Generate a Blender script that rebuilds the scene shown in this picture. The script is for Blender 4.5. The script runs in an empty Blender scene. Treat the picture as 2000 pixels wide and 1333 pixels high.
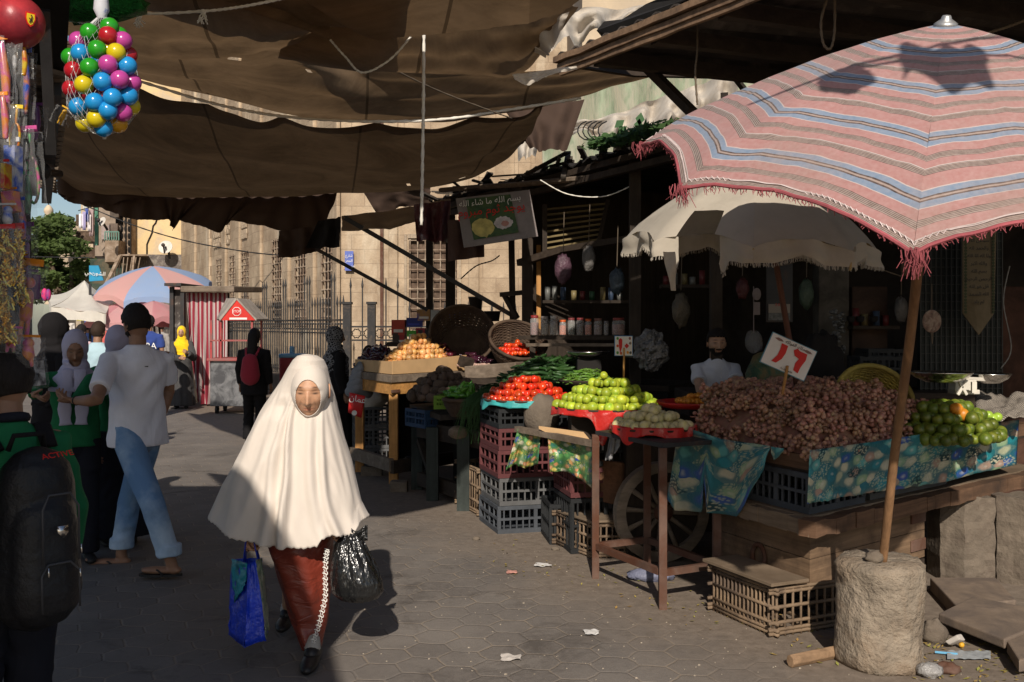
import bpy, bmesh, math, random
from mathutils import Vector, Matrix, Euler, noise
PI = math.pi
random.seed(7)
sc = bpy.context.scene
col = sc.collection
# ------------------------------------------------------------------ camera
F = 1900.0          # focal length in pixels of a 2000 px wide picture
HZ = 632.0          # row of the horizon
CH = 1.65           # eye height
cd = bpy.data.cameras.new('camera'); cam = bpy.data.objects.new('camera', cd); col.objects.link(cam)
cam.location = (0, 0, CH); cam.rotation_euler = (PI/2, 0, 0)
cd.sensor_width = 36.0; cd.lens = 36.0*F/2000.0; cd.shift_y = -(666.5-HZ)/2000.0
cd.clip_start = 0.05; cd.clip_end = 600
sc.camera = cam
# ------------------------------------------------------------------ light
SUN_EL = math.radians(33)
SH = Vector((0.015, 1.0, 0)).normalized()          # way the shadows fall
sund = Vector((SH.x*math.cos(SUN_EL), SH.y*math.cos(SUN_EL), -math.sin(SUN_EL)))
ld = bpy.data.lights.new('sun', 'SUN'); ld.energy = 4.9; ld.angle = math.radians(0.6); ld.color = (1.0, 0.91, 0.80)
lo = bpy.data.objects.new('sun', ld); col.objects.link(lo); lo.rotation_euler = sund.to_track_quat('-Z', 'Y').to_euler(); lo.location = (3, -6, 9)
w = bpy.data.worlds.new('World'); sc.world = w; w.use_nodes = True
nt = w.node_tree; nt.nodes.clear()
wo = nt.nodes.new('ShaderNodeOutputWorld'); bg = nt.nodes.new('ShaderNodeBackground'); sky = nt.nodes.new('ShaderNodeTexSky')
sky.sky_type = 'NISHITA'; sky.sun_disc = False; sky.sun_elevation = SUN_EL
sky.sun_rotation = math.atan2(-SH.x, -SH.y); sky.air_density = 1.0; sky.dust_density = 1.0; sky.altitude = 50
bg.inputs[1].default_value = 0.085
nt.links.new(sky.outputs[0], bg.inputs[0]); nt.links.new(bg.outputs[0], wo.inputs[0])
sc.view_settings.view_transform = 'Standard'; sc.view_settings.look = 'None'; sc.view_settings.exposure = 0.0; sc.view_settings.gamma = 1.0
sc.cycles.max_bounces = 6; sc.cycles.diffuse_bounces = 3; sc.cycles.glossy_bounces = 2; sc.cycles.transparent_max_bounces = 12
sc.cycles.transmission_bounces = 4; sc.cycles.caustics_reflective = False; sc.cycles.caustics_refractive = False

# ------------------------------------------------------------------ helpers
def at(px, py, Y): return Vector(((px-1000)/F*Y, Y, CH-(py-HZ)/F*Y))
def gd(px, py, z=0.0):
    Y = (CH-z)*F/(py-HZ); return Vector(((px-1000)/F*Y, Y, z))
def lerp(a, b, t): return a+(b-a)*t
def poly_at(pts, t):
    n = len(pts)-1; x = min(max(t, 0), 1)*n; i = min(int(x), n-1); return pts[i].lerp(pts[i+1], x-i)
def smooth_at(pts, t):
    n = len(pts)-1; x = min(max(t, 0), 1)*n; i = min(int(x), n-1); f = x-i
    p0 = pts[max(i-1, 0)]; p1 = pts[i]; p2 = pts[i+1]; p3 = pts[min(i+2, n)]
    return 0.5*((2*p1)+(p2-p0)*f+(2*p0-5*p1+4*p2-p3)*f*f+(3*p1-p0-3*p2+p3)*f*f*f)
def nz(x, y=0., z=0.): return noise.noise(Vector((x, y, z)))
WL = {}
class MB:
    def __init__(s): s.v = []; s.f = []; s.c = {}; s.uv = {}
    def add(s, vs, fs, uv=None, cols=None):
        b = len(s.v); s.v += [Vector(p) for p in vs]
        s.f += [tuple(i+b for i in f) for f in fs]
        if uv:
            for i, u in enumerate(uv): s.uv[b+i] = u
        if cols:
            for i, c in enumerate(cols): s.c[b+i] = c
        return s
    def box(s, c, d, R=None, jit=0):
        c = Vector(c); vs = []
        for z in (-.5, .5):
            for x, y in ((-.5, -.5), (.5, -.5), (.5, .5), (-.5, .5)):
                p = Vector((x*d[0], y*d[1], z*d[2]))
                if jit: p += Vector((random.uniform(-jit, jit), random.uniform(-jit, jit), random.uniform(-jit, jit)))
                if R: p = R @ p
                vs.append(c+p)
        return s.add(vs, [(3, 2, 1, 0), (4, 5, 6, 7), (0, 1, 5, 4), (1, 2, 6, 5), (2, 3, 7, 6), (3, 0, 4, 7)])
    def hexa(s, q, t):     # quad q (4 pts) thickened to the quad t
        return s.add(list(q)+list(t), [(3, 2, 1, 0), (4, 5, 6, 7), (0, 1, 5, 4), (1, 2, 6, 5), (2, 3, 7, 6), (3, 0, 4, 7)])
    def beam(s, a, b, wd, h, up=(0, 0, 1)):
        a = Vector(a); b = Vector(b); d = (b-a).normalized(); u = Vector(up)
        if abs(d.dot(u)) > .98: u = Vector((0, 1, 0))
        x = d.cross(u).normalized(); y = x.cross(d).normalized()
        q = [x*(wd/2)*i+y*(h/2)*j for i, j in ((-1, -1), (1, -1), (1, 1), (-1, 1))]
        return s.add([a+p for p in q]+[b+p for p in q], [(3, 2, 1, 0), (4, 5, 6, 7), (0, 1, 5, 4), (1, 2, 6, 5), (2, 3, 7, 6), (3, 0, 4, 7)])
    def tube(s, pts, r, n=8, cap=True, flat=1.0, ref=None):
        pts = [Vector(p) for p in pts]; m = len(pts); rs = r if isinstance(r, (list, tuple)) else [r]*m
        vs = []; u = None
        for i, p in enumerate(pts):
            d = (pts[min(i+1, m-1)]-pts[max(i-1, 0)])
            d = d.normalized() if d.length > 1e-9 else Vector((0, 0, 1))
            if u is None:
                rf = Vector(ref) if ref else (Vector((0, 0, 1)) if abs(d.z) < .9 else Vector((1, 0, 0)))
                u = (rf-d*rf.dot(d)).normalized()
            else:
                u = (u-d*u.dot(d)); u = u.normalized() if u.length > 1e-6 else d.orthogonal().normalized()
            v = d.cross(u)
            for k in range(n):
                a = 2*PI*k/n; vs.append(p+u*math.cos(a)*rs[i]+v*math.sin(a)*rs[i]*flat)
        fs = [(i*n+k, i*n+(k+1) % n, (i+1)*n+(k+1) % n, (i+1)*n+k) for i in range(m-1) for k in range(n)]
        if cap: fs += [tuple(range(n-1, -1, -1)), tuple((m-1)*n+k for k in range(n))]
        return s.add(vs, fs)
    def limb(s, pts, rs, n=14, flat=1.0, ref=None):       # closed tube with round ends
        P = [Vector(p) for p in pts]; d0 = (P[0]-P[1]).normalized(); d1 = (P[-1]-P[-2]).normalized()
        Q = []; R = []
        for a in (.15, .55, .87): Q.append(P[0]+d0*rs[0]*math.sqrt(1-a*a)); R.append(rs[0]*a)
        Q += P; R += list(rs)
        for a in (.87, .55, .15): Q.append(P[-1]+d1*rs[-1]*math.sqrt(1-a*a)); R.append(rs[-1]*a)
        return s.tube(Q, R, n, True, flat, ref)
    def stack(s, sec, n=24, fn=None, cap=True):           # horizontal rings (x, y, z, rx, ry)
        vs = []
        for (x, y, z, rx, ry) in sec:
            for k in range(n):
                a = 2*PI*k/n; g = fn(a, z) if fn else 1.0
                vs.append((x+math.cos(a)*rx*g, y+math.sin(a)*ry*g, z))
        m = len(sec)
        fs = [(i*n+k, i*n+(k+1) % n, (i+1)*n+(k+1) % n, (i+1)*n+k) for i in range(m-1) for k in range(n)]
        if cap: fs += [tuple(range(n-1, -1, -1)), tuple((m-1)*n+k for k in range(n))]
        return s.add(vs, fs)
    def ball(s, c, r, nu=12, nv=8, M=None, fn=None):
        r = r if isinstance(r, (tuple, list)) else (r, r, r); c = Vector(c); vs = []
        def pt(x, y, z):
            g = fn(Vector((x, y, z))) if fn else 1.0
            p = Vector((x*r[0]*g, y*r[1]*g, z*r[2]*g)); return c+(M @ p if M else p)
        vs.append(pt(0, 0, -1))
        for j in range(1, nv):
            t = PI*j/nv-PI/2
            for k in range(nu):
                a = 2*PI*k/nu; vs.append(pt(math.cos(a)*math.cos(t), math.sin(a)*math.cos(t), math.sin(t)))
        vs.append(pt(0, 0, 1)); L = len(vs)-1
        fs = [(0, 1+(k+1) % nu, 1+k) for k in range(nu)]
        fs += [(1+j*nu+k, 1+j*nu+(k+1) % nu, 1+(j+1)*nu+(k+1) % nu, 1+(j+1)*nu+k) for j in range(nv-2) for k in range(nu)]
        fs += [(1+(nv-2)*nu+k, 1+(nv-2)*nu+(k+1) % nu, L) for k in range(nu)]
        return s.add(vs, fs)
    def grid(s, fn, nu, nv, skip=None, wrap=False):
        vs = []; uv = []
        for j in range(nv+1):
            for i in range(nu+(0 if wrap else 1)):
                vs.append(fn(i/nu, j/nv)); uv.append((i/nu, j/nv))
        W = nu if wrap else nu+1; fs = []
        for j in range(nv):
            for i in range(nu):
                if skip and skip((i+.5)/nu, (j+.5)/nv): continue
                fs.append((j*W+i, j*W+(i+1) % W, (j+1)*W+(i+1) % W, (j+1)*W+i))
        return s.add(vs, fs, uv)
    def lathe(s, prof, c, n=24, M=None):
        c = Vector(c); vs = []
        for r, z in prof:
            for k in range(n):
                p = Vector((r*math.cos(2*PI*k/n), r*math.sin(2*PI*k/n), z)); vs.append(c+(M @ p if M else p))
        m = len(prof)
        return s.add(vs, [(i*n+k, i*n+(k+1) % n, (i+1)*n+(k+1) % n, (i+1)*n+k) for i in range(m-1) for k in range(n)])
    def plate(s, pts, th):                                # flat polygon with thickness vector
        pts = [Vector(p) for p in pts]; th = Vector(th); n = len(pts)
        return s.add(pts+[p+th for p in pts], [tuple(range(n-1, -1, -1)), tuple(range(n, 2*n))]+[(k, (k+1) % n, n+(k+1) % n, n+k) for k in range(n)])
    def mesh(s, name, mt, smooth=False, off=Vector((0, 0, 0)), world_uv=False):
        me = bpy.data.meshes.new(name); me.from_pydata([tuple(p-off) for p in s.v], [], s.f)
        if s.uv:
            ul = me.uv_layers.new(name='UVMap')
            for l in me.loops: ul.data[l.index].uv = s.uv.get(l.vertex_index, (0, 0))
        if s.c:
            ca = me.color_attributes.new(name='Col', type='FLOAT_COLOR', domain='POINT')
            for i in range(len(s.v)):
                c = s.c.get(i, (1, 1, 1)); ca.data[i].color = (c[0], c[1], c[2], 1)
        bm = bmesh.new(); bm.from_mesh(me); bmesh.ops.recalc_face_normals(bm, faces=bm.faces); bm.to_mesh(me); bm.free()
        if smooth: me.polygons.foreach_set('use_smooth', [True]*len(me.polygons))
        if mt: me.materials.append(mt)
        me.update(); return me
    def build(s, name, mt, parent=None, smooth=False, bevel=0, solid=0, sub=0, off=None, auto=False):
        if off is None: off = WL.get(parent.name, Vector((0, 0, 0))) if parent else None
        if off is None:
            lo_ = Vector((min(p.x for p in s.v), min(p.y for p in s.v), min(p.z for p in s.v))); hi = Vector((max(p.x for p in s.v), max(p.y for p in s.v), max(p.z for p in s.v)))
            off = Vector(((lo_.x+hi.x)/2, (lo_.y+hi.y)/2, lo_.z))
        o = bpy.data.objects.new(name, s.mesh(name, mt, smooth, off)); col.objects.link(o)
        if parent: o.parent = parent; WL[o.name] = off.copy()
        else: o.location = off; WL[o.name] = off.copy()
        if solid: m = o.modifiers.new('solid', 'SOLIDIFY'); m.thickness = solid; m.offset = 0
        if bevel: m = o.modifiers.new('bevel', 'BEVEL'); m.width = bevel; m.segments = 2; m.limit_method = 'ANGLE'
        if sub: m = o.modifiers.new('sub', 'SUBSURF'); m.levels = sub; m.render_levels = sub
        return o
def tag(o, label, cat, group=None, kind=None):
    if label: o['label'] = label
    if cat: o['category'] = cat
    if group: o['group'] = group
    if kind: o['kind'] = kind
    return o
def thing(name, label, cat, loc=(0, 0, 0), group=None):
    o = bpy.data.objects.new(name, None); col.objects.link(o); o.location = loc; WL[o.name] = Vector(loc); o.empty_display_size = .1
    return tag(o, label, cat, group)
def struct(o): o['kind'] = 'structure'; return o
def dup(root, loc=None, rot=None, scale=None, label=None, group=None):
    def cp(o, par):
        c = o.copy(); col.objects.link(c)
        if par: c.parent = par
        WL[c.name] = WL.get(o.name, Vector((0, 0, 0)))
        for k in list(o.children): cp(k, c)
        return c
    r = cp(root, None)
    if loc is not None: r.location = loc
    if rot is not None: r.rotation_euler = rot
    if scale is not None: r.scale = (scale,)*3 if isinstance(scale, (int, float)) else scale
    if label: r['label'] = label
    if group: r['group'] = group
    return r

# ------------------------------------------------------------------ materials
class NT:
    def __init__(s, name):
        s.m = bpy.data.materials.new(name); s.m.use_nodes = True; s.t = s.m.node_tree; s.t.nodes.clear()
        s.out = s.n('ShaderNodeOutputMaterial'); s.b = s.n('ShaderNodeBsdfPrincipled'); s.l(s.b.outputs[0], s.out.inputs[0])
        s.tc = s.n('ShaderNodeTexCoord')
    def n(s, t, **k):
        x = s.t.nodes.new(t)
        for a, v in k.items(): setattr(x, a, v)
        return x
    def l(s, a, b): s.t.links.new(a, b)
    def val(s, sock, v):
        if hasattr(v, 'default_value') or isinstance(v, bpy.types.NodeSocket): s.l(v, sock)
        else: sock.default_value = v
    def math(s, op, a, b=0.0, c=None, clamp=False):
        x = s.n('ShaderNodeMath', operation=op); x.use_clamp = clamp; s.val(x.inputs[0], a); s.val(x.inputs[1], b)
        if c is not None: s.val(x.inputs[2], c)
        return x.outputs[0]
    def mix(s, f, a, b, mode='MIX'):
        x = s.n('ShaderNodeMix', data_type='RGBA', blend_type=mode); s.val(x.inputs[0], f); s.val(x.inputs[6], c4(a) if isinstance(a, tuple) else a); s.val(x.inputs[7], c4(b) if isinstance(b, tuple) else b)
        return x.outputs[2]
    def noise(s, scale, detail=4, rough=.55, vec=None, dist=0):
        x = s.n('ShaderNodeTexNoise'); x.inputs['Scale'].default_value = scale; x.inputs['Detail'].default_value = detail; x.inputs['Roughness'].default_value = rough; x.inputs['Distortion'].default_value = dist
        s.l(vec if vec else s.tc.outputs['Object'], x.inputs['Vector']); return x.outputs['Fac']
    def map(s, scale=(1, 1, 1), rot=(0, 0, 0), loc=(0, 0, 0), src='Object'):
        x = s.n('ShaderNodeMapping'); x.inputs['Scale'].default_value = scale; x.inputs['Rotation'].default_value = rot; x.inputs['Location'].default_value = loc
        s.l(s.tc.outputs[src], x.inputs[0]); return x.outputs[0]
    def ramp(s, f, stops, interp='LINEAR'):
        x = s.n('ShaderNodeValToRGB'); x.color_ramp.interpolation = interp; e = x.color_ramp.elements
        while len(e) < len(stops): e.new(.5)
        for el, (p, c) in zip(e, stops): el.position = p; el.color = c4(c) if isinstance(c, tuple) else (c, c, c, 1)
        s.l(f, x.inputs[0]); return x.outputs[0]
    def rng(s, f, a, b, c=0, d=1):
        x = s.n('ShaderNodeMapRange'); s.l(f, x.inputs[0])
        for i, v in enumerate((a, b, c, d)): x.inputs[i+1].default_value = v
        return x.outputs[0]
    def bump(s, h, strength, dist=.01, prev=None):
        x = s.n('ShaderNodeBump'); x.inputs['Strength'].default_value = strength; x.inputs['Distance'].default_value = dist; s.l(h, x.inputs['Height'])
        if prev is not None: s.l(prev, x.inputs['Normal'])
        return x.outputs[0]
    def base(s, c): s.val(s.b.inputs['Base Color'], c4(c) if isinstance(c, tuple) else c)
    def set(s, rough=None, metal=None, spec=None, normal=None):
        if rough is not None: s.val(s.b.inputs['Roughness'], rough)
        if metal is not None: s.b.inputs['Metallic'].default_value = metal
        if spec is not None: s.b.inputs['Specular IOR Level'].default_value = spec
        if normal is not None: s.l(normal, s.b.inputs['Normal'])
    def transl(s, f, c):
        t = s.n('ShaderNodeBsdfTranslucent'); s.val(t.inputs[0], c4(c) if isinstance(c, tuple) else c); m = s.n('ShaderNodeMixShader'); m.inputs[0].default_value = f
        s.l(s.b.outputs[0], m.inputs[1]); s.l(t.outputs[0], m.inputs[2]); s.l(m.outputs[0], s.out.inputs[0])
def c4(c): return (c[0], c[1], c[2], 1.0)
def mul(c, k): return tuple(min(1., x*k) for x in c)
def mat(name, c, rough=.8, var=.2, vs=5., bump=.25, bs=60., bd=.004, metal=0, spec=.3, c2=None, c2s=3., c2t=.5, c2w=.08, tr=0, trc=None, rnd=0, stretch=(1, 1, 1), coat=0):
    s = NT(name); v = s.map(scale=stretch) if stretch != (1, 1, 1) else None
    n1 = s.noise(vs, 5, .6, v); cc = s.mix(s.rng(n1, .3, .7), mul(c, 1-var), mul(c, 1+var))
    if c2:
        n2 = s.noise(c2s, 6, .65, v, .6); cc = s.mix(s.rng(n2, c2t-c2w, c2t+c2w), cc, c2)
    if rnd:
        oi = s.n('ShaderNodeObjectInfo'); h = s.n('ShaderNodeHueSaturation'); s.l(cc, h.inputs['Color'])
        s.l(s.rng(oi.outputs['Random'], 0, 1, 1-rnd, 1+rnd), h.inputs['Value'])
        wn = s.n('ShaderNodeTexWhiteNoise', noise_dimensions='1D'); s.l(oi.outputs['Random'], wn.inputs['W']); s.l(s.rng(wn.outputs['Value'], 0, 1, .5-rnd*.03, .5+rnd*.03), h.inputs['Hue'])
        cc = h.outputs[0]
    s.base(cc); s.set(rough, metal, spec)
    if bump: s.set(normal=s.bump(s.noise(bs, 4, .6, v), bump, bd))
    if coat: s.b.inputs['Coat Weight'].default_value = coat; s.b.inputs['Coat Roughness'].default_value = .15
    if tr: s.transl(tr, trc or c)
    return s.m
def cloth(name, c, rough=.9, var=.12, tr=0, trc=None, weave=700, wrinkle=.5, ws=9., stretch=(1, 1, .35), spec=.15, c2=None, c2t=.6):
    s = NT(name); n1 = s.noise(2.5, 5, .6); cc = s.mix(s.rng(n1, .3, .7), mul(c, 1-var), mul(c, 1+var))
    if c2: cc = s.mix(s.rng(s.noise(1.7, 6, .7), c2t-.1, c2t+.12), cc, c2)
    s.base(cc); s.set(rough, 0, spec); s.b.inputs['Sheen Weight'].default_value = .12 if max(c) > .2 else .0
    b = s.bump(s.noise(ws, 3, .5, s.map(scale=stretch), .8), wrinkle, .02)
    s.set(normal=s.bump(s.noise(weave, 2, .5), .25, .001, b))
    if tr: s.transl(tr, trc or c)
    return s.m
def wood(name, c, c2=None, rough=.8, axis='X', rnd=0, scale=1):
    s = NT(name); st = {'X': (1.5, 22, 22), 'Y': (22, 1.5, 22), 'Z': (22, 22, 1.5), 'H': (1.6, 1.6, 34)}[axis]; v = s.map(scale=tuple(x*scale for x in st))
    g = s.noise(1.0, 6, .65, v, .5); cc = s.mix(s.rng(g, .3, .7), mul(c, .6), mul(c, 1.25))
    n = s.noise(2.3, 5, .7); cc = s.mix(s.rng(n, .45, .7), cc, c2 or mul(c, .45))
    s.base(cc); s.set(rough, 0, .25, s.bump(g, .5, .006)); return s.m
def img_pts(cs, Y, rad=None): return [at(x, y, Y) for x, y in cs]
M = {}
# ------------------------------------------------------------------ base materials
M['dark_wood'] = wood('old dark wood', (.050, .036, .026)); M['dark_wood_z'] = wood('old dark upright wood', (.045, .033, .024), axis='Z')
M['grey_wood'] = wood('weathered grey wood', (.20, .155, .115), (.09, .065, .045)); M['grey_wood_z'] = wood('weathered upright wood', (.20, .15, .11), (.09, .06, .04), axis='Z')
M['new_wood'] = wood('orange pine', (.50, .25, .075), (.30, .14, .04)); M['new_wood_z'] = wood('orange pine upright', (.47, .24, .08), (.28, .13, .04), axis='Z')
M['pole_wood'] = wood('brown pole wood', (.23, .125, .06), (.10, .05, .025), axis='Z')
M['dark_metal'] = mat('dark painted metal', (.030, .028, .028), .55, .3, c2=(.09, .04, .02), c2t=.62)
M['rust'] = mat('rusty steel', (.115, .068, .05), .75, .35, c2=(.09, .035, .018), c2t=.5)
M['steel'] = mat('scratched steel', (.62, .60, .57), .22, .1, metal=1, bump=.1, bs=20)
M['brass_white'] = mat('worn white enamel', (.60, .56, .48), .5, .15, c2=(.25, .17, .1), c2t=.62)
M['concrete'] = mat('rough concrete', (.25, .205, .155), .95, .3, vs=9, bump=1.0, bs=38, bd=.02, c2=(.22, .165, .115), c2t=.52)
M['limestone'] = mat('dusty limestone', (.155, .125, .095), .95, .22, vs=6, bump=.8, bs=30, bd=.012, c2=(.11, .085, .065), c2t=.52)
M['slab'] = mat('dusty paving slab', (.20, .15, .11), .95, .2, vs=7, bump=.5, bs=70, bd=.004, c2=(.13, .10, .08), c2t=.5)
M['canvas'] = cloth('brown canvas', (.20, .135, .08), tr=.30, trc=(.21, .120, .055), wrinkle=.5, ws=1.1, stretch=(.4, 2.5, 1), c2=(.11, .07, .04), c2t=.52)
M['canvas_shaded'] = cloth('shaded brown canvas', (.12, .078, .045), tr=.15, trc=(.2, .12, .05), wrinkle=.5, ws=1.1, stretch=(.4, 2.5, 1), c2=(.08, .05, .03), c2t=.5)  # same cloth as the brown canvas, with the weaker sunlight put into its colour
def _canvas(mm, q):
    _t = mm.node_tree; _b = _t.nodes['Principled BSDF']; _tl = _t.nodes['Translucent BSDF']      # seams, patches and stains of old canvas, in its colour and in how much light it lets through
    s = NT.__new__(NT); s.m = mm; s.t = _t; s.b = _b; s.tc = [n for n in _t.nodes if n.type == 'TEX_COORD'][0]
    sx = s.n('ShaderNodeSeparateXYZ'); s.l(s.tc.outputs['Object'], sx.inputs[0]); f = s.math('FRACT', s.math('MULTIPLY', s.math('ADD', sx.outputs[0], s.math('MULTIPLY', sx.outputs[1], .18)), .78)); seam = s.math('LESS_THAN', f, .016)
    vo = s.n('ShaderNodeTexVoronoi'); vo.distance = 'CHEBYCHEV'; vo.inputs['Scale'].default_value = 1.1; s.l(s.tc.outputs['Object'], vo.inputs[0]); sp = s.n('ShaderNodeSeparateColor'); s.l(vo.outputs['Color'], sp.inputs[0]); pa = s.math('MULTIPLY', s.math('LESS_THAN', vo.outputs['Distance'], .22), s.math('GREATER_THAN', sp.outputs[0], .72))
    st = s.rng(s.noise(.9, 8, .75, None, 1.2), .42, .60); src = _b.inputs['Base Color'].links[0].from_socket
    def app(c, k): c = s.mix(s.math('MULTIPLY', st, .55), c, mul(k, .35)); c = s.mix(s.math('MULTIPLY', seam, .75), c, mul(k, .25)); return s.mix(s.math('MULTIPLY', pa, .5), c, mul(k, .55))
    s.l(app(src, mul((.19, .125, .07), q)), _b.inputs['Base Color']); s.l(app(mul((.30, .19, .10), q), mul((.26, .16, .08), q)), _tl.inputs[0])
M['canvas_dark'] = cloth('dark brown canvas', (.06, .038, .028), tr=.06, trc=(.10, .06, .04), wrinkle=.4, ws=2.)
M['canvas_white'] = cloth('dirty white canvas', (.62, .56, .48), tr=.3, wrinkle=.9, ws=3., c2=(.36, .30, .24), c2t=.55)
_canvas(M['canvas'], 1); _canvas(M['canvas_shaded'], .6); M['rope_w'] = mat('white rope', (.72, .68, .60), .8, .15, bump=.8, bs=300); M['rope_b'] = mat('grimy rope', (.13, .10, .07), .9, .2)
M['cable'] = mat('black cable', (.02, .02, .02), .6, .1, bump=0)
M['black'] = mat('sooty black', (.014, .012, .011), .9, .3, bump=.2)

# ------------------------------------------------------------------ ground: hexagonal pavers under dust
def hex_ground():
    s = NT('hexagon pavers'); v = s.map(rot=(0, 0, math.radians(6)), scale=(1/.215,)*3)
    def vm(op, a, b=None, out=0):
        x = s.n('ShaderNodeVectorMath', operation=op); s.val(x.inputs[0], a)
        if b is not None: s.val(x.inputs[1], b)
        return x.outputs[out]
    wob = s.n('ShaderNodeTexNoise'); wob.inputs['Scale'].default_value = 9; s.l(s.tc.outputs['Object'], wob.inputs[0])
    v = vm('ADD', v, vm('MULTIPLY', vm('SUBTRACT', wob.outputs['Color'], (.5, .5, .5)), (.16, .16, 0)))
    v = vm('MULTIPLY', v, (1, 1, 0)); R = (1.7320508, 1., 1.); H = (.8660254, .5, 0)
    def modc(x): return vm('SUBTRACT', vm('MULTIPLY', vm('FRACTION', vm('DIVIDE', x, R)), R), H)
    a = modc(v); b = modc(vm('SUBTRACT', v, H)); a = vm('MULTIPLY', a, (1, 1, 0)); b = vm('MULTIPLY', b, (1, 1, 0))
    la = vm('LENGTH', a, out=1); lb = vm('LENGTH', b, out=1); m = s.n('ShaderNodeMix', data_type='VECTOR'); s.l(s.math('LESS_THAN', lb, la), m.inputs[0]); s.l(a, m.inputs[4]); s.l(b, m.inputs[5])
    g = vm('ABSOLUTE', m.outputs[1]); d = s.math('MAXIMUM', vm('DOT_PRODUCT', g, (.8660254, .5, 0), 1), vm('DOT_PRODUCT', g, (0, 1, 0), 1))
    ids = vm('SUBTRACT', v, m.outputs[1]); wn = s.n('ShaderNodeTexWhiteNoise', noise_dimensions='3D'); s.l(vm('SNAP', ids, (.05, .05, 1)), wn.inputs[0])
    n1 = s.noise(1.3, 6, .65); n2 = s.noise(26, 5, .65); n3 = s.noise(.45, 4, .6)
    slab = s.mix(s.rng(n1, .35, .65), (.135, .119, .106), (.215, .19, .167)); slab = s.mix(s.math('MULTIPLY', wn.outputs[0], .5), slab, (.12, .105, .095))
    slab = s.mix(s.rng(n2, .35, .75, 0, .5), slab, (.21, .185, .16))
    jn = s.math('MULTIPLY', s.rng(d, .468, .492), s.rng(s.noise(3.2, 5, .7), .40, .58)); c = s.mix(s.math('MULTIPLY', jn, .85), slab, (.27, .215, .16))
    c = s.mix(s.math('MULTIPLY', s.rng(s.noise(90, 3, .6), .62, .72), .5), c, (.06, .05, .045))
    sx = s.n('ShaderNodeSeparateXYZ'); s.l(s.tc.outputs['Object'], sx.inputs[0])
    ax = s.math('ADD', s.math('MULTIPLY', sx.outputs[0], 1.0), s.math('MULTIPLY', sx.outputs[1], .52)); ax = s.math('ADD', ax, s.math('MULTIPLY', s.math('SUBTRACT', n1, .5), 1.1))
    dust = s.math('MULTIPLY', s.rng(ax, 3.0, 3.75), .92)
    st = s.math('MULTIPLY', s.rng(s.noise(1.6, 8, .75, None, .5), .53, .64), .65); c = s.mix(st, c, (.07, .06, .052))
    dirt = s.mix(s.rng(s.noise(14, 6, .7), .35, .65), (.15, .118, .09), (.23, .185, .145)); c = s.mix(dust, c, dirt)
    s.base(c); s.set(s.rng(n2, .3, .7, .72, .95), 0, .25)
    h = s.math('ADD', s.math('MULTIPLY', s.math('MULTIPLY', s.rng(d, .455, .49), -1.0), s.math('SUBTRACT', 1.0, dust)), s.math('MULTIPLY', n2, .5))
    b = s.bump(h, .5, .006); s.set(normal=s.bump(s.noise(160, 3, .6), .45, .003, b)); return s.m
o = MB().grid(lambda u, v: (lerp(-70, 70, u), lerp(-12, 150, v), 0), 30, 30).build('ground', hex_ground(), off=Vector((0, 0, 0))); struct(o)
# ------------------------------------------------------------------ stone mosque facade
def stone_mat(name, ca, cb, cm, bw=.62, bh=.34, stain=(.12, .09, .065)):
    s = NT(name); br = s.n('ShaderNodeTexBrick'); br.inputs['Scale'].default_value = 1; br.inputs['Brick Width'].default_value = bw; br.inputs['Row Height'].default_value = bh
    br.inputs['Mortar Size'].default_value = .007; br.inputs['Mortar Smooth'].default_value = .4; br.offset = .5
    sx = s.n('ShaderNodeSeparateXYZ'); s.l(s.tc.outputs['Object'], sx.inputs[0]); cx = s.n('ShaderNodeCombineXYZ')
    s.l(s.math('ADD', sx.outputs[0], s.math('MULTIPLY', sx.outputs[1], -1.0)), cx.inputs[0]); s.l(sx.outputs[2], cx.inputs[1]); s.l(cx.outputs[0], br.inputs['Vector'])
    br.inputs['Color1'].default_value = c4(ca); br.inputs['Color2'].default_value = c4(cb); br.inputs['Mortar'].default_value = c4(cm)
    n = s.noise(1.1, 8, .7); c = s.mix(s.rng(n, .40, .62, 0, .75), br.outputs[0], stain)
    c = s.mix(s.rng(s.noise(.7, 6, .6, s.map(loc=(7, 3, 2), scale=(1, 1, .35))), .56, .66, 0, .8), c, (.62, .53, .40))
    c = s.mix(s.rng(s.noise(9, 5, .7), .4, .7, 0, .35), c, mul(ca, .5)); s.base(c); s.set(.95, 0, .15)
    b = s.bump(br.outputs['Fac'], -.6, .012); s.set(normal=s.bump(s.noise(22, 6, .7), .7, .02, b)); return s.m
M['stone'] = stone_mat('facade stone', (.55, .43, .30), (.42, .32, .22), (.20, .15, .11), stain=(.25, .18, .12))
M['stone2'] = stone_mat('far stone', (.46, .37, .26), (.38, .30, .22), (.2, .15, .1), .5, .3, stain=(.26, .2, .15))
M['grille'] = mat('weathered grille', (.33, .26, .19), .8, .3, c2=(.19, .13, .09), c2t=.5)
M['recess'] = mat('dark window wood', (.13, .088, .062), .9, .3, c2=(.07, .045, .03))
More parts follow.
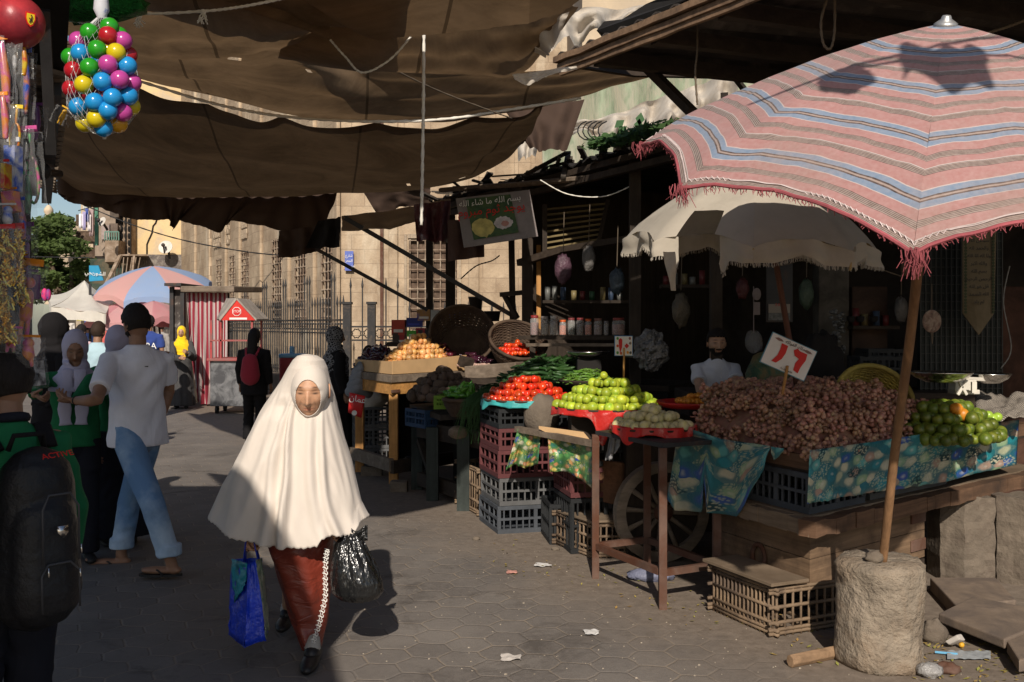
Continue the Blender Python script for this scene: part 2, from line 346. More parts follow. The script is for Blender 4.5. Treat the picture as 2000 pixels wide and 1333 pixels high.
def wall_parts(o3, dr, L, z0, z1, ops, th):
    # a wall of boxes round its openings; dr = unit direction, outward normal to the camera side
    dr = Vector(dr).normalized(); nrm = Vector((dr.y, -dr.x, 0)); nrm = nrm if nrm.y < 0 else -nrm; m = MB()
    xs = sorted(set([0, L]+[a for q in ops for a in q[:2]])); 
    def cell(a, b, c, d):
        p = [o3+dr*a, o3+dr*b, o3+dr*b-nrm*th, o3+dr*a-nrm*th]; m.hexa([q+Vector((0, 0, c)) for q in p], [q+Vector((0, 0, d)) for q in p])
    for a, b in zip(xs, xs[1:]):
        hs = [q for q in ops if q[0] <= a+1e-6 and q[1] >= b-1e-6]
        if not hs: cell(a, b, z0, z1)
        else:
            z = z0
            for q in sorted(hs, key=lambda q: q[2]):
                if q[2] > z: cell(a, b, z, q[2])
                z = q[3]
            cell(a, b, z, z1)
    return m, dr, nrm
def facade(name, label, cat, o3, dr, L, z1, ops, th, wm, grill=(5, 9), pil=(), z0=0.):
    root = thing(name, label, cat, o3); m, dr, nrm = wall_parts(o3, dr, L, z0, z1, ops, th); m.build('wall', wm, root)
    for q in ops:
        a, b, c, d = q; f = MB()
        p = [o3+dr*a, o3+dr*b]; f.hexa([x-nrm*.16+Vector((0, 0, c)) for x in (p[0], p[1])]+[x-nrm*.16+Vector((0, 0, d)) for x in (p[1], p[0])],
                                      [x-nrm*.10+Vector((0, 0, c)) for x in (p[0], p[1])]+[x-nrm*.10+Vector((0, 0, d)) for x in (p[1], p[0])])
        wdw = f.build('window', M['recess'], root)
        g = MB(); n_, k_ = grill; bw = .032
        for i in range(n_+1):
            x = lerp(a+.03, b-.03, i/n_); pp = o3+dr*x-nrm*.0; g.tube([pp+Vector((0, 0, c)), pp+Vector((0, 0, d))], bw*.5, 6)
        for j in range(k_+1):
            z = lerp(c+.04, d-.04, j/k_)
            g.tube([o3+dr*a-nrm*.0+Vector((0, 0, z)), o3+dr*b-nrm*.0+Vector((0, 0, z))], bw*.5, 6)
            for i in range(n_+1):
                x = lerp(a+.03, b-.03, i/n_); g.ball(o3+dr*x-nrm*.005+Vector((0, 0, z)), bw*1.15, 6, 4)
        g.build('grille', M['grille'], wdw)
        if grill[0] < 5: continue
        fr = MB()
        for x in (a-.07, b+.07):
            pp = o3+dr*x+nrm*.02+Vector((0, 0, (c+d)/2)); fr.beam(pp-Vector((0, 0, (d-c)/2+.1)), pp+Vector((0, 0, (d-c)/2+.1)), .1, .06, up=dr)
        fr.beam(o3+dr*(a-.02)+nrm*.02+Vector((0, 0, d+.06)), o3+dr*(b+.02)+nrm*.02+Vector((0, 0, d+.06)), .06, .1)
        fr.build('frame', M['stone2'], wdw)
    for (a, wd) in pil:
        p = MB(); x = o3+dr*a+nrm*.04; p.beam(x, x+Vector((0, 0, z1)), .10, wd, up=dr); p.build('pilaster', wm, root, bevel=.03)
    return root, dr, nrm
CO = Vector((-4.1, 23, 0)); DB = Vector((-.48, .877, 0)).normalized()
def sB(px):
    k = (px-1000)/F; return (CO.x-CO.y*k)/(k*DB.y-DB.x)
opsB = [(sB(p)-.52, sB(p)+.52, 1.55, 4.05) for p in (641, 587, 541)]+[(sB(p)-.52, sB(p)+.52, 1.7, 3.95) for p in (479, 455, 429)]
rb, dB, nB = facade('mosque_facade', 'long weathered stone facade with tall barred windows receding down the street', 'building', CO, DB, 20.5, 13, opsB, .45, M['stone'], (4, 11),
                    [(sB(660), .35), (sB(612), .5), (sB(563), .5), (sB(505), 1.0), (sB(468), .5), (sB(441), .5), (sB(408), .9), (sB(380), .8)])
for p0, p1 in ((435, 450), (419, 432), (473, 484)):          # carved lattice panels above
    a, b = sB(p0), sB(p1); a, b = min(a, b), max(a, b); m = MB(); n = 4
    for i in range(n):
        for j in range(4):
            x = CO+dB*lerp(a, b, (i+.5)/n)+nB*.03+Vector((0, 0, 4.5+.34*j)); r = (b-a)/n*.42
            pts = [x+dB*(r*math.cos(t))+Vector((0, 0, .15*math.sin(t))) for t in [k*PI/3 for k in range(7)]]; m.tube(pts, .035, 5, False)
    m.build('carved_panel', M['stone2'], rb)
ra, dA, nA = facade('mosque_corner_wall', 'sunlit stone wall with one wide barred window behind the spice stall', 'wall', Vector((-4.1, 23, 0)), (1, 0, 0), 9, 8.5, [(1.66, 2.80, 1.5, 3.65)], .4, M['stone'], (6, 9),
                    [(1.3, .22), (3.2, .25), (4.35, .4), (5.6, .3)])
m = MB(); m.box((-3.07, 22.93, 4.6), (.07, .07, 8)); m.build('drain_pipe', M['rust'], ra)
# blue street plate
fontA = None
def text_obj(body, size, mt, Mx, name, parent=None, ext=.001, align='CENTER', off=None):
    cu = bpy.data.curves.new('lettering', 'FONT'); cu.body = body; cu.size = size; cu.align_x = align; cu.align_y = 'CENTER'; cu.extrude = ext; cu.resolution_u = 3
    t = bpy.data.objects.new('lettering', cu); col.objects.link(t); bpy.context.view_layer.update()
    me = bpy.data.meshes.new_from_object(t.evaluated_get(bpy.context.evaluated_depsgraph_get())); bpy.data.objects.remove(t)
    if off is None: off = WL.get(parent.name, Vector((0, 0, 0))) if parent else Vector((0, 0, 0))
    me.transform(Mx); me.transform(Matrix.Translation(-off)); me.materials.clear(); me.materials.append(mt)
    o = bpy.data.objects.new(name, me); col.objects.link(o); WL[o.name] = off
    if parent: o.parent = parent
    return o
def frame_m(c, xdir, updir):       # matrix: text x -> xdir, text y -> updir
    x = Vector(xdir).normalized(); z = x.cross(Vector(updir)).normalized(); y = z.cross(x)
    return Matrix.Translation(Vector(c)) @ Matrix((x, y, z)).transposed().to_4x4()
_AR = {'ا': 'ﺍﺍﺎﺎ', 'أ': 'ﺃﺃﺄﺄ', 'إ': 'ﺇﺇﺈﺈ', 'ب': 'ﺏﺑﺐﺒ', 'ت': 'ﺕﺗﺖﺘ', 'ث': 'ﺙﺛﺚﺜ', 'ج': 'ﺝﺟﺞﺠ', 'ح': 'ﺡﺣﺢﺤ', 'خ': 'ﺥﺧﺦﺨ', 'د': 'ﺩﺩﺪﺪ', 'ذ': 'ﺫﺫﺬﺬ', 'ر': 'ﺭﺭﺮﺮ', 'ز': 'ﺯﺯﺰﺰ', 'س': 'ﺱﺳﺲﺴ', 'ش': 'ﺵﺷﺶﺸ', 'ص': 'ﺹﺻﺺﺼ', 'ض': 'ﺽﺿﺾﻀ', 'ط': 'ﻁﻃﻂﻄ', 'ظ': 'ﻅﻇﻆﻈ', 'ع': 'ﻉﻋﻊﻌ', 'غ': 'ﻍﻏﻎﻐ', 'ف': 'ﻑﻓﻒﻔ', 'ق': 'ﻕﻗﻖﻘ', 'ك': 'ﻙﻛﻚﻜ', 'ل': 'ﻝﻟﻞﻠ', 'م': 'ﻡﻣﻢﻤ', 'ن': 'ﻥﻧﻦﻨ', 'ه': 'ﻩﻫﻪﻬ', 'و': 'ﻭﻭﻮﻮ', 'ي': 'ﻱﻳﻲﻴ', 'ى': 'ﻯﻯﻰﻰ', 'ة': 'ﺓﺓﺔﺔ', 'ء': 'ﺀﺀﺀﺀ'}
_NJ = set('اأإدذرزوىةء')
def ar(t):                          # joined letter forms, laid out right to left
    out = []
    for i, ch in enumerate(t):
        if ch not in _AR: out.append(ch); continue
        prev = i > 0 and t[i-1] in _AR and t[i-1] not in _NJ; nxt = i+1 < len(t) and t[i+1] in _AR and ch not in _NJ and t[i+1] != 'ء'
        out.append(_AR[ch][(2 if prev else 0)+(1 if nxt else 0)])
    s = ''.join(out); return s[::-1]
M['ink_w'] = mat('white lettering', (.75, .73, .68), .6, .05, bump=0); M['ink_k'] = mat('black lettering', (.02, .02, .02), .6, .05, bump=0); M['ink_r'] = mat('red lettering', (.55, .02, .015), .55, .05, bump=0)
pc = at(682, 510, 22.9); r = thing('street_name_plate', 'small blue street name plate fixed to the stone wall', 'sign', pc); m = MB(); m.box(pc, (.2, .03, .46)); m.build('plate', mat('faded blue enamel', (.10, .14, .42), .5), r)
for k, tx in enumerate((ar('شارع'), ar('المعز'), ar('لدين الله'))): text_obj(tx, .085, M['ink_w'], frame_m(pc+Vector((0, -.02, .12-.12*k)), (1, 0, 0), (0, 0, 1)), 'lettering', r)

# ------------------------------------------------------------------ far end of the street
M['yellow'] = mat('flaking yellow plaster', (.62, .46, .25), .95, .15, vs=.6, bump=.5, bs=8, bd=.03, c2=(.50, .40, .28), c2s=.8, c2t=.56)
M['cream'] = mat('cream plaster', (.58, .46, .32), .95, .18, vs=.7, bump=.4, bs=6, bd=.02, c2=(.42, .34, .25), c2s=.5)
M['mash'] = mat('old turned wood', (.20, .145, .10), .9, .3, c2=(.32, .25, .19), c2t=.55)
Yb = 41.0
r = thing('yellow_house', 'flaking yellow plaster house with a long crack and a satellite dish', 'house', Vector((-15, Yb, 0)))
a = at(255, 600, Yb); b = at(357, 600, Yb); m = MB(); m.box(((a.x+b.x)/2, Yb+3, 9.3), (b.x-a.x, 6, 9.5)); m.build('wall', M['yellow'], r)
m = MB(); m.box(((a.x+b.x)/2, Yb+2.9, 2.27), (b.x-a.x+.1, 6, 4.54)); m.build('lower_wall', mat('rubble stone wall', (.24, .21, .18), 1, .35, vs=2, bump=1, bs=6, bd=.08, c2=(.13, .11, .1), c2s=4), r)
m = MB(); cr = [at(x, y, Yb-.02) for x, y in ((308, 424), (304, 436), (299, 442), (297, 455), (294, 462), (291, 468), (287, 478), (287, 497))]; m.tube(cr, .035, 4); m.build('crack', M['black'], r)
def dish(px, py, Y, rad, label, yaw=0):
    c = at(px, py, Y); q = thing('satellite_dish', label, 'dish', c); R = Euler((math.radians(70), 0, yaw)).to_matrix()
    m = MB(); m.lathe([(rad*t, -.18*rad*(1-t*t)) for t in (0.001, .2, .4, .6, .8, .95, 1)], c, 24, R); m.build('reflector', mat('dish paint', (.60, .56, .50), .5, .1), q, smooth=True, solid=.02)
    m = MB(); m.tube([c+R @ Vector((0, -rad, 0)), c+R @ Vector((0, -.1*rad, rad*.9))], .03, 6); m.ball(c+R @ Vector((0, -.1*rad, rad*.9)), .08); m.build('feed_arm', M['dark_metal'], q)
    m = MB(); m.tube([c, c+Vector((0, .4, -.2)), c+Vector((0.05, .4, -rad*1.6))], .05, 6); m.build('mount', M['dark_metal'], q)
dish(323, 483, 40.2, .29, 'white satellite dish on the yellow plaster house'); dish(199, 433, 38, .19, 'smaller satellite dish above the wooden balcony', -.5)
r = thing('balcony_house', 'old house with carved wooden bay window and boxed balcony', 'house', Vector((-17, Yb, 0)))
a = at(181, 600, Yb); b = at(254, 600, Yb); m = MB(); m.box(((a.x+b.x)/2, Yb+3.2, 8.3), (b.x-a.x-.02, 6, 7.6)); m.build('wall', mat('brown plaster', (.27, .21, .16), .95, .25), r)
m = MB(); a = at(228, 500, 40.4); b = at(256, 380, 40.4)                      # carved bay
m.box(((a.x+b.x)/2, 40.65, 6.6), (b.x-a.x, .5, 4.2)); bay = m.build('bay_window', M['mash'], r); m = MB()
for i in range(4):
    for j in range(14):
        x = lerp(a.x+.08, b.x-.08, i/3); z = 4.7+.29*j; m.ball((x, 40.38, z), (.06, .06, .13), 6, 4)
    m.beam((lerp(a.x, b.x, i/3), 40.36, 4.5), (lerp(a.x, b.x, i/3), 40.36, 8.6), .05, .05)
m.build('turned_lattice', M['black'], bay)
m = MB(); a = at(205, 470, 39.6); b = at(232, 512, 39.6); m.hexa([(a.x, 39.6, b.z), (b.x-.05, 39.6, b.z), (b.x-.05, 41, b.z-.4), (a.x+.1, 41, b.z-.4)], [(a.x, 39.6, a.z), (b.x, 39.6, a.z), (b.x, 41, a.z), (a.x, 41, a.z)]); bal = m.build('balcony', M['mash'], r)
m = MB(); m.beam((a.x, 39.6, a.z+.35), (b.x, 39.6, a.z+.35), .05, .05); [m.beam((lerp(a.x, b.x, i/6), 39.6, a.z), (lerp(a.x, b.x, i/6), 39.6, a.z+.35), .04, .04) for i in range(7)]; m.build('railing', mat('green rail', (.1, .2, .16), .6), bal)
for x0, x1, y0, y1, c in ((187, 193, 395, 480, (.08, .22, .15)), (198, 216, 440, 468, (.30, .24, .22)), (215, 232, 398, 425, (.09, .07, .055)), (214, 230, 437, 468, (.12, .09, .07))):
    m = MB(); p = at(x0, y1, 39.95); q = at(x1, y0, 39.95); m.box(((p.x+q.x)/2, 39.98 if x0 != 187 else 39.9, (p.z+q.z)/2), (q.x-p.x, .1, q.z-p.z)); m.build('shutter', mat('shutter', c, .8, .3), r)
a = at(181, 380, 40.3); b = at(254, 497, 40.3)
m = MB(); m.box(((a.x+b.x)/2, 40.1, 2.2), (b.x-a.x-.1, .3, 4.2)); m.build('shop_front', mat('dark green shop front', (.03, .05, .035), .8, .4, c2=(.10, .08, .05), c2s=2), r)
m = MB(); m.hexa([at(232, 500, 39.5), at(290, 500, 39.5), at(290, 503, 41), at(232, 503, 41)], [at(232, 497, 39.5), at(290, 497, 39.5), at(290, 500, 41), at(232, 500, 41)]); m.build('ledge', M['mash'], r)
m = MB(); m.beam(at(235, 500, 39.4), at(203, 565, 38.4), .14, .1); m.beam(at(262, 500, 39.4), at(256, 555, 38.6), .08, .08); m.build('brace', M['mash'], r)
for i in range(7):
    m = MB(); m.beam(at(226+i*8, 503, 39.3), at(224+i*7, 545, 39.3), .035, .035); m.build('brace', M['mash'], r)
# laundry
r = thing('washing_line', 'washing line of white and blue clothes hung at the far house', 'laundry', at(165, 400, 40))
for i, (x, y0, y1, c) in enumerate(((158, 418, 446, (.7, .7, .75)), (164, 414, 450, (.35, .32, .5)), (170, 408, 434, (.08, .12, .35)), (175, 420, 452, (.7, .66, .66)), (179, 410, 462, (.4, .3, .3)), (168, 395, 412, (.6, .62, .6)))):
    m = MB(); Yl = 39.0+.1*i; m.grid(lambda u, v: at(x-3.5+7*u, lerp(y0, y1, v), Yl)+Vector((0, .08*math.sin(u*9+i), 0)), 6, 5); m.build('hung_garment', cloth('laundry cloth', c), r, True, solid=.02)
m = MB(); m.tube([at(153, 412, 39), at(181, 404, 39.4)], .02, 5); m.build('line', M['cable'], r)
r = thing('laundry_house', 'narrow pale house behind the washing line at the street end', 'house', at(165, 500, 46)); a = at(158, 392, 46); b = at(182, 392, 46); m = MB(); m.box(((a.x+b.x)/2, 48, a.z/2), (b.x-a.x, 4, a.z)); m.build('wall', M['cream'], r)
for k in range(3):
    m = MB(); q = at(168, 430+k*32, 45.9); m.box(q, (.9, .12, .5)); m.build('window', M['recess'], r)
r = thing('blue_shop_sign', 'tilted blue shop sign with white Arabic lettering above the umbrellas', 'sign', at(185, 535, 34)); m = MB(); m.plate([at(174, 519, 34), at(192, 519, 34), at(202, 548, 34), at(174, 550, 34)], (0, .08, 0)); m.build('board', mat('blue board', (.02, .24, .42), .5, .1), r)
text_obj(ar('الشوربجي'), .19, M['ink_w'], frame_m(at(186, 534, 33.95), (1, 0, -.1), (0, 0, 1)), 'lettering', r)
# minaret and the far dome, tree
r = thing('minaret_dome', 'cream minaret top with finial above the distant tree', 'minaret', at(95, 460, 95)); p = at(95, 415, 95); m = MB()
m.lathe([(.01, .75), (.2, .62), (.42, .3), (.44, .05), (.32, -.2), (.32, -.9), (.45, -.95), (.45, -1.2), (.36, -1.3), (.36, -9)], p, 18); m.build('dome', M['cream'], r, True); m = MB(); m.tube([p+Vector((0, 0, .7)), p+Vector((0, 0, 1.8))], [.06, .02], 6); m.ball(p+Vector((0, 0, 1.1)), .09); m.build('finial', M['black'], r)
r = thing('distant_block', 'low sandy building on the skyline beyond the tree', 'building', at(140, 440, 100)); a = at(112, 433, 100); b = at(170, 433, 100); m = MB(); m.box(((a.x+b.x)/2, 104, a.z/2), (b.x-a.x, 8, a.z), jit=.1); m.build('wall', M['stone2'], r)
def leafmat(name, c):
    s = NT(name); oi = s.noise(.9, 3, .6); cc = s.mix(s.rng(oi, .3, .7), mul(c, .55), mul(c, 1.5)); s.base(cc); s.set(.6, 0, .3); s.transl(.35, mul(c, 1.6)); return s.m
M['leaf'] = leafmat('tree leaves', (.085, .125, .035)); M['bark'] = mat('bark', (.12, .085, .06), .95, .3, bump=1, bs=12, bd=.03)
def crown(cl, n, size, mt, parent, seed=1):
    rd = random.Random(seed); m = MB()
    for i in range(n):
        c, rr = cl[rd.randrange(len(cl))]; d = Vector((rd.gauss(0, 1), rd.gauss(0, 1), rd.gauss(0, 1))).normalized()*(rd.random()**.45); p = Vector(c)+Vector((d.x*rr[0], d.y*rr[1], d.z*rr[2]))
        a = Vector((rd.gauss(0, 1), rd.gauss(0, 1), rd.gauss(0, .5))).normalized(); b = a.orthogonal().normalized(); sz = size*rd.uniform(.5, 1.3)
        m.add([p-a*sz, p+b*sz*.45, p+a*sz, p-b*sz*.45], [(0, 1, 2, 3)])
    return m.build('crown', mt, parent)
r = thing('street_tree', 'large leafy green tree at the far end of the street', 'tree', (-20.5, 46, 0)); rd = random.Random(5); cl = []
for i in range(34):
    px = rd.uniform(30, 175); top = 420+max(0, (px-110))*.9+rd.uniform(0, 25); cl.append((at(px, rd.uniform(top, 585), 46+rd.uniform(-3, 3)), (rd.uniform(.5, 1.1), 1.2, rd.uniform(.3, .6))))
crown(cl, 15000, .15, M['leaf'], r); m = MB()
for q in ((60, 500), (100, 480), (140, 520)): m.tube([(-21.3, 46, 0), (-21.2, 46, 2.2), at(q[0], q[1]+40, 46), at(q[0], q[1], 46)], [.3, .26, .14, .06], 8)
m.build('trunk', M['bark'], r, True)
# building behind the stalls (only the gaps between cloths show it)
r = thing('cream_block', 'tall cream plastered building rising behind the stall roofs', 'building', (6, 19, 0)); m = MB(); m.box((7.3, 20.5, 6), (12, 5, 12)); m.build('wall', M['cream'], r)
for i in range(3):
    m = MB(); m.box((2.7+2*i, 17.97, 5.6), (.9, .1, 1.3)); m.build('window', M['recess'], r)
r = thing('green_wall', 'pale green corrugated hoarding seen between the cloths', 'wall', (2.2, 16, 0)); m = MB()
m.grid(lambda u, v: Vector((lerp(.5, 7, u), 16+.012*math.sin(u*900), lerp(3.0, 5.7, v))), 300, 2); m.build('panel', mat('green sheet', (.25, .29, .20), .9, .3, vs=4, c2=(.36, .34, .26), c2t=.5, bump=.5, bs=12, stretch=(2, 2, .6)), r, solid=.03)
# street fence
M['iron'] = mat('black iron', (.025, .024, .024), .6, .3, c2=(.10, .075, .055), c2t=.6)
def fence(p0, p1, label, n, zb, stars=True, tall=()):
    r = thing('iron_fence', label, 'fence', p0); d = (p1-p0); L = d.length; d.normalize(); m = MB()
    for z in (zb+.12, zb+1.02, zb+1.3): m.beam(p0+Vector((0, 0, z)), p1+Vector((0, 0, z)), .03, .035)
    m.build('rail', M['iron'], r); m = MB()
    for i in range(n+1):
        p = p0.lerp(p1, i/n); zt = zb+1.75 if not (i in tall) else zb+2.25
        m.beam(p+Vector((0, 0, zb)), p+Vector((0, 0, zt-.15)), .025, .025); m.lathe([(.018, -.15), (.026, -.09), (.003, .07)], p+Vector((0, 0, zt)), 6)
    m.build('spiked_bars', M['iron'], r)['label'] = 'row of spiked upright bars'
    m = MB()
    for i in range(n):
        c = p0.lerp(p1, (i+.5)/n)+Vector((0, 0, zb+1.16)); rr = min(.125, L/n*.42); up = Vector((0, 0, 1)); pts = []
        for k in range(17): t = k*PI/8; q = rr*(1 if k % 2 else .78); pts.append(c+d*(q*math.cos(t))+up*(q*math.sin(t)))
        m.tube(pts, .012, 4, False)
        if stars == 2:
            c = c-Vector((0, 0, 1.0)); pts = [c+d*(rr*math.cos(k*PI/4))+up*(rr*math.sin(k*PI/4)) for k in range(9)]; m.tube(pts, .012, 4, False)
    m.build('star_ornament', M['iron'], r)
    return r
fence(Vector((-3.35, 20.2, 0)), Vector((3.0, 20.2, 0)), 'black iron railing with star band in front of the barred window', 26, .28, 2, (0, 1, 3, 4)); 
FK = Vector((-3.5, 20.2, 0)); FD = Vector((-.50, .866, 0)).normalized()
fence(FK, FK+FD*9.5, 'grey iron railing receding behind the rucksack woman', 52, .42, 1, (3, 4, 12, 13, 14, 22, 23, 31, 32, 33, 42, 43)); fence(FK+FD*9.7, FK+FD*20, 'distant iron railing running past the striped booth', 40, .42, 1, (5, 12, 20))
for q in (Vector((-3.42, 20.2, 0)), FK+FD*9.6, Vector((-2.9, 20.1, 0))):
    r = thing('fence_post', 'square black iron post '+('at the fence corner' if q.y < 20.25 and q.x < -3 else 'between the two railings' if q.y > 21 else 'beside the patterned scarf woman'), 'post', q); m = MB(); m.beam(q+Vector((0, 0, .25)), q+Vector((0, 0, 2.05)), .16, .16); m.box(q+Vector((0, 0, 2.07)), (.2, .2, .05)); m.build('shaft', M['iron'], r)
m = MB(); n_ = Vector((FD.y, -FD.x, 0)); p = [FK-n_*.25, FK+FD*21-n_*.25, FK+FD*21+n_*.25, FK+n_*.25]; m.hexa(p, [q+Vector((0, 0, .42)) for q in p]); o = m.build('kerb_wall', M['limestone'], bevel=.02); tag(o, 'low dusty stone kerb carrying the receding railing', 'kerb')
m = MB(); m.box((-.1, 20.2, .14), (6.6, .5, .28)); o = m.build('kerb_wall', M['limestone'], bevel=.02); tag(o, 'low stone kerb under the star band railing', 'kerb')
# ------------------------------------------------------------------ cloths stretched over the street
def sheet(name, label, near, far, mt, nu=70, nv=20, sag=.12, rip=.03, torn=0.0, holes=0, group=None, cat='awning', seed=0, tornn=0.0):
    nearp = [at(x, y, Y) if Y < 90 else Vector((x, y, 0)) for x, y, Y in near] if not isinstance(near[0], Vector) else near
    farp = [at(x, y, Y) for x, y, Y in far] if not isinstance(far[0], Vector) else far
    def fn(u, v):
        a = smooth_at(nearp, u); b = smooth_at(farp, u); vv = v
        if torn: vv = v*(1+torn*(nz(u*23, seed, 3)+.5*nz(u*70, seed, 1)))
        if tornn: vv = vv+(1-v)*tornn*(nz(u*25, seed, 8)+.6*nz(u*80, seed, 4))
        p = a.lerp(b, vv); z = -sag*4*v*(1-v)*(.6+.6*nz(u*2.2, seed*3.1))
        z += rip*math.sin(vv*17+3*nz(u*2, seed)+seed)*(.3+abs(nz(u*4, vv*3, seed)))*min(1, 6*v, 6*(1-v)+.3)
        z += rip*.7*nz(u*14, v*5, seed)
        z += rip*1.1*(-abs(math.sin(u*PI*5.5+seed)))*math.exp(-v*5)*1.2
        return p+Vector((0, 0, z))
    rd = random.Random(seed); hs = [(rd.random(), rd.random()*.9+.05) for _ in range(holes)]
    sk = (lambda u, v: any(abs(u-a) < .006 and abs(v-b) < .03 for a, b in hs)) if holes else None
    m = MB(); m.grid(fn, nu, nv, sk); o = m.build(name, mt, smooth=True); tag(o, label, cat, group); return o, nearp, farp
G_ = 'canvas sheets stretched over the street'
V3 = Vector
sheet('canvas_awning', 'nearest brown canvas sheet at the top edge with a torn hanging corner', [V3((-3.4, 2.95, 3.62)), V3((-2.4, 2.95, 3.5)), V3((-1.6, 2.95, 3.45)), V3((-1.1, 2.95, 3.5))], [(500, -30, 5.3), (585, 18, 5.4), (638, 76, 5.4), (660, 30, 5.4), (704, 10, 5.4), (712, 72, 5.4), (850, 66, 5.4), (1000, 49, 5.4), (1090, 25, 5.3), (1180, -30, 5.2)], M['canvas'], 120, 20, .1, .02, .012, seed=1)
sheet('canvas_awning', 'brown canvas sheet top left behind the net of balls', [(60, -60, 4.5), (300, -45, 4.7), (560, -40, 4.7), (800, -50, 4.8)], [(100, 60, 6.0), (268, 106, 6.0), (340, 117, 6.0), (460, 110, 6.0), (545, 99, 6.0), (640, 70, 6.0), (760, 60, 6.0)], M['canvas'], 80, 20, .12, .025, .006, seed=2)
sheet('canvas_awning', 'brown canvas sheet with frayed sunlit right end under the roof beam', [(560, 40, 5.5), (800, 40, 5.5), (1000, 20, 5.5), (1130, 5, 5.6)], [(540, 118, 6.15), (700, 140, 6.15), (880, 146, 6.15), (1012, 146, 6.1), (1062, 90, 6.0)], M['canvas'], 80, 16, .05, .02, .01, seed=3)
o, a_, b_ = sheet('canvas_awning', 'wide middle canvas sheet sagging across the whole street', [(60, 70, 6.0), (260, 75, 6.0), (480, 80, 6.0), (560, 95, 6.4), (680, 128, 7.3), (790, 128, 7.4), (1000, 130, 7.45), (1180, 124, 7.4), (1330, 114, 7.3)], [(90, 60, 8), (268, 150, 8.0), (424, 190, 8.0), (598, 231, 8.0), (760, 239, 8.0), (898, 235, 8.0), (1030, 215, 8.0), (1150, 186, 8.0), (1270, 150, 8.0), (1420, 120, 8.)], M['canvas'], 110, 24, .08, .03, .004, 5, seed=4)
rope4 = [(90, 110, 7.9), (262, 158, 7.9), (400, 200, 7.9), (500, 222, 7.9), (600, 234, 7.9), (740, 240, 7.9), (870, 235, 7.9), (1000, 216, 7.9), (1135, 194, 7.9)]
o, n4, f4 = sheet('canvas_awning', 'large brown canvas sheet, coloured as if in shade, hung from the long white rope', rope4[:-1]+[(1060, 204, 7.9)], [(60, 320, 12.3), (160, 372, 12.3), (300, 384, 12.3), (500, 384, 12.3), (660, 377, 12.3), (760, 377, 12.3), (850, 366, 12.1), (930, 345, 11.6), (980, 312, 11), (1012, 282, 10.4)], M['canvas_shaded'], 120, 30, .16, .045, .002, 3, seed=5)
def flap(top, bot, label, mt, Yo=0, nu=60, nv=10, torn=.0, seed=0, name='cloth_flap', group=None, cat='cloth', wav=.06, th=0):
    tp = [at(*q) for q in top]; bt = [at(*q) for q in bot]
    def fn(u, v):
        a = poly_at(tp, u); b = poly_at(bt, u); vv = v*(1+torn*(nz(u*31, seed)+.6*nz(u*90, seed))); p = a.lerp(b, vv); return p+V3((0, wav*math.sin(u*PI*2*max(2, nu/12)+seed)*(.3+v)+wav*nz(u*6, v*4, seed), 0))
    m = MB(); m.grid(fn, nu, nv); o = m.build(name, mt, smooth=True, solid=th); tag(o, label, cat, group); return o
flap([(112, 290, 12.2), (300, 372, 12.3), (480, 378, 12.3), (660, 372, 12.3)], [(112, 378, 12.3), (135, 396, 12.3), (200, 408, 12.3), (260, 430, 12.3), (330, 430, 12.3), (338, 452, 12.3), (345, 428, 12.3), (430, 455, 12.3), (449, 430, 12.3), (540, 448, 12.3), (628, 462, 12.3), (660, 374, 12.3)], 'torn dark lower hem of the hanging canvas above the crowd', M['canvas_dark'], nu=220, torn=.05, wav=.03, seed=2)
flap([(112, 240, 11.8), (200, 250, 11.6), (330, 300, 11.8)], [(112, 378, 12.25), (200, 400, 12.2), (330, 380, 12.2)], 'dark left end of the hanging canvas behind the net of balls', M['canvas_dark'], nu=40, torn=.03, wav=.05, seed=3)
flap([(545, 452, 11.3), (625, 440, 11.3)], [(545, 506, 11.3), (590, 500, 11.3), (632, 486, 11.3)], 'short black cloth strip tied to the thin strut', M['canvas_dark'], nu=20, torn=.06, seed=4)
flap([(622, 432, 11.1), (666, 424, 11.1)], [(600, 485, 11.1), (666, 484, 11.1)], 'black cloth square at the end of the strut', M['black'], nu=16, torn=.03, seed=5)
flap([(668, 422, 11.0), (760, 412, 11.2), (880, 388, 11.4)], [(668, 452, 10.9), (760, 447, 11), (880, 420, 11.2)], 'thin brown shade strip above the upper strut', cloth('thin brown shade', (.30, .22, .15), tr=.45), nu=30, torn=.05, seed=6)
flap([(808, 400, 10.6), (880, 392, 10.6)], [(812, 470, 10.5), (875, 474, 10.5)], 'maroon plastic cloth folded under the roof edge', mat('maroon plastic', (.10, .035, .04), .35, .2, bump=1, bs=9, bd=.03), nu=20, seed=7, wav=.1)
flap([(874, 430, 10.4), (945, 430, 10.4)], [(874, 511, 10.4), (946, 502, 10.4)], 'brown hanging cloth panel behind the garlic poster', mat('brown leather cloth', (.075, .04, .03), .7, .2, bump=.6, bs=14, bd=.02), nu=16, seed=8, wav=.03)
flap([(985, 214, 9.6), (1142, 194, 9.6)], [(1035, 290, 9.4), (1060, 296, 9.4), (1108, 292, 9.4)], 'dark triangular canvas scrap below the right end of the rope', M['canvas_dark'], nu=20, torn=.05, seed=9)
flap([(706, 369, 12.6), (840, 364, 12.6)], [(740, 425, 12.8), (780, 405, 12.8), (842, 404, 12.8)], 'small dark cloth piece drooping over the shade strip', M['canvas_dark'], nu=20, torn=.06, seed=10)
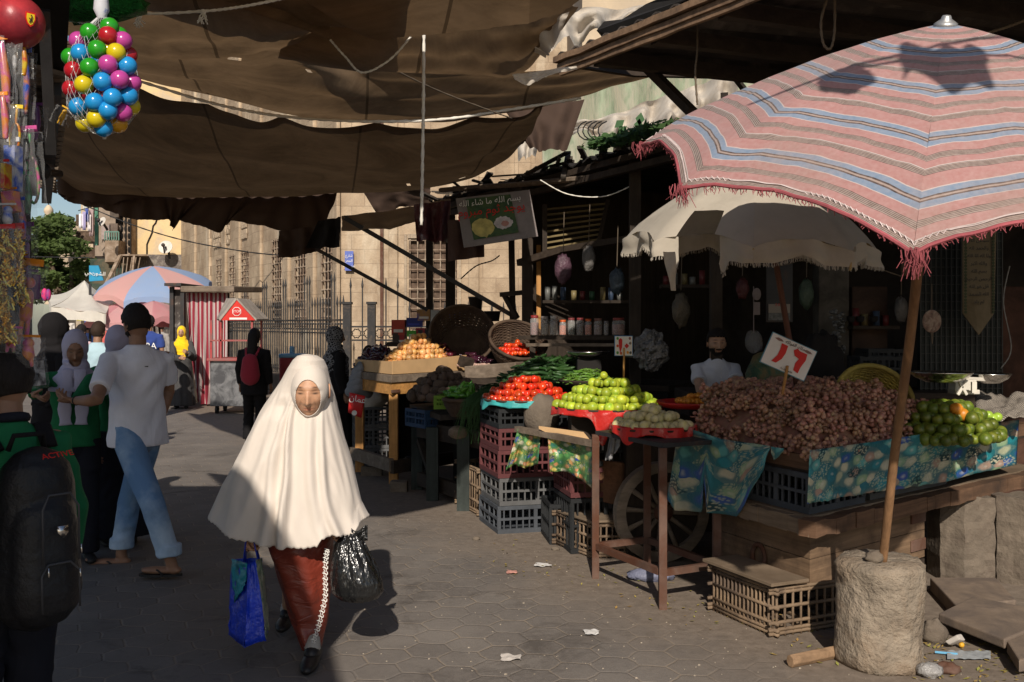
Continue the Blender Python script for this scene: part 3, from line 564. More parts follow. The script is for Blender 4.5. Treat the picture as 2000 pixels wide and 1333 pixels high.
# sunlit white rags
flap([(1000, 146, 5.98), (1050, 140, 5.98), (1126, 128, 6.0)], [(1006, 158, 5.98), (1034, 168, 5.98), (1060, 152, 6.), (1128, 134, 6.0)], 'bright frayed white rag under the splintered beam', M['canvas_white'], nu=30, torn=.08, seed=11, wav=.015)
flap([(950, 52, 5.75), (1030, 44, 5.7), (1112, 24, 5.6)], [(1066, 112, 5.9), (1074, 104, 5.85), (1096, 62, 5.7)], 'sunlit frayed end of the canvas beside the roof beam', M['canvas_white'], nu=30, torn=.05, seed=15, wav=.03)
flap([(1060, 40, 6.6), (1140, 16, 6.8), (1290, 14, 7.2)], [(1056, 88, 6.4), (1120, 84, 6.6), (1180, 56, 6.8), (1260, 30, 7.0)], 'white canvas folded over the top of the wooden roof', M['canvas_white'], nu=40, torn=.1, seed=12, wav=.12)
flap([(1040, 228, 12.5), (1150, 240, 12.2), (1260, 200, 12), (1350, 170, 11.8), (1440, 140, 11.4)], [(1040, 262, 12.3), (1150, 262, 12), (1250, 270, 11.6), (1350, 250, 11.2), (1440, 262, 11)], 'long dirty white sheet draped behind the stall roof', M['canvas_white'], nu=90, nv=24, torn=.1, seed=13, wav=.22)
flap([(1010, 262, 11.8), (1060, 256, 11.8)], [(1012, 312, 11.7), (1046, 304, 11.7)], 'small white sheet hanging beside the canvas end', M['canvas_white'], nu=16, torn=.1, seed=14, wav=.1)
# shade over the left side and behind the viewpoint (outside the frame, casts the near shadow)
m = MB(); pl = [V3((-4.6, -2.8, 3.5)), V3((-.35, -2.8, 3.45)), V3((-.48, -2.1, 3.45)), V3((-.78, -1.25, 3.5)), V3((-.97, -.5, 3.46)), V3((-1.12, .15, 3.5)), V3((-1.32, .7, 3.47)), V3((-1.85, 1.4, 3.5)), V3((-2.15, 1.98, 3.5)), V3((-2.25, 2.95, 3.5)), V3((-2.3, 4.4, 3.52)), V3((-4.6, 4.4, 3.55))]
m.plate(pl, (0, 0, .02)); o = m.build('canvas_awning', M['canvas_dark']); tag(o, 'unseen canvas shaped to shade the left side of the street where the schoolboy stands', 'awning')
# ------------------------------------------------------------------ ropes and cables
def rope(pts, r, mt, label, name='rope', cat='rope', n=40, twist=True):
    P = [at(*q) for q in pts]; m = MB(); m.tube([smooth_at(P, i/n) for i in range(n+1)], [r*(1+.22*math.sin(i*2.2)) if twist else r for i in range(n+1)], 6); o = m.build(name, mt, smooth=True); tag(o, label, cat); return o
rope([(x, y-2, Y-.03) for x, y, Y in rope4], .012, M['rope_w'], 'long white rope sagging along the edge of the large canvas', n=120)
rope([(828, 66, 5.5), (827, 200, 5.5), (825, 330, 5.5), (823, 440, 5.5)], .009, M['rope_w'], 'white rope hanging straight down above the onions')
rope([(645, 78, 5.42), (675, 112, 5.42), (708, 142, 5.42), (760, 118, 5.42), (806, 68, 5.42)], .006, M['rope_w'], 'thin white cord looped in a V from the top canvas', 'cord', 'cord', 60)
rope([(215, 4, 4.6), (270, 26, 4.6), (400, 22, 4.6), (480, 12, 4.6), (560, -4, 4.6)], .007, M['rope_w'], 'knotted white rope along the top left edge', n=80)
for k, (x, y) in enumerate(((272, 32), (397, 24))):
    m = MB(); p = at(x, y, 4.58)
    for i in range(9): m.tube([p, p+V3((random.uniform(-.02, .02), random.uniform(-.01, .01), -.02)), p+V3((random.uniform(-.03, .03), 0, -random.uniform(.03, .06)))], .003, 4)
    m.ball(p, .014, 8, 6); o = m.build('rope_knot', M['rope_w']); tag(o, 'frayed white knot '+('nearer the net of balls' if k == 0 else 'halfway along the top left rope'), 'knot')
rope([(700, 100, 6.05), (850, 175, 6.9), (1000, 232, 7.7)], .006, M['rope_b'], 'dark thin cord crossing under the middle canvas', 'cord', 'cord')
rope([(1618, -10, 4.9), (1604, 40, 4.9), (1608, 85, 4.9), (1622, 95, 4.9), (1630, 60, 4.9), (1630, -10, 4.9)], .007, M['rope_b'], 'grimy looped rope hanging behind the striped umbrella top')
rope([(1360, -10, 5.6), (1362, 90, 5.6), (1358, 140, 5.6), (1362, 205, 5.6)], .006, M['rope_b'], 'thin dark rope hanging under the wooden roof')
rope([(1930, 64, 5.0), (1970, 52, 5.0), (2010, 36, 5.0)], .008, M['rope_b'], 'taut brown rope at the top right corner')
rope([(150, 395, 30), (260, 440, 30), (360, 470, 29), (480, 492, 28), (560, 500, 27)], .018, M['cable'], 'thin power cable across the far house fronts', 'cable', 'cable')
rope([(60, 345, 20), (115, 372, 20), (150, 385, 20)], .012, M['cable'], 'short cable against the sky beside the toys', 'cable', 'cable')
rope([(60, 502, 40), (180, 504, 40)], .02, M['cable'], 'cable crossing in front of the tree', 'cable', 'cable')
rope([(1055, 352, 9.2), (1110, 380, 9.2), (1180, 384, 9.2), (1240, 360, 9.0)], .006, M['rope_w'], 'slack pale cord looped under the stall roof', 'cord', 'cord')
rope([(900, 545, 12), (930, 520, 12), (960, 510, 12), (975, 500, 11)], .008, M['cable'], 'black wire strung between the stall posts', 'cable', 'cable')
# ------------------------------------------------------------------ wooden roofs
r = thing('corrugated_roof', 'dark wooden lean to roof with a splintered edge beam at top right', 'roof', (2, 6, 0))
A = V3((.30, 6.45, 3.42)); B = V3((2.15, 3.45, 3.42)); Cc = V3((6.5, 5.0, 3.6)); D = V3((6.5, 8.0, 3.5)); E2 = V3((1.6, 7.2, 3.44))
m = MB(); nn = 60
def rf(u, v):
    a = A.lerp(B, u); b = (E2.lerp(Cc, u) if 0 else V3((lerp(3.5, 6.5, u), lerp(7.8, 5.0, u), 3.58))); p = a.lerp(b, v); return p+V3((0, 0, .018*math.sin(u*PI*2*22)))
m.grid(rf, 176, 6); m.build('sheet', mat('sooty corrugated sheet', (.045, .036, .030), .85, .3, c2=(.11, .09, .075), c2t=.6), r, solid=.012)
m = MB(); 
for k, (dz, wd) in enumerate(((0, .07), (-.045, .035), (-.08, .025))):
    pts = [A.lerp(B, i/24)+V3((.0+k*.012, 0, -.03+dz+.012*nz(i*.8, k*5))) for i in range(25)]
    for i in range(24): m.beam(pts[i], pts[i+1]+(pts[i+1]-pts[i])*.02, wd+.015*nz(i, k), .038)
m.build('edge_beam', wood('splintered edge wood', (.20, .125, .075), (.06, .04, .028), axis='X'), r)
m = MB(); m.plate([at(1090, 116, 6.5), at(1250, 122, 6.9), at(1520, 128, 7.4), at(1520, 140, 7.4), at(1430, 152, 7.1), at(1240, 148, 6.8), at(1120, 130, 6.5)], (0, .05, 0)); m.build('fascia', M['dark_wood'], r)
for i in range(6):
    m = MB(); t = .1+i*.16; a = A.lerp(B, t)+V3((.05, .02, -.09)); m.beam(a, a+V3((3.2, 1.6, .1)), .07, .09); m.build('rafter', M['dark_wood'], r)
m = MB(); m.beam(at(1240, 108, 6.6), at(1352, 220, 6.2), .085, .05); m.build('brace', M['dark_wood_z'], r)
m = MB(); m.plate([at(1165, 60, 6.3), at(1180, 42, 6.3), at(1215, 38, 6.2), at(1262, 8, 6.0), at(1340, -25, 5.6), at(1350, -5, 5.6), at(1200, 72, 6.2)], (.1, .3, 0)); m.build('torn_felt', M['black'], r)
# ------------------------------------------------------------------ people
def skinmat(name, c):
    s = NT(name); a = s.n('ShaderNodeAttribute'); a.attribute_name = 'Col'; n = s.noise(18, 4, .6)
    cc = s.mix(s.rng(n, .35, .65), mul(c, .88), mul(c, 1.1)); cc = s.mix(1.0, cc, a.outputs['Color'], 'MULTIPLY'); s.base(cc); s.set(.5, 0, .35)
    s.b.inputs['Subsurface Weight'].default_value = .08; s.b.inputs['Subsurface Radius'].default_value = (.01, .004, .002); s.b.inputs['Subsurface Scale'].default_value = .5
    s.set(normal=s.bump(s.noise(150, 3, .6), .12, .002)); return s.m
M['skin_a'] = skinmat('warm brown skin', (.42, .235, .145)); M['skin_b'] = skinmat('brown skin', (.27, .145, .09)); M['skin_c'] = skinmat('tanned skin', (.46, .27, .175))
def hairmat(name, c):
    s = NT(name); n = s.noise(1, 3, .6, s.map(scale=(160, 160, 18))); s.base(s.mix(n, mul(c, .5), mul(c, 1.8))); s.set(.7, 0, .2, s.bump(n, .9, .006)); return s.m
M['hair'] = hairmat('black hair', (.014, .011, .010)); M['hair_b'] = hairmat('dark brown hair', (.03, .018, .012))
def bake(m, vox, it=3, fac=.5):
    me = bpy.data.meshes.new('tmp'); me.from_pydata([tuple(p) for p in m.v], [], m.f); bm = bmesh.new(); bm.from_mesh(me); bmesh.ops.recalc_face_normals(bm, faces=bm.faces); bm.to_mesh(me); bm.free()
    o = bpy.data.objects.new('tmp', me); col.objects.link(o)
    r = o.modifiers.new('r', 'REMESH'); r.mode = 'VOXEL'; r.voxel_size = vox
    if it: q = o.modifiers.new('s', 'SMOOTH'); q.iterations = it; q.factor = fac
    bpy.context.view_layer.update(); e = o.evaluated_get(bpy.context.evaluated_depsgraph_get()); t = e.to_mesh()
    vs = [v.co.copy() for v in t.vertices]; fs = [tuple(p.vertices) for p in t.polygons]; e.to_mesh_clear(); bpy.data.objects.remove(o); bpy.data.meshes.remove(me); return vs, fs
def g2(a, b): return math.exp(-(a*a)-(b*b))
def head_pt(th, ph, old=0.0):
    # th polar from the top 0..pi, ph azimuth (0 = face, -Y)
    x = math.sin(th)*math.sin(ph); y = -math.sin(th)*math.cos(ph); z = math.cos(th)
    p = V3((x*.075, y*.096, z*.118)); c = [1., 1., 1.]
    if p.z < 0:
        t = min(1, -p.z/.118); p.x *= 1-.30*t**1.7
        if p.y > 0: p.y *= 1-.45*t
        else: p.y *= 1-.10*t
    if p.z > .02 and p.y < 0: p.y *= 1-.06*(p.z/.118)
    if p.y < 0:
        X, Z = p.x, p.z; f = 0
        f += .017*math.exp(-(X/.011)**2)*max(0, min(1, (.012-Z)/.05))*(1 if Z > -.044 else math.exp(-((Z+.044)/.008)**2))*1.35
        f += .007*g2(X/.018, (Z+.042)/.009)                                     # nostrils width
        f += .006*g2((abs(X)-.028)/.022, (Z-.024)/.009)                          # brow
        f -= .011*g2((abs(X)-.031)/.017, (Z-.003)/.011); f += .006*g2((abs(X)-.031)/.011, (Z-.001)/.006)
        f += .006*g2((abs(X)-.042)/.018, (Z+.03)/.02)                            # cheek
        f += .005*g2(X/.024, (Z+.068)/.013)-.004*g2(X/.024, (Z+.0685)/.0028)     # lips
        f -= .0015*g2(X/.02, (Z+.085)/.006); f += .006*g2(X/.02, (Z+.104)/.014)
        f -= .004*g2((abs(X)-.030-.25*(-.045-Z))/.005, (Z+.055)/.018)*(.4+old)      # nasolabial fold
        p.y -= f
        # colours the face itself has
        d = g2((abs(X)-.031)/.017, (Z-.0245-.05*(.03-abs(abs(X)-.03)))/.0042); c = [v*(1-.80*d) for v in c]
        e = g2((abs(X)-.031)/.0145, (Z-.0005)/.0045); c = [v*(1-.93*e) for v in c]
        l = g2(X/.023, (Z+.0685)/.0075); c = [c[0]*(1-.12*l), c[1]*(1-.34*l), c[2]*(1-.28*l)]
        k = g2((abs(X)-.03)/.02, (Z+.012)/.008)*.18; c = [v*(1-k) for v in c]
    return p, c
def head_geo(nu, nv, beard=0, old=0.):
    m = MB(); vs = []; cs = []; T = Matrix.Identity(3)
    for j in range(nv+1):
        th = PI*min(max(j/nv, .004), .996)
        for i in range(nu):
            u = i/nu; ph = 2*PI*u-PI; ph = ph-.45*math.sin(ph)                        # denser on the face
            p, c = head_pt(th, ph, old); vs.append(p); cs.append(c)
    fs = [(j*nu+i, j*nu+(i+1) % nu, (j+1)*nu+(i+1) % nu, (j+1)*nu+i) for j in range(nv) for i in range(nu)]
    m.add(vs, fs, cols=cs)
    for sx in (-1, 1):                                                                # ears
        pts = [V3((sx*(.074+.008*math.sin(t/2)), .012+.012*math.cos(t)*.9+.006, -.004+.029*math.sin(t))) for t in [k*2*PI/10 for k in range(11)]]
        m.tube(pts, .0052, 6, True); m.ball((sx*.074, .016, -.004), (.005, .012, .022), 8, 6)
    return m
def shell(nu, nv, off, keep, jag=0, seed=0):
    m = MB(); vs = []; ids = {}
    fs = []; P = []
    for j in range(nv+1):
        th = PI*min(max(j/nv, .004), .996)
        for i in range(nu):
            ph = 2*PI*i/nu-PI; p, _ = head_pt(th, ph); q = p.copy()
            if q.y < 0 and q.z > -.05 and abs(q.x) < .05: q.y = max(q.y, -.094)
            o = off(q) if callable(off) else off; d = V3((q.x/.075, q.y/.096, q.z/.118)).normalized(); P.append(q+d*(o+(.004*nz(q.x*60, q.y*60, q.z*60+seed) if jag else 0)))
    for j in range(nv):
        for i in range(nu):
            q = [(j*nu+i), j*nu+(i+1) % nu, (j+1)*nu+(i+1) % nu, (j+1)*nu+i]; cc = sum((P[k] for k in q), V3())/4
            if keep(cc.x, cc.y, cc.z): fs.append(tuple(q))
    m.add(P, fs); return m
def hair_keep(style):
    def k(x, y, z):
        if style == 'short': return (z > .052+.012*nz(x*90, 1)) or (y > -.022+.4*max(0, .02-z)*0 and z > -.052+.0*y and (y > .012 or z > .01 or (y > .03))) 
        if style == 'bald': return y > .01 and -.055 < z < .055 and abs(x) > .02 or (y > .05 and -.05 < z < .045)
        if style == 'long': return z > .055 or y > -.03
        if style == 'beard': return y < .0 and z < -.05 and not (abs(x) < .026 and -.083 < z < -.060 and y < -.07) and (z < -.078 or abs(x) > .034) or (abs(x) < .03 and -.0595 < z < -.052 and y < -.08)
    return k
def hand_mb(wr, d, pn, side, curl=.5, s=1.0, spread=.0):
    # wr wrist, d direction of the fingers, pn palm normal (the way the palm faces), side = thumb side unit vector
    m = MB(); d = d.normalized(); pn = (pn-d*pn.dot(d)).normalized(); th = side if isinstance(side, Vector) else d.cross(pn)*side; th = (th-d*th.dot(d)-pn*th.dot(pn)).normalized()
    m.limb([wr-d*.02*s, wr+d*.02*s, wr+d*.05*s, wr+d*.082*s], [.024*s, .030*s, .038*s, .037*s], 12, .42, ref=th)
    for k, (o, L) in enumerate(((.028, .070), (.0095, .079), (-.009, .074), (-.027, .057))):
        b = wr+d*(.080*s)+th*(o*s); p = [b-d*.02*s, b]; a = 0; q = b.copy(); rr = [.0095*s, .0092*s]
        for f, seg in enumerate((.42, .33, .25)):
            a += curl*(.9+.12*k)*(.8 if f == 0 else 1.0); dd = d*math.cos(a)+pn*math.sin(a)+th*(spread*o*8); q = q+dd.normalized()*(L*seg*s); p.append(q); rr.append((.0085-.0009*f)*s)
        m.limb(p, rr, 8)
    b = wr+d*.022*s+th*.026*s; a1 = (d*.62+th*.72+pn*.25).normalized(); a2 = (d*.85+th*.25+pn*(.3+curl*.5)).normalized()
    m.limb([b-th*.012*s, b+a1*.032*s, b+a1*.032*s+a2*.03*s, b+a1*.032*s+a2*.056*s], [.014*s, .012*s, .0105*s, .009*s], 8); return m
NM = {}
def person(label, loc, yaw, h, top, bottom, skin='skin_a', hair=None, hairmt='hair', tmat=None, bmat=None, hmat=None, shoe=None, arms=None, legs=None, hyaw=0, hpitch=0, near=0, lean=0, group=None, extra=None, hem=None, scarf=.28, seat=False, build=1.0, sleeve=None):
    s = h/1.7; loc = Vector(loc); R = Matrix.Rotation(yaw, 3, 'Z'); Ri = R.inverted()
    root = thing('person', label, 'person', loc, group); root.rotation_euler = (0, 0, yaw); WL[root.name] = Vector((0, 0, 0))
    def L(v): return (Ri @ (Vector(v)-loc))/s
    J = dict(hip=V3((0, .0, .90)), ch=V3((0, -.0, 1.25)), nk=V3((0, .01, 1.43)), hd=V3((0, -.012, 1.582)))
    J['ch'].y -= lean*.35; J['nk'].y -= lean*.53; J['hd'].y -= lean*.62; J['hd'].z -= lean*.10; J['nk'].z -= lean*.05
    sh = {q: V3((q*.168*build, .01-lean*.48, 1.352-lean*.05)) for q in (-1, 1)}
    el = {q: V3((q*.225, .03-lean*.45, 1.12)) for q in (-1, 1)}; wr = {q: V3((q*.235, -.04-lean*.45, .87)) for q in (-1, 1)}
    hp = {q: V3((q*.085, 0, .88)) for q in (-1, 1)}; kn = {q: V3((q*.09, -.02, .48)) for q in (-1, 1)}; an = {q: V3((q*.09, .02, .085)) for q in (-1, 1)}; ft = {q: V3((q*.11, -.13, .03)) for q in (-1, 1)}
    hd_ = {q: None for q in (-1, 1)}; cu = {-1: .35, 1: .35}; pnm = {-1: None, 1: None}
    for q, a in (arms or {}).items():
        if a.get('e') is not None: el[q] = L(a['e'])
        if a.get('w') is not None: wr[q] = L(a['w'])
        if a.get('h') is not None: hd_[q] = L(a['h'])-wr[q]
        cu[q] = a.get('curl', .35); pnm[q] = (Ri @ a['pn']) if a.get('pn') is not None else None
    for q, a in (legs or {}).items():
        if 'k' in a: kn[q] = L(a['k'])
        if 'a' in a: an[q] = L(a['a'])
        if 't' in a: ft[q] = L(a['t'])
    if seat:
        for q in (-1, 1): kn[q] = V3((q*.12, -.42, .88)); an[q] = V3((q*.12, -.40, .45)); ft[q] = V3((q*.12, -.52, .41))
    vox = .0075 if near else .014
    # body, one continuous surface
    b = MB(); b.limb([hp[-1]*.5+hp[1]*.5, J['ch'].lerp(J['hip'], .5), J['ch'], J['nk']-V3((0, 0, .05))], [.10, .10, .115, .06], 14, .75, ref=(0, 1, 0))
    b.limb([J['nk']-V3((0, -.01, .06)), J['nk'], J['hd']+V3((0, .012, -.06))], [.062, .055, .054], 14)
    for q in (-1, 1):
        b.limb([sh[q], sh[q].lerp(el[q], .5), el[q], el[q].lerp(wr[q], .3), wr[q]], [.052, .046, .038, .038, .025], 12)
        b.limb([hp[q], hp[q].lerp(kn[q], .5), kn[q], kn[q].lerp(an[q], .3), an[q]], [.08, .07, .052, .052, .034], 12)
        f = (ft[q]-an[q]); f = V3((f.x, f.y, 0)).normalized(); g = V3((an[q].x, an[q].y, an[q].z-.05))
        b.limb([an[q]-V3((0, 0, .0)), g-f*.02], [.036, .03], 10); b.limb([g-f*.035, g+f*.05, g+f*.10, g+f*.155], [.032, .036, .040, .030], 12, .62, ref=f.cross(V3((0, 0, 1))))
        if near:
            for k in range(5):
                sd = f.cross(V3((0, 0, 1)))*q; o = (k-2)*.016; p = g+f*(.155-.006*k*k*.5)-sd*o; b.limb([p, p+f*(.035-.004*k)], [.0105 if k else .013, .009], 6)
    vs, fs = bake(b, vox, 3); body = MB(); body.add(vs, fs)
    Hn = 100 if near else 40
    for q in (-1, 1):
        d = hd_[q] if hd_[q] is not None else (wr[q]-el[q]); pn = pnm[q] if pnm[q] is not None else V3((-q, -.2, 0)); pn = pn-d.normalized()*pn.dot(d.normalized())
        if pn.length < .1: pn = V3((0, -1, 0))
        hm = hand_mb(wr[q], d, pn, (V3((0, -1, 0)) if abs(d.normalized().y) < .8 else V3((0, 0, 1))), cu[q])
        if near: v2, f2 = bake(hm, .0035, 2, .4); body.add(v2, f2)
        else: body.add(hm.v, hm.f)
    HM = Matrix.Translation(J['hd']) @ (Matrix.Rotation(hyaw, 4, 'Z') @ Matrix.Rotation(hpitch, 4, 'X'))
    hg = head_geo(Hn, int(Hn*.8)); nb = len(body.v); body.add([HM @ p for p in hg.v], hg.f); body.c = {nb+i: c for i, c in hg.c.items()}
    for i in range(nb): body.c[i] = (1, 1, 1)
    def put(m, name, mt, sm=True, **k):
        m.v = [p*s for p in m.v]; return m.build(name, mt, root, sm, off=V3((0, 0, 0)), **k)
    put(body, 'body', M[skin])
    if hair:
        hm = shell(64 if near else 36, 48 if near else 28, (lambda p: .006+.012*max(0, (p.z+.03)/.12)), hair_keep('short' if hair == 'beard' else hair), near); hm.v = [HM @ p for p in hm.v]
        if hair == 'long':
            hm.limb([HM @ V3((0, .07, .03)), HM @ V3((0, .10, -.06)), J['nk']+V3((0, .10, -.05)), J['ch']+V3((0, .13, .02))], [.075, .075, .07, .03], 14, .55, ref=(1, 0, 0))
        put(hm, 'hair', M[hairmt], solid=.006)
    if hair in ('beard', 'bald'):
        hm = shell(64, 48, .005, hair_keep('beard'), 1); hm.v = [HM @ p for p in hm.v]; put(hm, 'beard', M['hair'], solid=.004)
    # clothes
    e = {q: sh[q].lerp(el[q], sleeve if sleeve else .8) for q in (-1, 1)}
    if top:
        t = MB(); zb = hem if hem else .86; k_ = 1.0*build
        hipw = J['hip'].lerp(J['ch'], (zb-.9)/.35); secs = []
        prof = ((zb, .178, .135), (zb+.06, .176, .132), (1.05, .158, .115), (1.16, .165, .12), (1.27, .178, .125), (1.34, .172, .112), (1.385, .138, .09), (1.42, .092, .072), (1.448, .064, .060))
        if top == 'robe': prof = ((.06, .27, .25), (.10, .27, .25), (.35, .245, .22), (.7, .215, .18), (.95, .20, .155), (1.1, .182, .14), (1.25, .185, .13), (1.35, .172, .112), (1.40, .13, .088), (1.44, .07, .065))
        for z, rx, ry in prof:
            ff = (z-.9)/.35; c = J['hip'].lerp(J['ch'], ff) if z > .9 else J['hip']; yy = c.y if z < 1.25 else J['ch'].y+(J['nk'].y-J['ch'].y)*(z-1.25)/.18
            if top == 'robe' and z < .9: yy = J['hip'].y
            secs.append((0, yy+.004, z-(lean*.05 if z > 1.3 else 0), rx*k_, ry*k_))
        t.stack(secs, 40, fn=(lambda a, z: 1+(.06*math.sin(a*7+z*2)+.04*math.sin(a*11+1))*max(0, min(1, (1.0-z)/.8))) if top == 'robe' else (lambda a, z: 1+.018*math.sin(a*5+z*14)))
        for q in (-1, 1):
            if top == 'tee': pts = [sh[q]-V3((q*.08, 0, -.012)), sh[q], sh[q].lerp(el[q], .45), e[q]]; rr = [.052, .062, .064, .064]
            else: pts = [sh[q]-V3((q*.08, 0, -.012)), sh[q], sh[q].lerp(el[q], .5), el[q], el[q].lerp(wr[q], .5), el[q].lerp(wr[q], .93)]; rr = [.052, .062, .058, .055, .050, .043] if top != 'robe' else [.052, .066, .07, .075, .075, .07]
            t.tube(pts, rr, 16)
        vs, fs = bake(t, .009 if near else .014, 4); t = MB(); t.add(vs, fs)
        for i, p in enumerate(t.v):                                                   # creases pulled from shoulder and waist
            w_ = .006*nz(p.x*9+p.z*5, p.y*7, p.z*9+p.x*4)+.004*math.sin(p.z*38+9*nz(p.x*5, p.y*5, p.z*3))*abs(nz(p.x*4, p.y*4, p.z*4+3)); r_ = V3((p.x, p.y-J['ch'].y, 0)); r_ = r_.normalized() if r_.length > 1e-4 else r_; t.v[i] = p+r_*w_*(2.3 if near else 1.6)
        put(t, {'tee': 't_shirt', 'robe': 'robe'}.get(top, 'shirt'), tmat)
    if bottom:
        t = MB(); fl = {'jeans': (.098, .085, .074, .070, .068), 'trousers': (.10, .088, .078, .076, .078), 'wide': (.12, .125, .13, .135, .14)}[bottom]
        t.limb([hp[-1].lerp(hp[1], .5)+V3((0, .01, .09)), hp[-1].lerp(hp[1], .5)+V3((0, .01, 0))], [.135, .140], 18, .82, ref=(1, 0, 0))
        for q in (-1, 1):
            a = an[q].lerp(kn[q], .12 if bottom == 'jeans' else -.05); t.tube([hp[q]+V3((0, .01, .03)), hp[q].lerp(kn[q], .5), kn[q], kn[q].lerp(a, .5), a], fl, 18)
            if bottom == 'jeans': t.tube([a+V3((0, 0, .07)), a], [.078, .080], 18)
        vs, fs = bake(t, .009 if near else .014, 3); t = MB(); t.add(vs, fs)
        for i, p in enumerate(t.v):
            w_ = .010*math.sin(p.z*46+7*nz(p.x*6, p.y*6, p.z*4))*max(0, nz(p.x*5, p.y*5, p.z*7)+.2); c = hp[1 if p.x > 0 else -1]; r_ = V3((p.x-c.x, p.y-c.y, 0)).normalized() if abs(p.x-c.x)+abs(p.y-c.y) > 1e-4 else V3(); t.v[i] = p+r_*w_
        put(t, {'jeans': 'jeans'}.get(bottom, 'trousers'), bmat)
    if hmat:                                                                          # headscarf
        m = MB(); m.ball((0, .028, .012), (.093, .118, .128), 28, 20); m.limb([(-.05, .035, -.085), (0, -.05, -.118), (.05, .035, -.085)], [.035, .034, .035], 12); m.limb([(0, .04, -.02), (0, .03, -.12)], [.085, .085], 18)
        m.v = [HM @ p for p in m.v]; c = J['nk']
        m.stack([(0, c.y-.0, c.z+.06, .085, .085), (0, c.y, c.z+.0, .10, .10), (0, c.y-.005, c.z-.06, .165, .125), (0, c.y-.01, c.z-.12, .20*min(1, scarf/.22), .145), (0, c.y-.01, c.z-scarf*.8, .205 if scarf > .2 else .17, .155), (0, c.y-.015, c.z-scarf, .21 if scarf > .2 else .17, .16)], 36, fn=lambda a, z: 1+.05*math.sin(a*6+z*20)*min(1, max(0, (c.z-z)/.12)))
        vs, fs = bake(m, .007 if near else .012, 3); m = MB(); m.add(vs, fs)
        HI = HM.inverted()
        for i, p in enumerate(m.v):
            r_ = V3((p.x, p.y-c.y, 0)); r_ = r_.normalized() if r_.length > 1e-4 else r_; m.v[i] = p+r_*(.006*math.sin(p.z*70+p.x*30+5*nz(p.x*8, p.y*8, p.z*8)))*(1 if p.z < c.z+.05 else .3)
        # open the face
        keep = []
        for f in m.f:
            q = HI @ (sum((m.v[k] for k in f), V3())/len(f))
            if q.y < -.035 and (q.x/.057)**2+((q.z+.018)/.088)**2 < 1: continue
            keep.append(f)
        m.f = keep; put(m, 'headscarf', hmat, solid=.003)
    if shoe:
        for q in (-1, 1):
            f = (ft[q]-an[q]); f = V3((f.x, f.y, 0)).normalized(); g = V3((an[q].x, an[q].y, an[q].z-.055)); t = MB()
            if shoe == 'flipflop':
                sd = f.cross(V3((0, 0, 1))); pts = []
                for k in range(20): a = 2*PI*k/20; pts.append(g+f*(.065+.135*math.cos(a))+sd*((.045+.010*math.cos(a))*math.sin(a))-V3((0, 0, .030)))
                t.plate(pts, (0, 0, .014)); o = put(t, 'sandal', M['cable'], False)
                t = MB(); t.tube([g+f*.135-V3((0, 0, .014)), g+f*.125+V3((0, 0, .012)), g+f*.07+sd*.036+V3((0, 0, .012)), g+f*.03+sd*.045-V3((0, 0, .02))], .006, 6); t.tube([g+f*.125+V3((0, 0, .012)), g+f*.07-sd*.036+V3((0, 0, .012)), g+f*.03-sd*.045-V3((0, 0, .02))], .006, 6); put(t, 'sandal_strap', M['cable'])
            else:
                t.limb([g-f*.04, g+f*.06, g+f*.13, g+f*.18], [.038, .042, .044, .034], 14, .75, ref=f.cross(V3((0, 0, 1)))); t.limb([g-f*.02+V3((0, 0, .03)), g+f*.03+V3((0, 0, .01))], [.04, .03], 10); put(t, 'shoe', M['cable'])
    if extra: extra(root, J, s, put, HM, sh, el, wr)
    return root
C_ = cloth
NAVY = C_('black navy cloth', (.014, .015, .022)); BLACKC = C_('black cloth', (.012, .011, .012)); GREEN = C_('school green jersey', (.015, .13, .05), var=.2); LILAC = C_('lilac scarf cloth', (.42, .40, .52)); WHITE = C_('grey white cotton', (.70, .70, .77), wrinkle=.9, ws=6); 
def denim():
    s = NT('blue denim'); n = s.noise(2.2, 5, .6); c = s.mix(s.rng(n, .4, .62), (.13, .24, .42), (.42, .54, .68)); tw = s.n('ShaderNodeTexWave'); tw.inputs['Scale'].default_value = 300; s.l(s.tc.outputs['Object'], tw.inputs[0]); s.base(s.mix(s.math('MULTIPLY', tw.outputs['Fac'], .15), c, (.05, .1, .2))); s.set(.9, 0, .2)
    s.set(normal=s.bump(s.noise(16, 3, .5, s.map(scale=(1, 1, .7))), .6, .015)); return s.m
DEN = denim()
# --- man in the white t-shirt
Lm = gd(268, 1112); Lm.z = 0
def tee_extra(root, J, s, put, HM, sh, el, wr):
    m = MB(); m.tube([(-.02, .128, 1.31), (.02, .127, 1.312)], .0035, 5); put(m, 'shirt_tear', M['black'])
    m = MB(); d = (wr[1]-el[1]).normalized(); c = wr[1]-d*.015; m.tube([c+(d.orthogonal().normalized()*math.cos(t)+d.cross(d.orthogonal().normalized())*math.sin(t))*.027 for t in [k*PI/8 for k in range(17)]], .004, 5, False); put(m, 'bracelet', M['cable'])
person('man in white t-shirt and cuffed blue jeans holding out his left arm to the girl', Lm, math.radians(-138), 1.77, 'tee', 'jeans', 'skin_b', 'beard', 'hair', WHITE, DEN, shoe='flipflop', near=1, hyaw=.1, hpitch=.35, build=1.08, hem=.80, sleeve=.72,
       arms={1: dict(e=at(188, 783, 6.05), w=at(146, 783, 6.15), h=at(112, 776, 6.2), curl=.5, pn=V3((0, .2, 1))), -1: dict(e=at(330, 765, 6.75), w=at(300, 850, 6.6), curl=.5)},
       legs={1: dict(k=at(298, 985, 6.25), a=at(334, 1098, 6.28), t=at(290, 1128, 6.28)), -1: dict(k=at(252, 985, 6.75), a=at(236, 1082, 6.72), t=at(190, 1100, 6.7))}, extra=tee_extra)
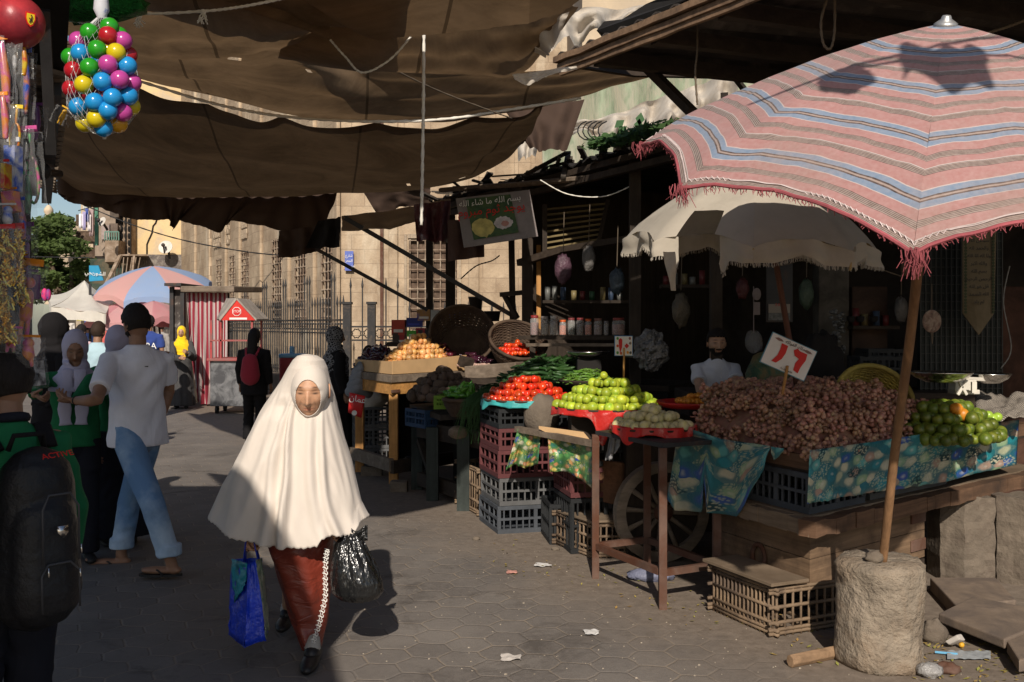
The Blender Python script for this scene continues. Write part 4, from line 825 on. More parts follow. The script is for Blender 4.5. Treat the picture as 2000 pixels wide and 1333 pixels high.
# --- schoolboy with the black rucksack
def pack_extra(root, J, s, put, HM, sh, el, wr):
    m = MB(); m.box((0, .275, 1.10), (.30, .20, .50)); vs = [p.copy() for p in m.v]
    m = MB(); m.limb([(0, .22, .90), (0, .22, 1.25)], [.145, .125], 24, .78, ref=(1, 0, 0)); m.limb([(0, .28, .90), (0, .27, 1.12)], [.122, .112], 24, .75, ref=(1, 0, 0)); vs, fs = bake(m, .008, 4); m = MB(); m.add(vs, fs); pk = put(m, 'rucksack', mat('black nylon', (.013, .013, .015), .5, .3, bump=.8, bs=25, bd=.01))
    m = MB()
    for x0, z0, w_, h_ in ((0, .93, .062, .15), (0, 1.12, .060, .22)):
        pts = [V3((x0-w_, .390, z0-h_/2)), V3((x0-w_, .385, z0+h_*.3)), V3((x0-w_*.6, .376, z0+h_/2)), V3((x0+w_*.6, .376, z0+h_/2)), V3((x0+w_, .385, z0+h_*.3)), V3((x0+w_, .390, z0-h_/2))]; m.tube(pts, .004, 6)
    o = put(m, 'zip', mat('dull zip', (.05, .05, .055), .4, .1)); m = MB()
    for x, z in ((-.08, .98), (-.085, 1.06), (.06, 1.0)): m.tube([(x*.75, .394, z), (x*.75, .398, z-.03)], .003, 6)
    put(m, 'zip_pull', M['steel']); m = MB(); m.plate([(-.018, .392, 1.13), (.018, .392, 1.13), (.018, .396, 1.11), (0, .398, 1.09), (-.018, .396, 1.11)], (0, .006, 0)); put(m, 'badge', M['steel'])
    for q in (-1, 1):
        m = MB(); m.tube([(q*.09, .13, 1.36), (q*.10, .06, 1.43), (q*.115, -.04, 1.41), (q*.12, -.12, 1.30), (q*.13, -.12, 1.12), (q*.15, .05, .95)], .030, 8, True, .35, ref=(1, 0, 0)); put(m, 'shoulder_strap', BLACKC)
    m = MB(); m.tube([(-.06, .15, 1.36), (-.05, .17, 1.41), (.05, .17, 1.41), (.06, .15, 1.36)], .010, 6); put(m, 'grab_handle', BLACKC)
    m = MB(); m.tube([(.06*math.cos(t), .012+.055*math.sin(t), 1.452+.012*math.sin(t)) for t in [k*PI/10 for k in range(21)]], .017, 8); put(m, 'collar', NAVY)
    t = text_obj('ACTIVE', .032*s, M['ink_r'], frame_m(V3((-.02, .325, 1.352))*s, (-1, 0, .05), (0, -.75, .65)), 'lettering', root)
    
person('schoolboy in green jersey seen from behind wearing a big black rucksack', (-1.635, 3.14, 0), math.radians(232), 1.57, 'long', 'trousers', 'skin_b', 'short', 'hair', GREEN, NAVY, near=1, hyaw=.45, hpitch=.25, shoe='shoe', extra=pack_extra, build=1.0)
# --- schoolgirls
def tails(root, J, s, put, HM, sh, el, wr):
    for q, x in ((1, .05), (-1, -.065)):
        m = MB(); c = J['nk']; P = [c+V3((x*.7, -.09, .0)), c+V3((x*.8, -.155, -.10)), c+V3((x*1.0, -.17, -.26)), c+V3((x*.9, -.16, -.40))]
        m.tube([smooth_at(P, i/14) for i in range(15)], [.042+.006*math.sin(i*1.4) for i in range(15)], 14, True, .3, ref=(1, 0, 0)); put(m, 'scarf_end', LILAC)
person('girl in lilac headscarf and green school jumper looking down at her hands', (-3.03, 6.75, 0), math.radians(22), 1.585, 'long', 'trousers', 'skin_b', None, 'hair', GREEN, NAVY, LILAC, 'shoe', near=1, hpitch=.30, hyaw=.05, scarf=.16, extra=tails,
       arms={1: dict(e=at(178, 745, 6.6), w=at(148, 785, 6.35), h=at(112, 782, 6.3), curl=.7, pn=V3((0, 0, 1))), -1: dict(e=at(72, 745, 6.6), w=at(68, 772, 6.3), h=at(92, 784, 6.25), curl=.8, pn=V3((1, 0, .4)))})
def strap(root, J, s, put, HM, sh, el, wr):
    m = MB(); m.tube([(.10, .14, 1.30), (.105, .06, 1.43), (.11, -.05, 1.42), (.12, -.14, 1.2)], .022, 8, True, .3, ref=(1, 0, 0)); put(m, 'bag_strap', C_('brown strap', (.12, .07, .05)))
person('schoolgirl in lilac headscarf and green jumper half hidden behind the man in white', (-2.93, 7.25, 0), math.radians(-150), 1.62, 'long', 'wide', 'skin_b', None, 'hair', GREEN, NAVY, LILAC, 'shoe', near=1, hyaw=-.4, scarf=.18, extra=strap,
       arms={1: dict(e=at(178, 800, 7.0), w=at(186, 868, 6.9), curl=.3)})
person('tall figure in a black head covering standing behind the schoolgirl', (-3.66, 7.8, 0), math.radians(140), 1.72, 'robe', None, 'skin_b', None, 'hair', BLACKC, None, BLACKC, 'shoe', scarf=.45)
# --- the crowd further back
person('man in pale blue shirt seen from behind in the crowd', (-5.15, 12.1, 0), math.radians(172), 1.66, 'tee', 'trousers', 'skin_b', 'short', 'hair_b', C_('pale blue cotton', (.36, .50, .56)), NAVY, shoe='shoe', build=1.15)
person('young woman with long dark hair walking towards the market', (-8.75, 19, 0), 0, 1.66, 'long', 'trousers', 'skin_a', 'long', 'hair_b', C_('grey top', (.25, .22, .22)), NAVY, shoe='shoe')
def smallbag(cn):
    def f(root, J, s, put, HM, sh, el, wr):
        m = MB(); m.limb([(0, .18, 1.02), (0, .19, 1.22)], [.15, .12], 18, .6, ref=(1, 0, 0)); put(m, 'rucksack', cn)
        for q in (-1, 1):
            m = MB(); m.tube([(q*.07, .15, 1.30), (q*.10, .07, 1.425), (q*.11, -.06, 1.40), (q*.12, -.14, 1.25), (q*.14, -.05, 1.0)], .020, 6, True, .3, ref=(1, 0, 0)); put(m, 'shoulder_strap', cn)
    return f
person('woman in pale pink top seen from behind with black hair', (-7.62, 17.2, 0), math.radians(165), 1.62, 'long', 'trousers', 'skin_a', 'long', 'hair', C_('pale pink cotton', (.70, .50, .55)), NAVY, shoe='shoe')
def zara(root, J, s, put, HM, sh, el, wr): text_obj('ZARA', .14*s, M['ink_w'], frame_m(V3((0, .165, 1.20))*s, (-1, 0, 0), (0, 0, 1)), 'lettering', root)
person('man in blue shirt with white capital lettering across the back', (-6.34, 17, 0), math.radians(180), 1.78, 'tee', 'trousers', 'skin_b', 'short', 'hair', C_('royal blue cotton', (.03, .055, .21)), NAVY, shoe='shoe', build=1.1, extra=zara)
YEL = C_('mustard yellow scarf', (.80, .52, .015)); 
def stripe_robe():
    s = NT('charcoal pinstripe'); w_ = s.n('ShaderNodeTexWave'); w_.inputs['Scale'].default_value = 14; s.l(s.tc.outputs['Object'], w_.inputs[0]); s.base(s.mix(s.rng(w_.outputs['Fac'], .7, .95), (.035, .034, .036), (.13, .125, .12))); s.set(.9, 0, .15); return s.m
person('woman in yellow headscarf and charcoal robe beside the striped booth', (-6.42, 18.9, 0), math.radians(12), 1.585, 'robe', None, 'skin_a', None, 'hair', stripe_robe(), None, YEL, 'shoe', scarf=.36, arms={1: dict(e=at(378, 700, 18.7), w=at(366, 690, 18.4), curl=.8), -1: dict(e=at(338, 700, 18.6), w=at(352, 700, 18.4))})
def rk(root, J, s, put, HM, sh, el, wr):
    pm = cloth('crimson rucksack cloth', (.30, .03, .05)); smallbag(pm)(root, J, s, put, HM, sh, el, wr)
person('woman in black seen from behind with a crimson rucksack', (-3.55, 13.4, 0), math.radians(176), 1.57, 'long', 'trousers', 'skin_b', 'long', 'hair', BLACKC, BLACKC, shoe='shoe', extra=rk, build=1.15, hem=.72)
def leo():
    s = NT('black and white patterned scarf'); v = s.n('ShaderNodeTexVoronoi'); v.inputs['Scale'].default_value = 38; v.feature = 'DISTANCE_TO_EDGE'; s.l(s.tc.outputs['Object'], v.inputs[0]); s.base(s.mix(s.rng(v.outputs['Distance'], .10, .16), (.22, .22, .23), (.02, .02, .022))); s.set(.9, 0, .1); return s.m
person('woman in black wearing a black and white patterned headscarf', (-2.10, 11.6, 0), math.radians(120), 1.60, 'robe', None, 'skin_b', None, 'hair', BLACKC, None, leo(), 'shoe', scarf=.42, build=1.1)
person('child with dark hair standing behind the onion table', (-1.72, 11.7, 0), math.radians(-20), 1.37, 'long', 'trousers', 'skin_b', 'long', 'hair_b', BLACKC, BLACKC, shoe='shoe')
for k, (px, Y, h, yw, c, lb, hs) in enumerate(((205, 26, 1.7, 10, (.55, .12, .10), 'far shopper in red shirt below the umbrellas', None), (172, 24, 1.66, 170, (.10, .16, .4), 'far shopper in blue seen from behind by the red stalls', None), (222, 30, 1.6, 0, (.6, .55, .2), 'far shopper in mustard top under the pink umbrellas', None), (118, 27, 1.62, 20, (.5, .45, .42), 'far woman in grey headscarf under the tree', (.3, .28, .3)), (315, 27, 1.66, 180, (.3, .28, .26), 'far shopper in grey near the umbrella pole', None))):
    p = at(px, 700, Y); person(lb, (p.x, Y, 0), math.radians(yw), h, 'long', 'trousers', 'skin_b', None if hs else 'short', 'hair', C_('shopper cloth', c), NAVY, C_('shopper scarf', hs) if hs else None, shoe='shoe')
# --- seated vendor
def vest(root, J, s, put, HM, sh, el, wr):
    m = MB()
    for k in range(3): m.ball((0, -.128, 1.36-.035*k), .005, 6, 4)
    put(m, 'buttons', M['ink_w'])
VZ = .0
person('bearded fruit seller in a white vest top sitting behind the grapes', (1.68, 8.0, .0), math.radians(8), 1.60, 'tee', 'trousers', 'skin_c', 'beard', 'hair', C_('white vest cotton', (.62, .62, .66)), NAVY, near=1, shoe='shoe', seat=True, sleeve=.55, extra=vest, hpitch=-.02, hyaw=-.12,
       arms={1: dict(e=at(1440, 760, 7.8), w=at(1420, 800, 7.6)), -1: dict(e=at(1368, 765, 7.8), w=at(1375, 800, 7.55))})
r = thing('stool', 'dark wooden box seat under the fruit seller', 'stool', (1.68, 8.02, 0)); m = MB(); m.box((1.68, 8.05, .73), (.4, .36, .05)); m.build('seat', M['dark_wood'], r)
for a in (-1, 1):
    for b in (-1, 1): m = MB(); m.beam((1.68+a*.16, 8.05+b*.14, 0), (1.68+a*.16, 8.05+b*.14, .7), .05, .05); m.build('leg', M['dark_wood_z'], r)
# ------------------------------------------------------------------ woman in the white veil
WY = 4.80
WC = at(612, 1290, WY); WC.z = 0
# body
def woman():
    root = thing('person', 'elderly woman in a long cream veil and rust trousers carrying two bags', 'person', (WC.x, WY, 0)); o0 = WL[root.name]
    hx, hy, hz = at(606, 763, 4.72); hy = 4.71
    sk = skinmat('sunlit woman skin', (.52, .285, .17))
    b = MB(); P = lambda x, y, Y: at(x, y, Y)
    b.limb([P(590, 1010, 4.84), P(598, 900, 4.84), P(602, 840, 4.82)], [.13, .13, .10], 16, .8, ref=(1, 0, 0)); b.limb([P(603, 850, 4.82), P(606, 800, 4.76)], [.055, .05], 12)
    arms = {-1: (P(548, 862, 4.84), P(500, 950, 4.80), P(486, 1030, 4.72)), 1: (P(645, 862, 4.86), P(664, 945, 4.88), P(676, 1012, 4.76))}
    for q, (a, e, w_) in arms.items(): b.limb([a, a.lerp(e, .5), e, e.lerp(w_, .4), w_], [.05, .045, .038, .035, .024], 12)
    A1 = at(612, 1262, 4.74); A1.z = .075; A0 = at(563, 1225, 5.28); A0.z = .10
    b.limb([P(606, 1010, 4.84), P(604, 1130, 4.85), A1+V3((0, .04, 0))], [.07, .05, .032], 12); b.limb([P(575, 1010, 4.90), P(572, 1120, 5.02), A0], [.075, .055, .035], 12)
    for a in (A1, A0): b.limb([a-V3((0, -.02, .03)), a-V3((0, .09, .045))], [.032, .03], 10)
    vs, fs = bake(b, .01, 3); body = MB(); body.add(vs, fs)
    for q, (a, e, w_) in arms.items():
        hm = hand_mb(w_, V3((0, -.1, -1)), V3((-q, 0, 0)), V3((0, -1, 0)), .9); v2, f2 = bake(hm, .004, 2, .4); body.add(v2, f2)
    n0 = len(body.v); hg = head_geo(150, 120, old=1.)
    HM = Matrix.Translation((hx, hy, hz)) @ Matrix.Rotation(.10, 4, 'Z') @ Matrix.Rotation(.08, 4, 'X') @ Matrix.Scale(1.13, 4)
    body.add([HM @ p for p in hg.v], hg.f); body.c = {n0+i: c for i, c in hg.c.items()}; body.build('body', sk, root, True)
    # veil: rings from the crown to the hem, silhouette measured at each height
    veil = cloth('cream crepe veil', (.66, .59, .52), tr=.06, weave=900, wrinkle=.22, ws=3.2, stretch=(1, 1, .3), var=.04)
    S = [(692, 600, 612, .02), (695, 588, 625, .06), (703, 578, 635, .09), (718, 567, 640, .118), (740, 553, 643, .128), (765, 535, 648, .132), (790, 517, 653, .145), (820, 500, 659, .165), (860, 478, 670, .185), (900, 458, 681, .20), (940, 438, 691, .21), (980, 422, 701, .215), (1012, 409, 713, .22)]
    cy = 4.84; nu = 220; nv = 120
    def ring(v):
        x = v*(len(S)-1); i = min(int(x), len(S)-2); f = x-i; a, b_ = S[i], S[i+1]; return tuple(lerp(a[k], b_[k], f) for k in range(4))
    folds = [(-2.45, .16, .030), (-2.05, .11, .022), (-1.72, .07, .040), (-1.50, .045, .055), (-1.10, .08, .034), (-.80, .06, .042), (-.45, .10, .020), (-2.8, .12, .02), (.3, .15, .02), (1.0, .2, .02), (2.0, .2, .02)]
    def hemy(px):      # hem height varies across the front
        pts = [(405, 1000), (430, 1014), (470, 1030), (500, 1040), (560, 1050), (610, 1055), (632, 1050), (640, 1036), (660, 1033), (690, 1038), (700, 1020), (716, 1012)]
        for (a, ya), (b_, yb) in zip(pts, pts[1:]):
            if px <= b_: return lerp(ya, yb, (px-a)/(b_-a))
        return 1012
    def fn(u, v):
        a = 2*PI*u-PI/2-PI      # start at the back
        y, xl, xr, ry = ring(v); cx = (xl+xr)/2; hw = (xr-xl)/2; ca = math.cos(a); sa = math.sin(a)
        px = cx+hw*ca; yy = y+(hemy(px)-1012)*max(0, (v-.55)/.45)**1.3 if sa < .2 else y+(hemy(px)-1012)*max(0, (v-.55)/.45)**1.3*.6
        Yc = cy-.135*max(0, 1-v*2.0) ; Y = Yc+ry*sa*(1.0 if sa > 0 else 1.05)
        g = 0
        for (fa, w_, am) in folds:
            d = (a-fa+PI) % (2*PI)-PI; d += .35*nz(v*2.5, fa*3)*v; g += am*math.exp(-(d/(w_*(.75+.5*v)))**2)*max(0, v-.38)**1.0*2.4
        g += .010*math.sin(9*a+3*nz(v*3, 1))*max(0, v-.55)*2+.004*nz(a*6, v*9, 2)*v
        p = at(px, yy, Y if Y > 0 else .1); p = V3((at(px, yy, 4.8).x, Y, at(px, yy, 4.8).z))
        cr_ = max(0, min(1, (v-.28)/.2)); g += cr_*(.020*(.35-abs(nz(a*1.9+v*2.4, v*4.2-a, 7)))+.010*(.3-abs(nz(a*4.5-v*3, v*7, 11)))); g += .028*g2((a+2.35)/.35, (v-.60)/.12)+.026*g2((a+.72)/.3, (v-.60)/.12)
        p += V3((ca*.4, sa, 0))*g
        if v > .985: p.z += .004*math.cos(u*nu*2.2)
        return p
    HI = HM.inverted()
    def skip(u, v):
        p = fn(u, v); q = HI @ p
        return q.y < 0 and ((q.x/.060)**2+((q.z+.020)/.092)**2 < 1)
    m = MB(); m.grid(fn, nu, nv, skip, True); m.build('veil', veil, root, True, solid=.004)
    # under band, arched over the forehead and round the cheeks
    m = MB(); P2 = []
    for k in range(49):
        t = 2*PI*k/48; x = .0560*math.sin(t); z = -.022+.082*math.cos(t); z = min(z, .052)
        th = math.acos(max(-1, min(1, z/.118))); rr = math.sqrt(max(0, 1-(z/.118)**2)); yy = -.096*math.sqrt(max(0.0, rr*rr-min(.95*rr*rr, (x/.078)**2)))*(.97); P2.append(HM @ V3((x*1.02, yy-.006, z)))
    
    m = shell(260, 200, .004, lambda x, y, z: y < .05 and z > -.108 and not (y < 0 and (x/.053)**2+((z+.021)/.079)**2 < 1)); m.v = [HM @ p for p in m.v]; m.build('under_scarf', veil, root, True, solid=.003)
    # front seam placket
    # trousers
    rustc = cloth('rust satin', (.20, .034, .019), rough=.42, wrinkle=.9, ws=7, stretch=(1, 1, 2.2), spec=.5, var=.2)
    m = MB(); T = [(1000, 502, 640, .17, 4.86), (1045, 506, 644, .17, 4.86), (1100, 528, 642, .16, 4.86), (1160, 548, 640, .14, 4.85), (1215, 566, 634, .115, 4.84), (1262, 592, 628, .07, 4.78)]
    secs = []
    for y, a, b_, ry, Y in T: p = at((a+b_)/2, y, 4.8); secs.append((p.x, Y, p.z, (b_-a)/2/F*4.8, ry))
    def tf(a, z): return 1+.05*math.sin(a*3+1.2)+.035*math.sin(a*7+z*9)+.02*math.sin(z*40+a*5)
    sc2 = []
    for i in range(41):
        x = i/40*(len(secs)-1); k = min(int(x), len(secs)-2); f = x-k; sc2.append(tuple(lerp(secs[k][q], secs[k+1][q], f) for q in range(5)))
    m.stack(sc2, 72, fn=tf); m.build('trousers', rustc, root, True)
    # white embroidery band
    m = MB(); em = [(641, 1075), (638, 1095), (637, 1130), (637, 1165), (630, 1200), (622, 1230), (612, 1258)]; pts = [at(x, y, 4.62+.0*(y-1075)) for x, y in em]
    for p in pts: pass
    PP = [smooth_at(pts, i/40) for i in range(41)]
    for i in range(40):
        p = PP[i]; t_ = i/40; w_ = .012
        yy = lerp(4.705, 4.70, t_); sc_ = yy/p.y; p = V3((p.x*sc_, yy-.0, CH+(p.z-CH)*sc_)); q = PP[i+1]; sc_ = yy/q.y; q = V3((q.x*sc_, yy, CH+(q.z-CH)*sc_))
        if i % 2 == 0: m.beam(p, q, .004, .003); m.beam(p+V3((-.012, 0, 0)), q+V3((-.006, 0, .0)), .006, .003); m.beam(p+V3((.006, 0, 0)), p+V3((-.018, 0, .008)), .003, .003)
        else: m.beam(p+V3((.006, 0, 0)), q+V3((.006, 0, 0)), .004, .003); m.beam(p+V3((-.015, 0, 0)), q+V3((.004, 0, 0)), .003, .003)
    m.build('embroidery', M['ink_w'], root)
    for a in (A1, A0):
        m = MB(); m.limb([a-V3((0, -.05, .04)), a-V3((0, .06, .045)), a-V3((-.003, .14, .048)), a-V3((-.006, .18, .05))], [.036, .042, .042, .030], 16, .72, ref=(1, 0, 0)); m.limb([a-V3((0, 0, .01)), a-V3((0, .05, .02))], [.042, .036], 12); sh_ = m.build('shoe', mat('black shoe leather', (.02, .018, .018), .4, .2), root, True)
        m = MB(); m.limb([a+V3((0, .0, .03)), a-V3((0, .02, .0))], [.034, .040], 14); m.build('sock', C_('grey sock', (.35, .33, .30)), root, True)
woman()
# bags
M['blue_bag'] = mat('woven blue plastic', (.01, .045, .55), .35, .25, bump=1, bs=6, bd=.03, spec=.5); M['teal_bag'] = mat('teal printed plastic', (.03, .33, .42), .4, .3, c2=(.02, .10, .12), c2s=9, c2t=.55); M['sand_bag'] = mat('pale printed plastic', (.42, .40, .30), .4, .3, c2=(.15, .22, .16), c2s=14)
r = thing('shopping_bag', 'bright blue woven shopping bag with teal side held by the veiled woman', 'bag', at(487, 1180, 4.72)); Yb_ = 4.66
m = MB(); top = [at(488, 1095, Yb_), at(507, 1090, Yb_+.02)]; 
m.add([at(456, 1088, 4.80), at(486, 1096, 4.62), at(516, 1088, 4.70), at(500, 1088, 4.86), at(447, 1240, 4.76), at(478, 1263, 4.56), at(519, 1248, 4.60), at(523, 1220, 4.82)], [(0, 1, 5, 4), (1, 2, 6, 5), (4, 5, 6, 7), (2, 3, 7, 6), (3, 0, 4, 7)])
vsb = m.v
def bagface(a, b, c, d, name, mt, n=14):
    m = MB(); cn = (b-a).cross(d-a).normalized(); m.grid(lambda u, v: a.lerp(b, u).lerp(d.lerp(c, u), v)+cn*(.012*nz(u*4, v*5, a.x*9)+.008*nz(u*11, v*11, 3)), n, n); m.build(name, mt, r, True, solid=.002)
q = [at(454, 1092, 4.82), at(486, 1102, 4.64), at(500, 1094, 4.66), at(512, 1090, 4.74), at(447, 1240, 4.78), at(478, 1264, 4.58), at(520, 1250, 4.62), at(525, 1226, 4.82)]
bagface(q[1], q[2], q[6], q[5], 'front_panel', M['blue_bag']); bagface(q[0], q[1], q[5], q[4], 'side_panel', M['blue_bag']); bagface(q[2], q[3], q[7], q[6], 'print_panel', M['sand_bag']); bagface(q[3], q[0], q[4], q[7], 'back_panel', M['blue_bag']); bagface(q[4], q[5], q[6], q[7], 'bottom_panel', M['blue_bag'])
bagface(at(453, 1092, 4.80), at(484, 1100, 4.63), at(476, 1150, 4.63), at(457, 1178, 4.755), 'teal_print', M['teal_bag'])
for k in (0, 1):
    m = MB(); Y = 4.64+.14*k; m.tube([at(476+k*4, 1098, Y), at(480, 1060, Y), at(486, 1036, 4.70), at(492, 1036, 4.70), at(496+k*2, 1060, Y), at(503+k*2, 1092, Y)], .012, 8, True, .25, ref=(0, 1, 0)); m.build('handle', M['blue_bag'], r, True)
r = thing('carrier_bag', 'shiny black plastic carrier bag bulging with shopping', 'bag', at(697, 1170, 4.7)); blk = mat('thin black plastic', (.012, .012, .012), .22, .2, bump=1.0, bs=7, bd=.05, spec=.6, stretch=(1.6, 1.6, .5))
m = MB(); sec = []
for y, a, b_, ry in ((1036, 676, 690, .012), (1046, 668, 702, .03), (1062, 656, 712, .06), (1085, 650, 724, .085), (1110, 647, 736, .105), (1135, 645, 746, .115), (1155, 648, 749, .11), (1167, 662, 740, .09), (1173, 680, 720, .05), (1175, 695, 705, .01)):
    p = at((a+b_)/2, y, 4.72); sec.append((p.x, 4.72, p.z, (b_-a)/2/F*4.72, ry))
s2 = [tuple(lerp(sec[min(int(i/6), 8)][q], sec[min(int(i/6), 8)+1][q], (i/6)-min(int(i/6), 8)) for q in range(5)) for i in range(55)]
m.stack(s2, 80, fn=lambda a, z: 1+(.07*math.sin(a*9+z*3)+.05*math.sin(a*17+1))*max(0, min(1, (z-.38)/.25))+.03*nz(a*3, z*14, 1)+.03*nz(a*8, z*30, 2)); m.build('sack', blk, r, True)
m = MB(); m.grid(lambda u, v: at(686+32*u, 1062-30*v+6*math.sin(u*5), 4.70+.03*nz(u*4, v*4)), 14, 10); m.build('handle_loop', blk, r, True, solid=.002)
m = MB(); m.tube([at(683, 1046, 4.72), at(686, 1036, 4.74), at(684, 1028, 4.76)], [.014, .016, .010], 8); m.build('twisted_top', blk, r, True)
# ------------------------------------------------------------------ dark stalls on the right
r = thing('market_shed', 'dark open wooden shed with a ragged roof behind the vegetable stalls', 'shed', (1, 10, 0)); U = V3((-.46, .888, 0)).normalized(); Wn = V3((.888, .46, 0)).normalized()
E0 = V3((2.5, 6.1, 3.25)); EL = 8.2
m = MB(); N = 90
def rs(u, v):
    p = E0+U*(u*EL)+Wn*(v*3.4)+V3((0, 0, .05*v+.04*math.sin(u*PI*2*34)*.6)); rag = .10*nz(u*30, 3)+.07*nz(u*90, 5)
    if v == 0: p -= Wn*(rag+.06); p.z -= .02+.03*nz(u*20)
    return p
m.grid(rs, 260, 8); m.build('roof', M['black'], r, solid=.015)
m = MB(); rd = random.Random(3)
for i in range(150):
    u = rd.random(); p = E0+U*(u*EL)-Wn*rd.uniform(-.25, .12)+V3((0, 0, rd.uniform(-.05, .06))); a = (U*rd.uniform(-1, 1)+Wn*rd.uniform(-.4, .4)+V3((0, 0, rd.uniform(-.15, .15)))).normalized()*rd.uniform(.08, .4)
    m.beam(p-a, p+a, rd.uniform(.02, .09), rd.uniform(.008, .03))
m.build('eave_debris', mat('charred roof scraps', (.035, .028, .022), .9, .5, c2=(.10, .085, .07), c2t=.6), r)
m = MB(); 
for k in range(2): a = E0-Wn*.0+V3((0, 0, -.09-.10*k)); m.beam(a, a+U*EL, .07, .06)
m.build('eave_beam', M['dark_wood'], r)
B0 = E0+Wn*3.0-V3((0, 0, 3.25)); 
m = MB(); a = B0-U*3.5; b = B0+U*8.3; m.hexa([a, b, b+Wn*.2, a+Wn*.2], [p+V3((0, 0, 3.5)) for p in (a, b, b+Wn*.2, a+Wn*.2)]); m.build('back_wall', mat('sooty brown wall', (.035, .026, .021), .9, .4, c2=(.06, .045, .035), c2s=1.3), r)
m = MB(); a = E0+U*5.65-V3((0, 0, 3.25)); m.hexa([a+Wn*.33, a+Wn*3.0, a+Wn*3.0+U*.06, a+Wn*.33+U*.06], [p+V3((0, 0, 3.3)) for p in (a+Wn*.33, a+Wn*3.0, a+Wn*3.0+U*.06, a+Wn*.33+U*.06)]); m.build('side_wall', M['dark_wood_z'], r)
for (px, Y, w_) in ((1030, 10.6, .12), (1006, 10.9, .07), (880, 12.6, .12), (839, 12.9, .09), (1240, 9.0, .10), (1398, 8.0, .09)):
    m = MB(); p = at(px, 640, Y); top = 3.2 if px > 900 else 3.05; m.beam((p.x, Y, 0), (p.x+(.05 if px == 1006 else 0)*-1, Y, top), w_, w_); m.build('post', M['dark_wood_z'], r)
m = MB(); p = at(1052, 600, 11.2); m.beam((p.x, 11.2, .9), (p.x, 11.2, 2.55), .05, .05); m.build('post', M['new_wood_z'], r)
m = MB(); m.beam(at(672, 425, 11.0), at(1003, 618, 10.9), .05, .05); m.build('strut', M['dark_metal'], r)
m = MB(); m.beam(at(616, 486, 11.3), at(835, 606, 11.6), .04, .04); m.build('strut', M['dark_metal'], r)
m = MB(); m.beam(at(978, 576, 10.8), at(1040, 570, 10.6), .05, .05); m.beam(at(985, 576, 10.8), at(1010, 622, 10.7), .05, .05); m.beam(at(1015, 514, 10.7), at(1100, 488, 10.2), .09, .07); m.beam(at(1100, 488, 10.2), at(1260, 462, 9.2), .10, .06); m.build('bracket', M['dark_wood'], r)
m = MB(); m.tube([at(860, 372, 12), at(930, 366, 11.4), at(1020, 360, 10.4), at(1150, 348, 9.5)], .03, 6); m.build('cross_pole', M['grey_wood'], r)
# slatted shutter leaning inside
sh_ = thing('slatted_shutter', 'yellowish slatted shutter hung in the gloom above the jar shelf', 'shutter', at(1110, 450, 10.4)); m = MB()
for i in range(9): m.beam(at(1062, 410+i*11, 10.5), at(1190-i*3, 398+i*10, 10.3), .045, .02)
m.build('slats', mat('dull yellow slats', (.16, .12, .055), .8, .3), sh_)['label'] = 'row of dull yellow slats'
m = MB(); m.beam(at(1064, 400, 10.45), at(1064, 505, 10.45), .05, .04); m.beam(at(1188, 390, 10.25), at(1166, 486, 10.25), .05, .04); m.build('frame', M['dark_wood_z'], sh_)
# vines on the roof
r = thing('roof_vine', 'small dark green leafy vine growing on the ragged shed roof', 'plant', at(1210, 262, 9.0)); cl = [(at(1165+i*14, 282-i*3.2, 8.9-.1*i), (.14, .15, .06)) for i in range(12)]
crown(cl, 700, .05, leafmat('vine leaves', (.05, .10, .03)), r, 4).name = 'foliage'
for x, y in ((1205, 262), (1245, 258), (1248, 246), (1200, 250)):
    m = MB(); p = at(x, y, 8.7); a = V3((.09, 0, .07)) if x < 1230 else V3((.02, 0, .12)); n_ = V3((-a.z, 0, a.x))*.35; m.add([p, p+a*.5+n_, p+a, p+a*.5-n_], [(0, 1, 2, 3)]); m.build('leaf', leafmat('big leaf', (.045, .11, .04)), r)
m = MB(); 
for k in range(5): m.tube([at(1150+10*k+22*math.cos(t), 262+16*math.sin(t)-2*t, 8.9) for t in [j*.5 for j in range(10)]], .006, 4)
m.build('tendril', M['cable'], r)
# garlic poster
r = thing('poster', 'green garlic poster with red and white Arabic writing on a tilted board', 'poster', at(968, 425, 9.8)); c = [at(890, 388, 9.9), at(1034, 371, 9.7), at(1051, 462, 9.65), at(906, 484, 9.85)]
m = MB(); m.hexa(c, [p+V3((0, .03, 0)) for p in c]); m.build('board', mat('crumpled pale film', (.22, .19, .18), .4, .3, c2=(.2, .17, .16), bump=.8, bs=9, bd=.02), r)
def on(u, v, dy=-.012):
    a = c[0].lerp(c[1], u); b = c[3].lerp(c[2], u); return a.lerp(b, v)+V3((0, dy, 0))
m = MB(); m.add([on(.13, .04), on(.74, .05), on(.76, .86), on(.15, .88)], [(3, 2, 1, 0)]); m.build('print', mat('dark green print', (.025, .07, .03), .5, .5, vs=14, c2=(.06, .10, .03), c2s=10), r)
X_ = (c[1]-c[0]).normalized(); Z_ = (c[0]-c[3]).normalized()
text_obj(ar('بسم الله ما شاء الله'), .085, M['ink_w'], frame_m(on(.45, .14, -.02), X_, Z_), 'lettering', r); text_obj(ar('يوجد ثوم مبروم'), .12, M['ink_r'], frame_m(on(.45, .32, -.02), X_, Z_), 'lettering', r)
for cx, cy, rx, ry, cc in ((.30, .66, .15, .19, (.50, .42, .13)), (.58, .62, .12, .13, (.55, .50, .50)), (.60, .64, .05, .06, (.45, .22, .18))):
    m = MB(); m.add([on(cx, cy, -.016 if rx > .06 else -.02)]+[on(cx+rx*math.cos(t)*(1+.2*nz(t*3, cx*9)), cy+ry*math.sin(t)*(1+.25*nz(t*4, cy*9)), -.016 if rx > .06 else -.02) for t in [k*PI/16 for k in range(32)]], [(0, k+1, (k+1) % 32+1) for k in range(32)]); m.build('picture', mat('poster picture', cc, .5, .35, vs=12), r)
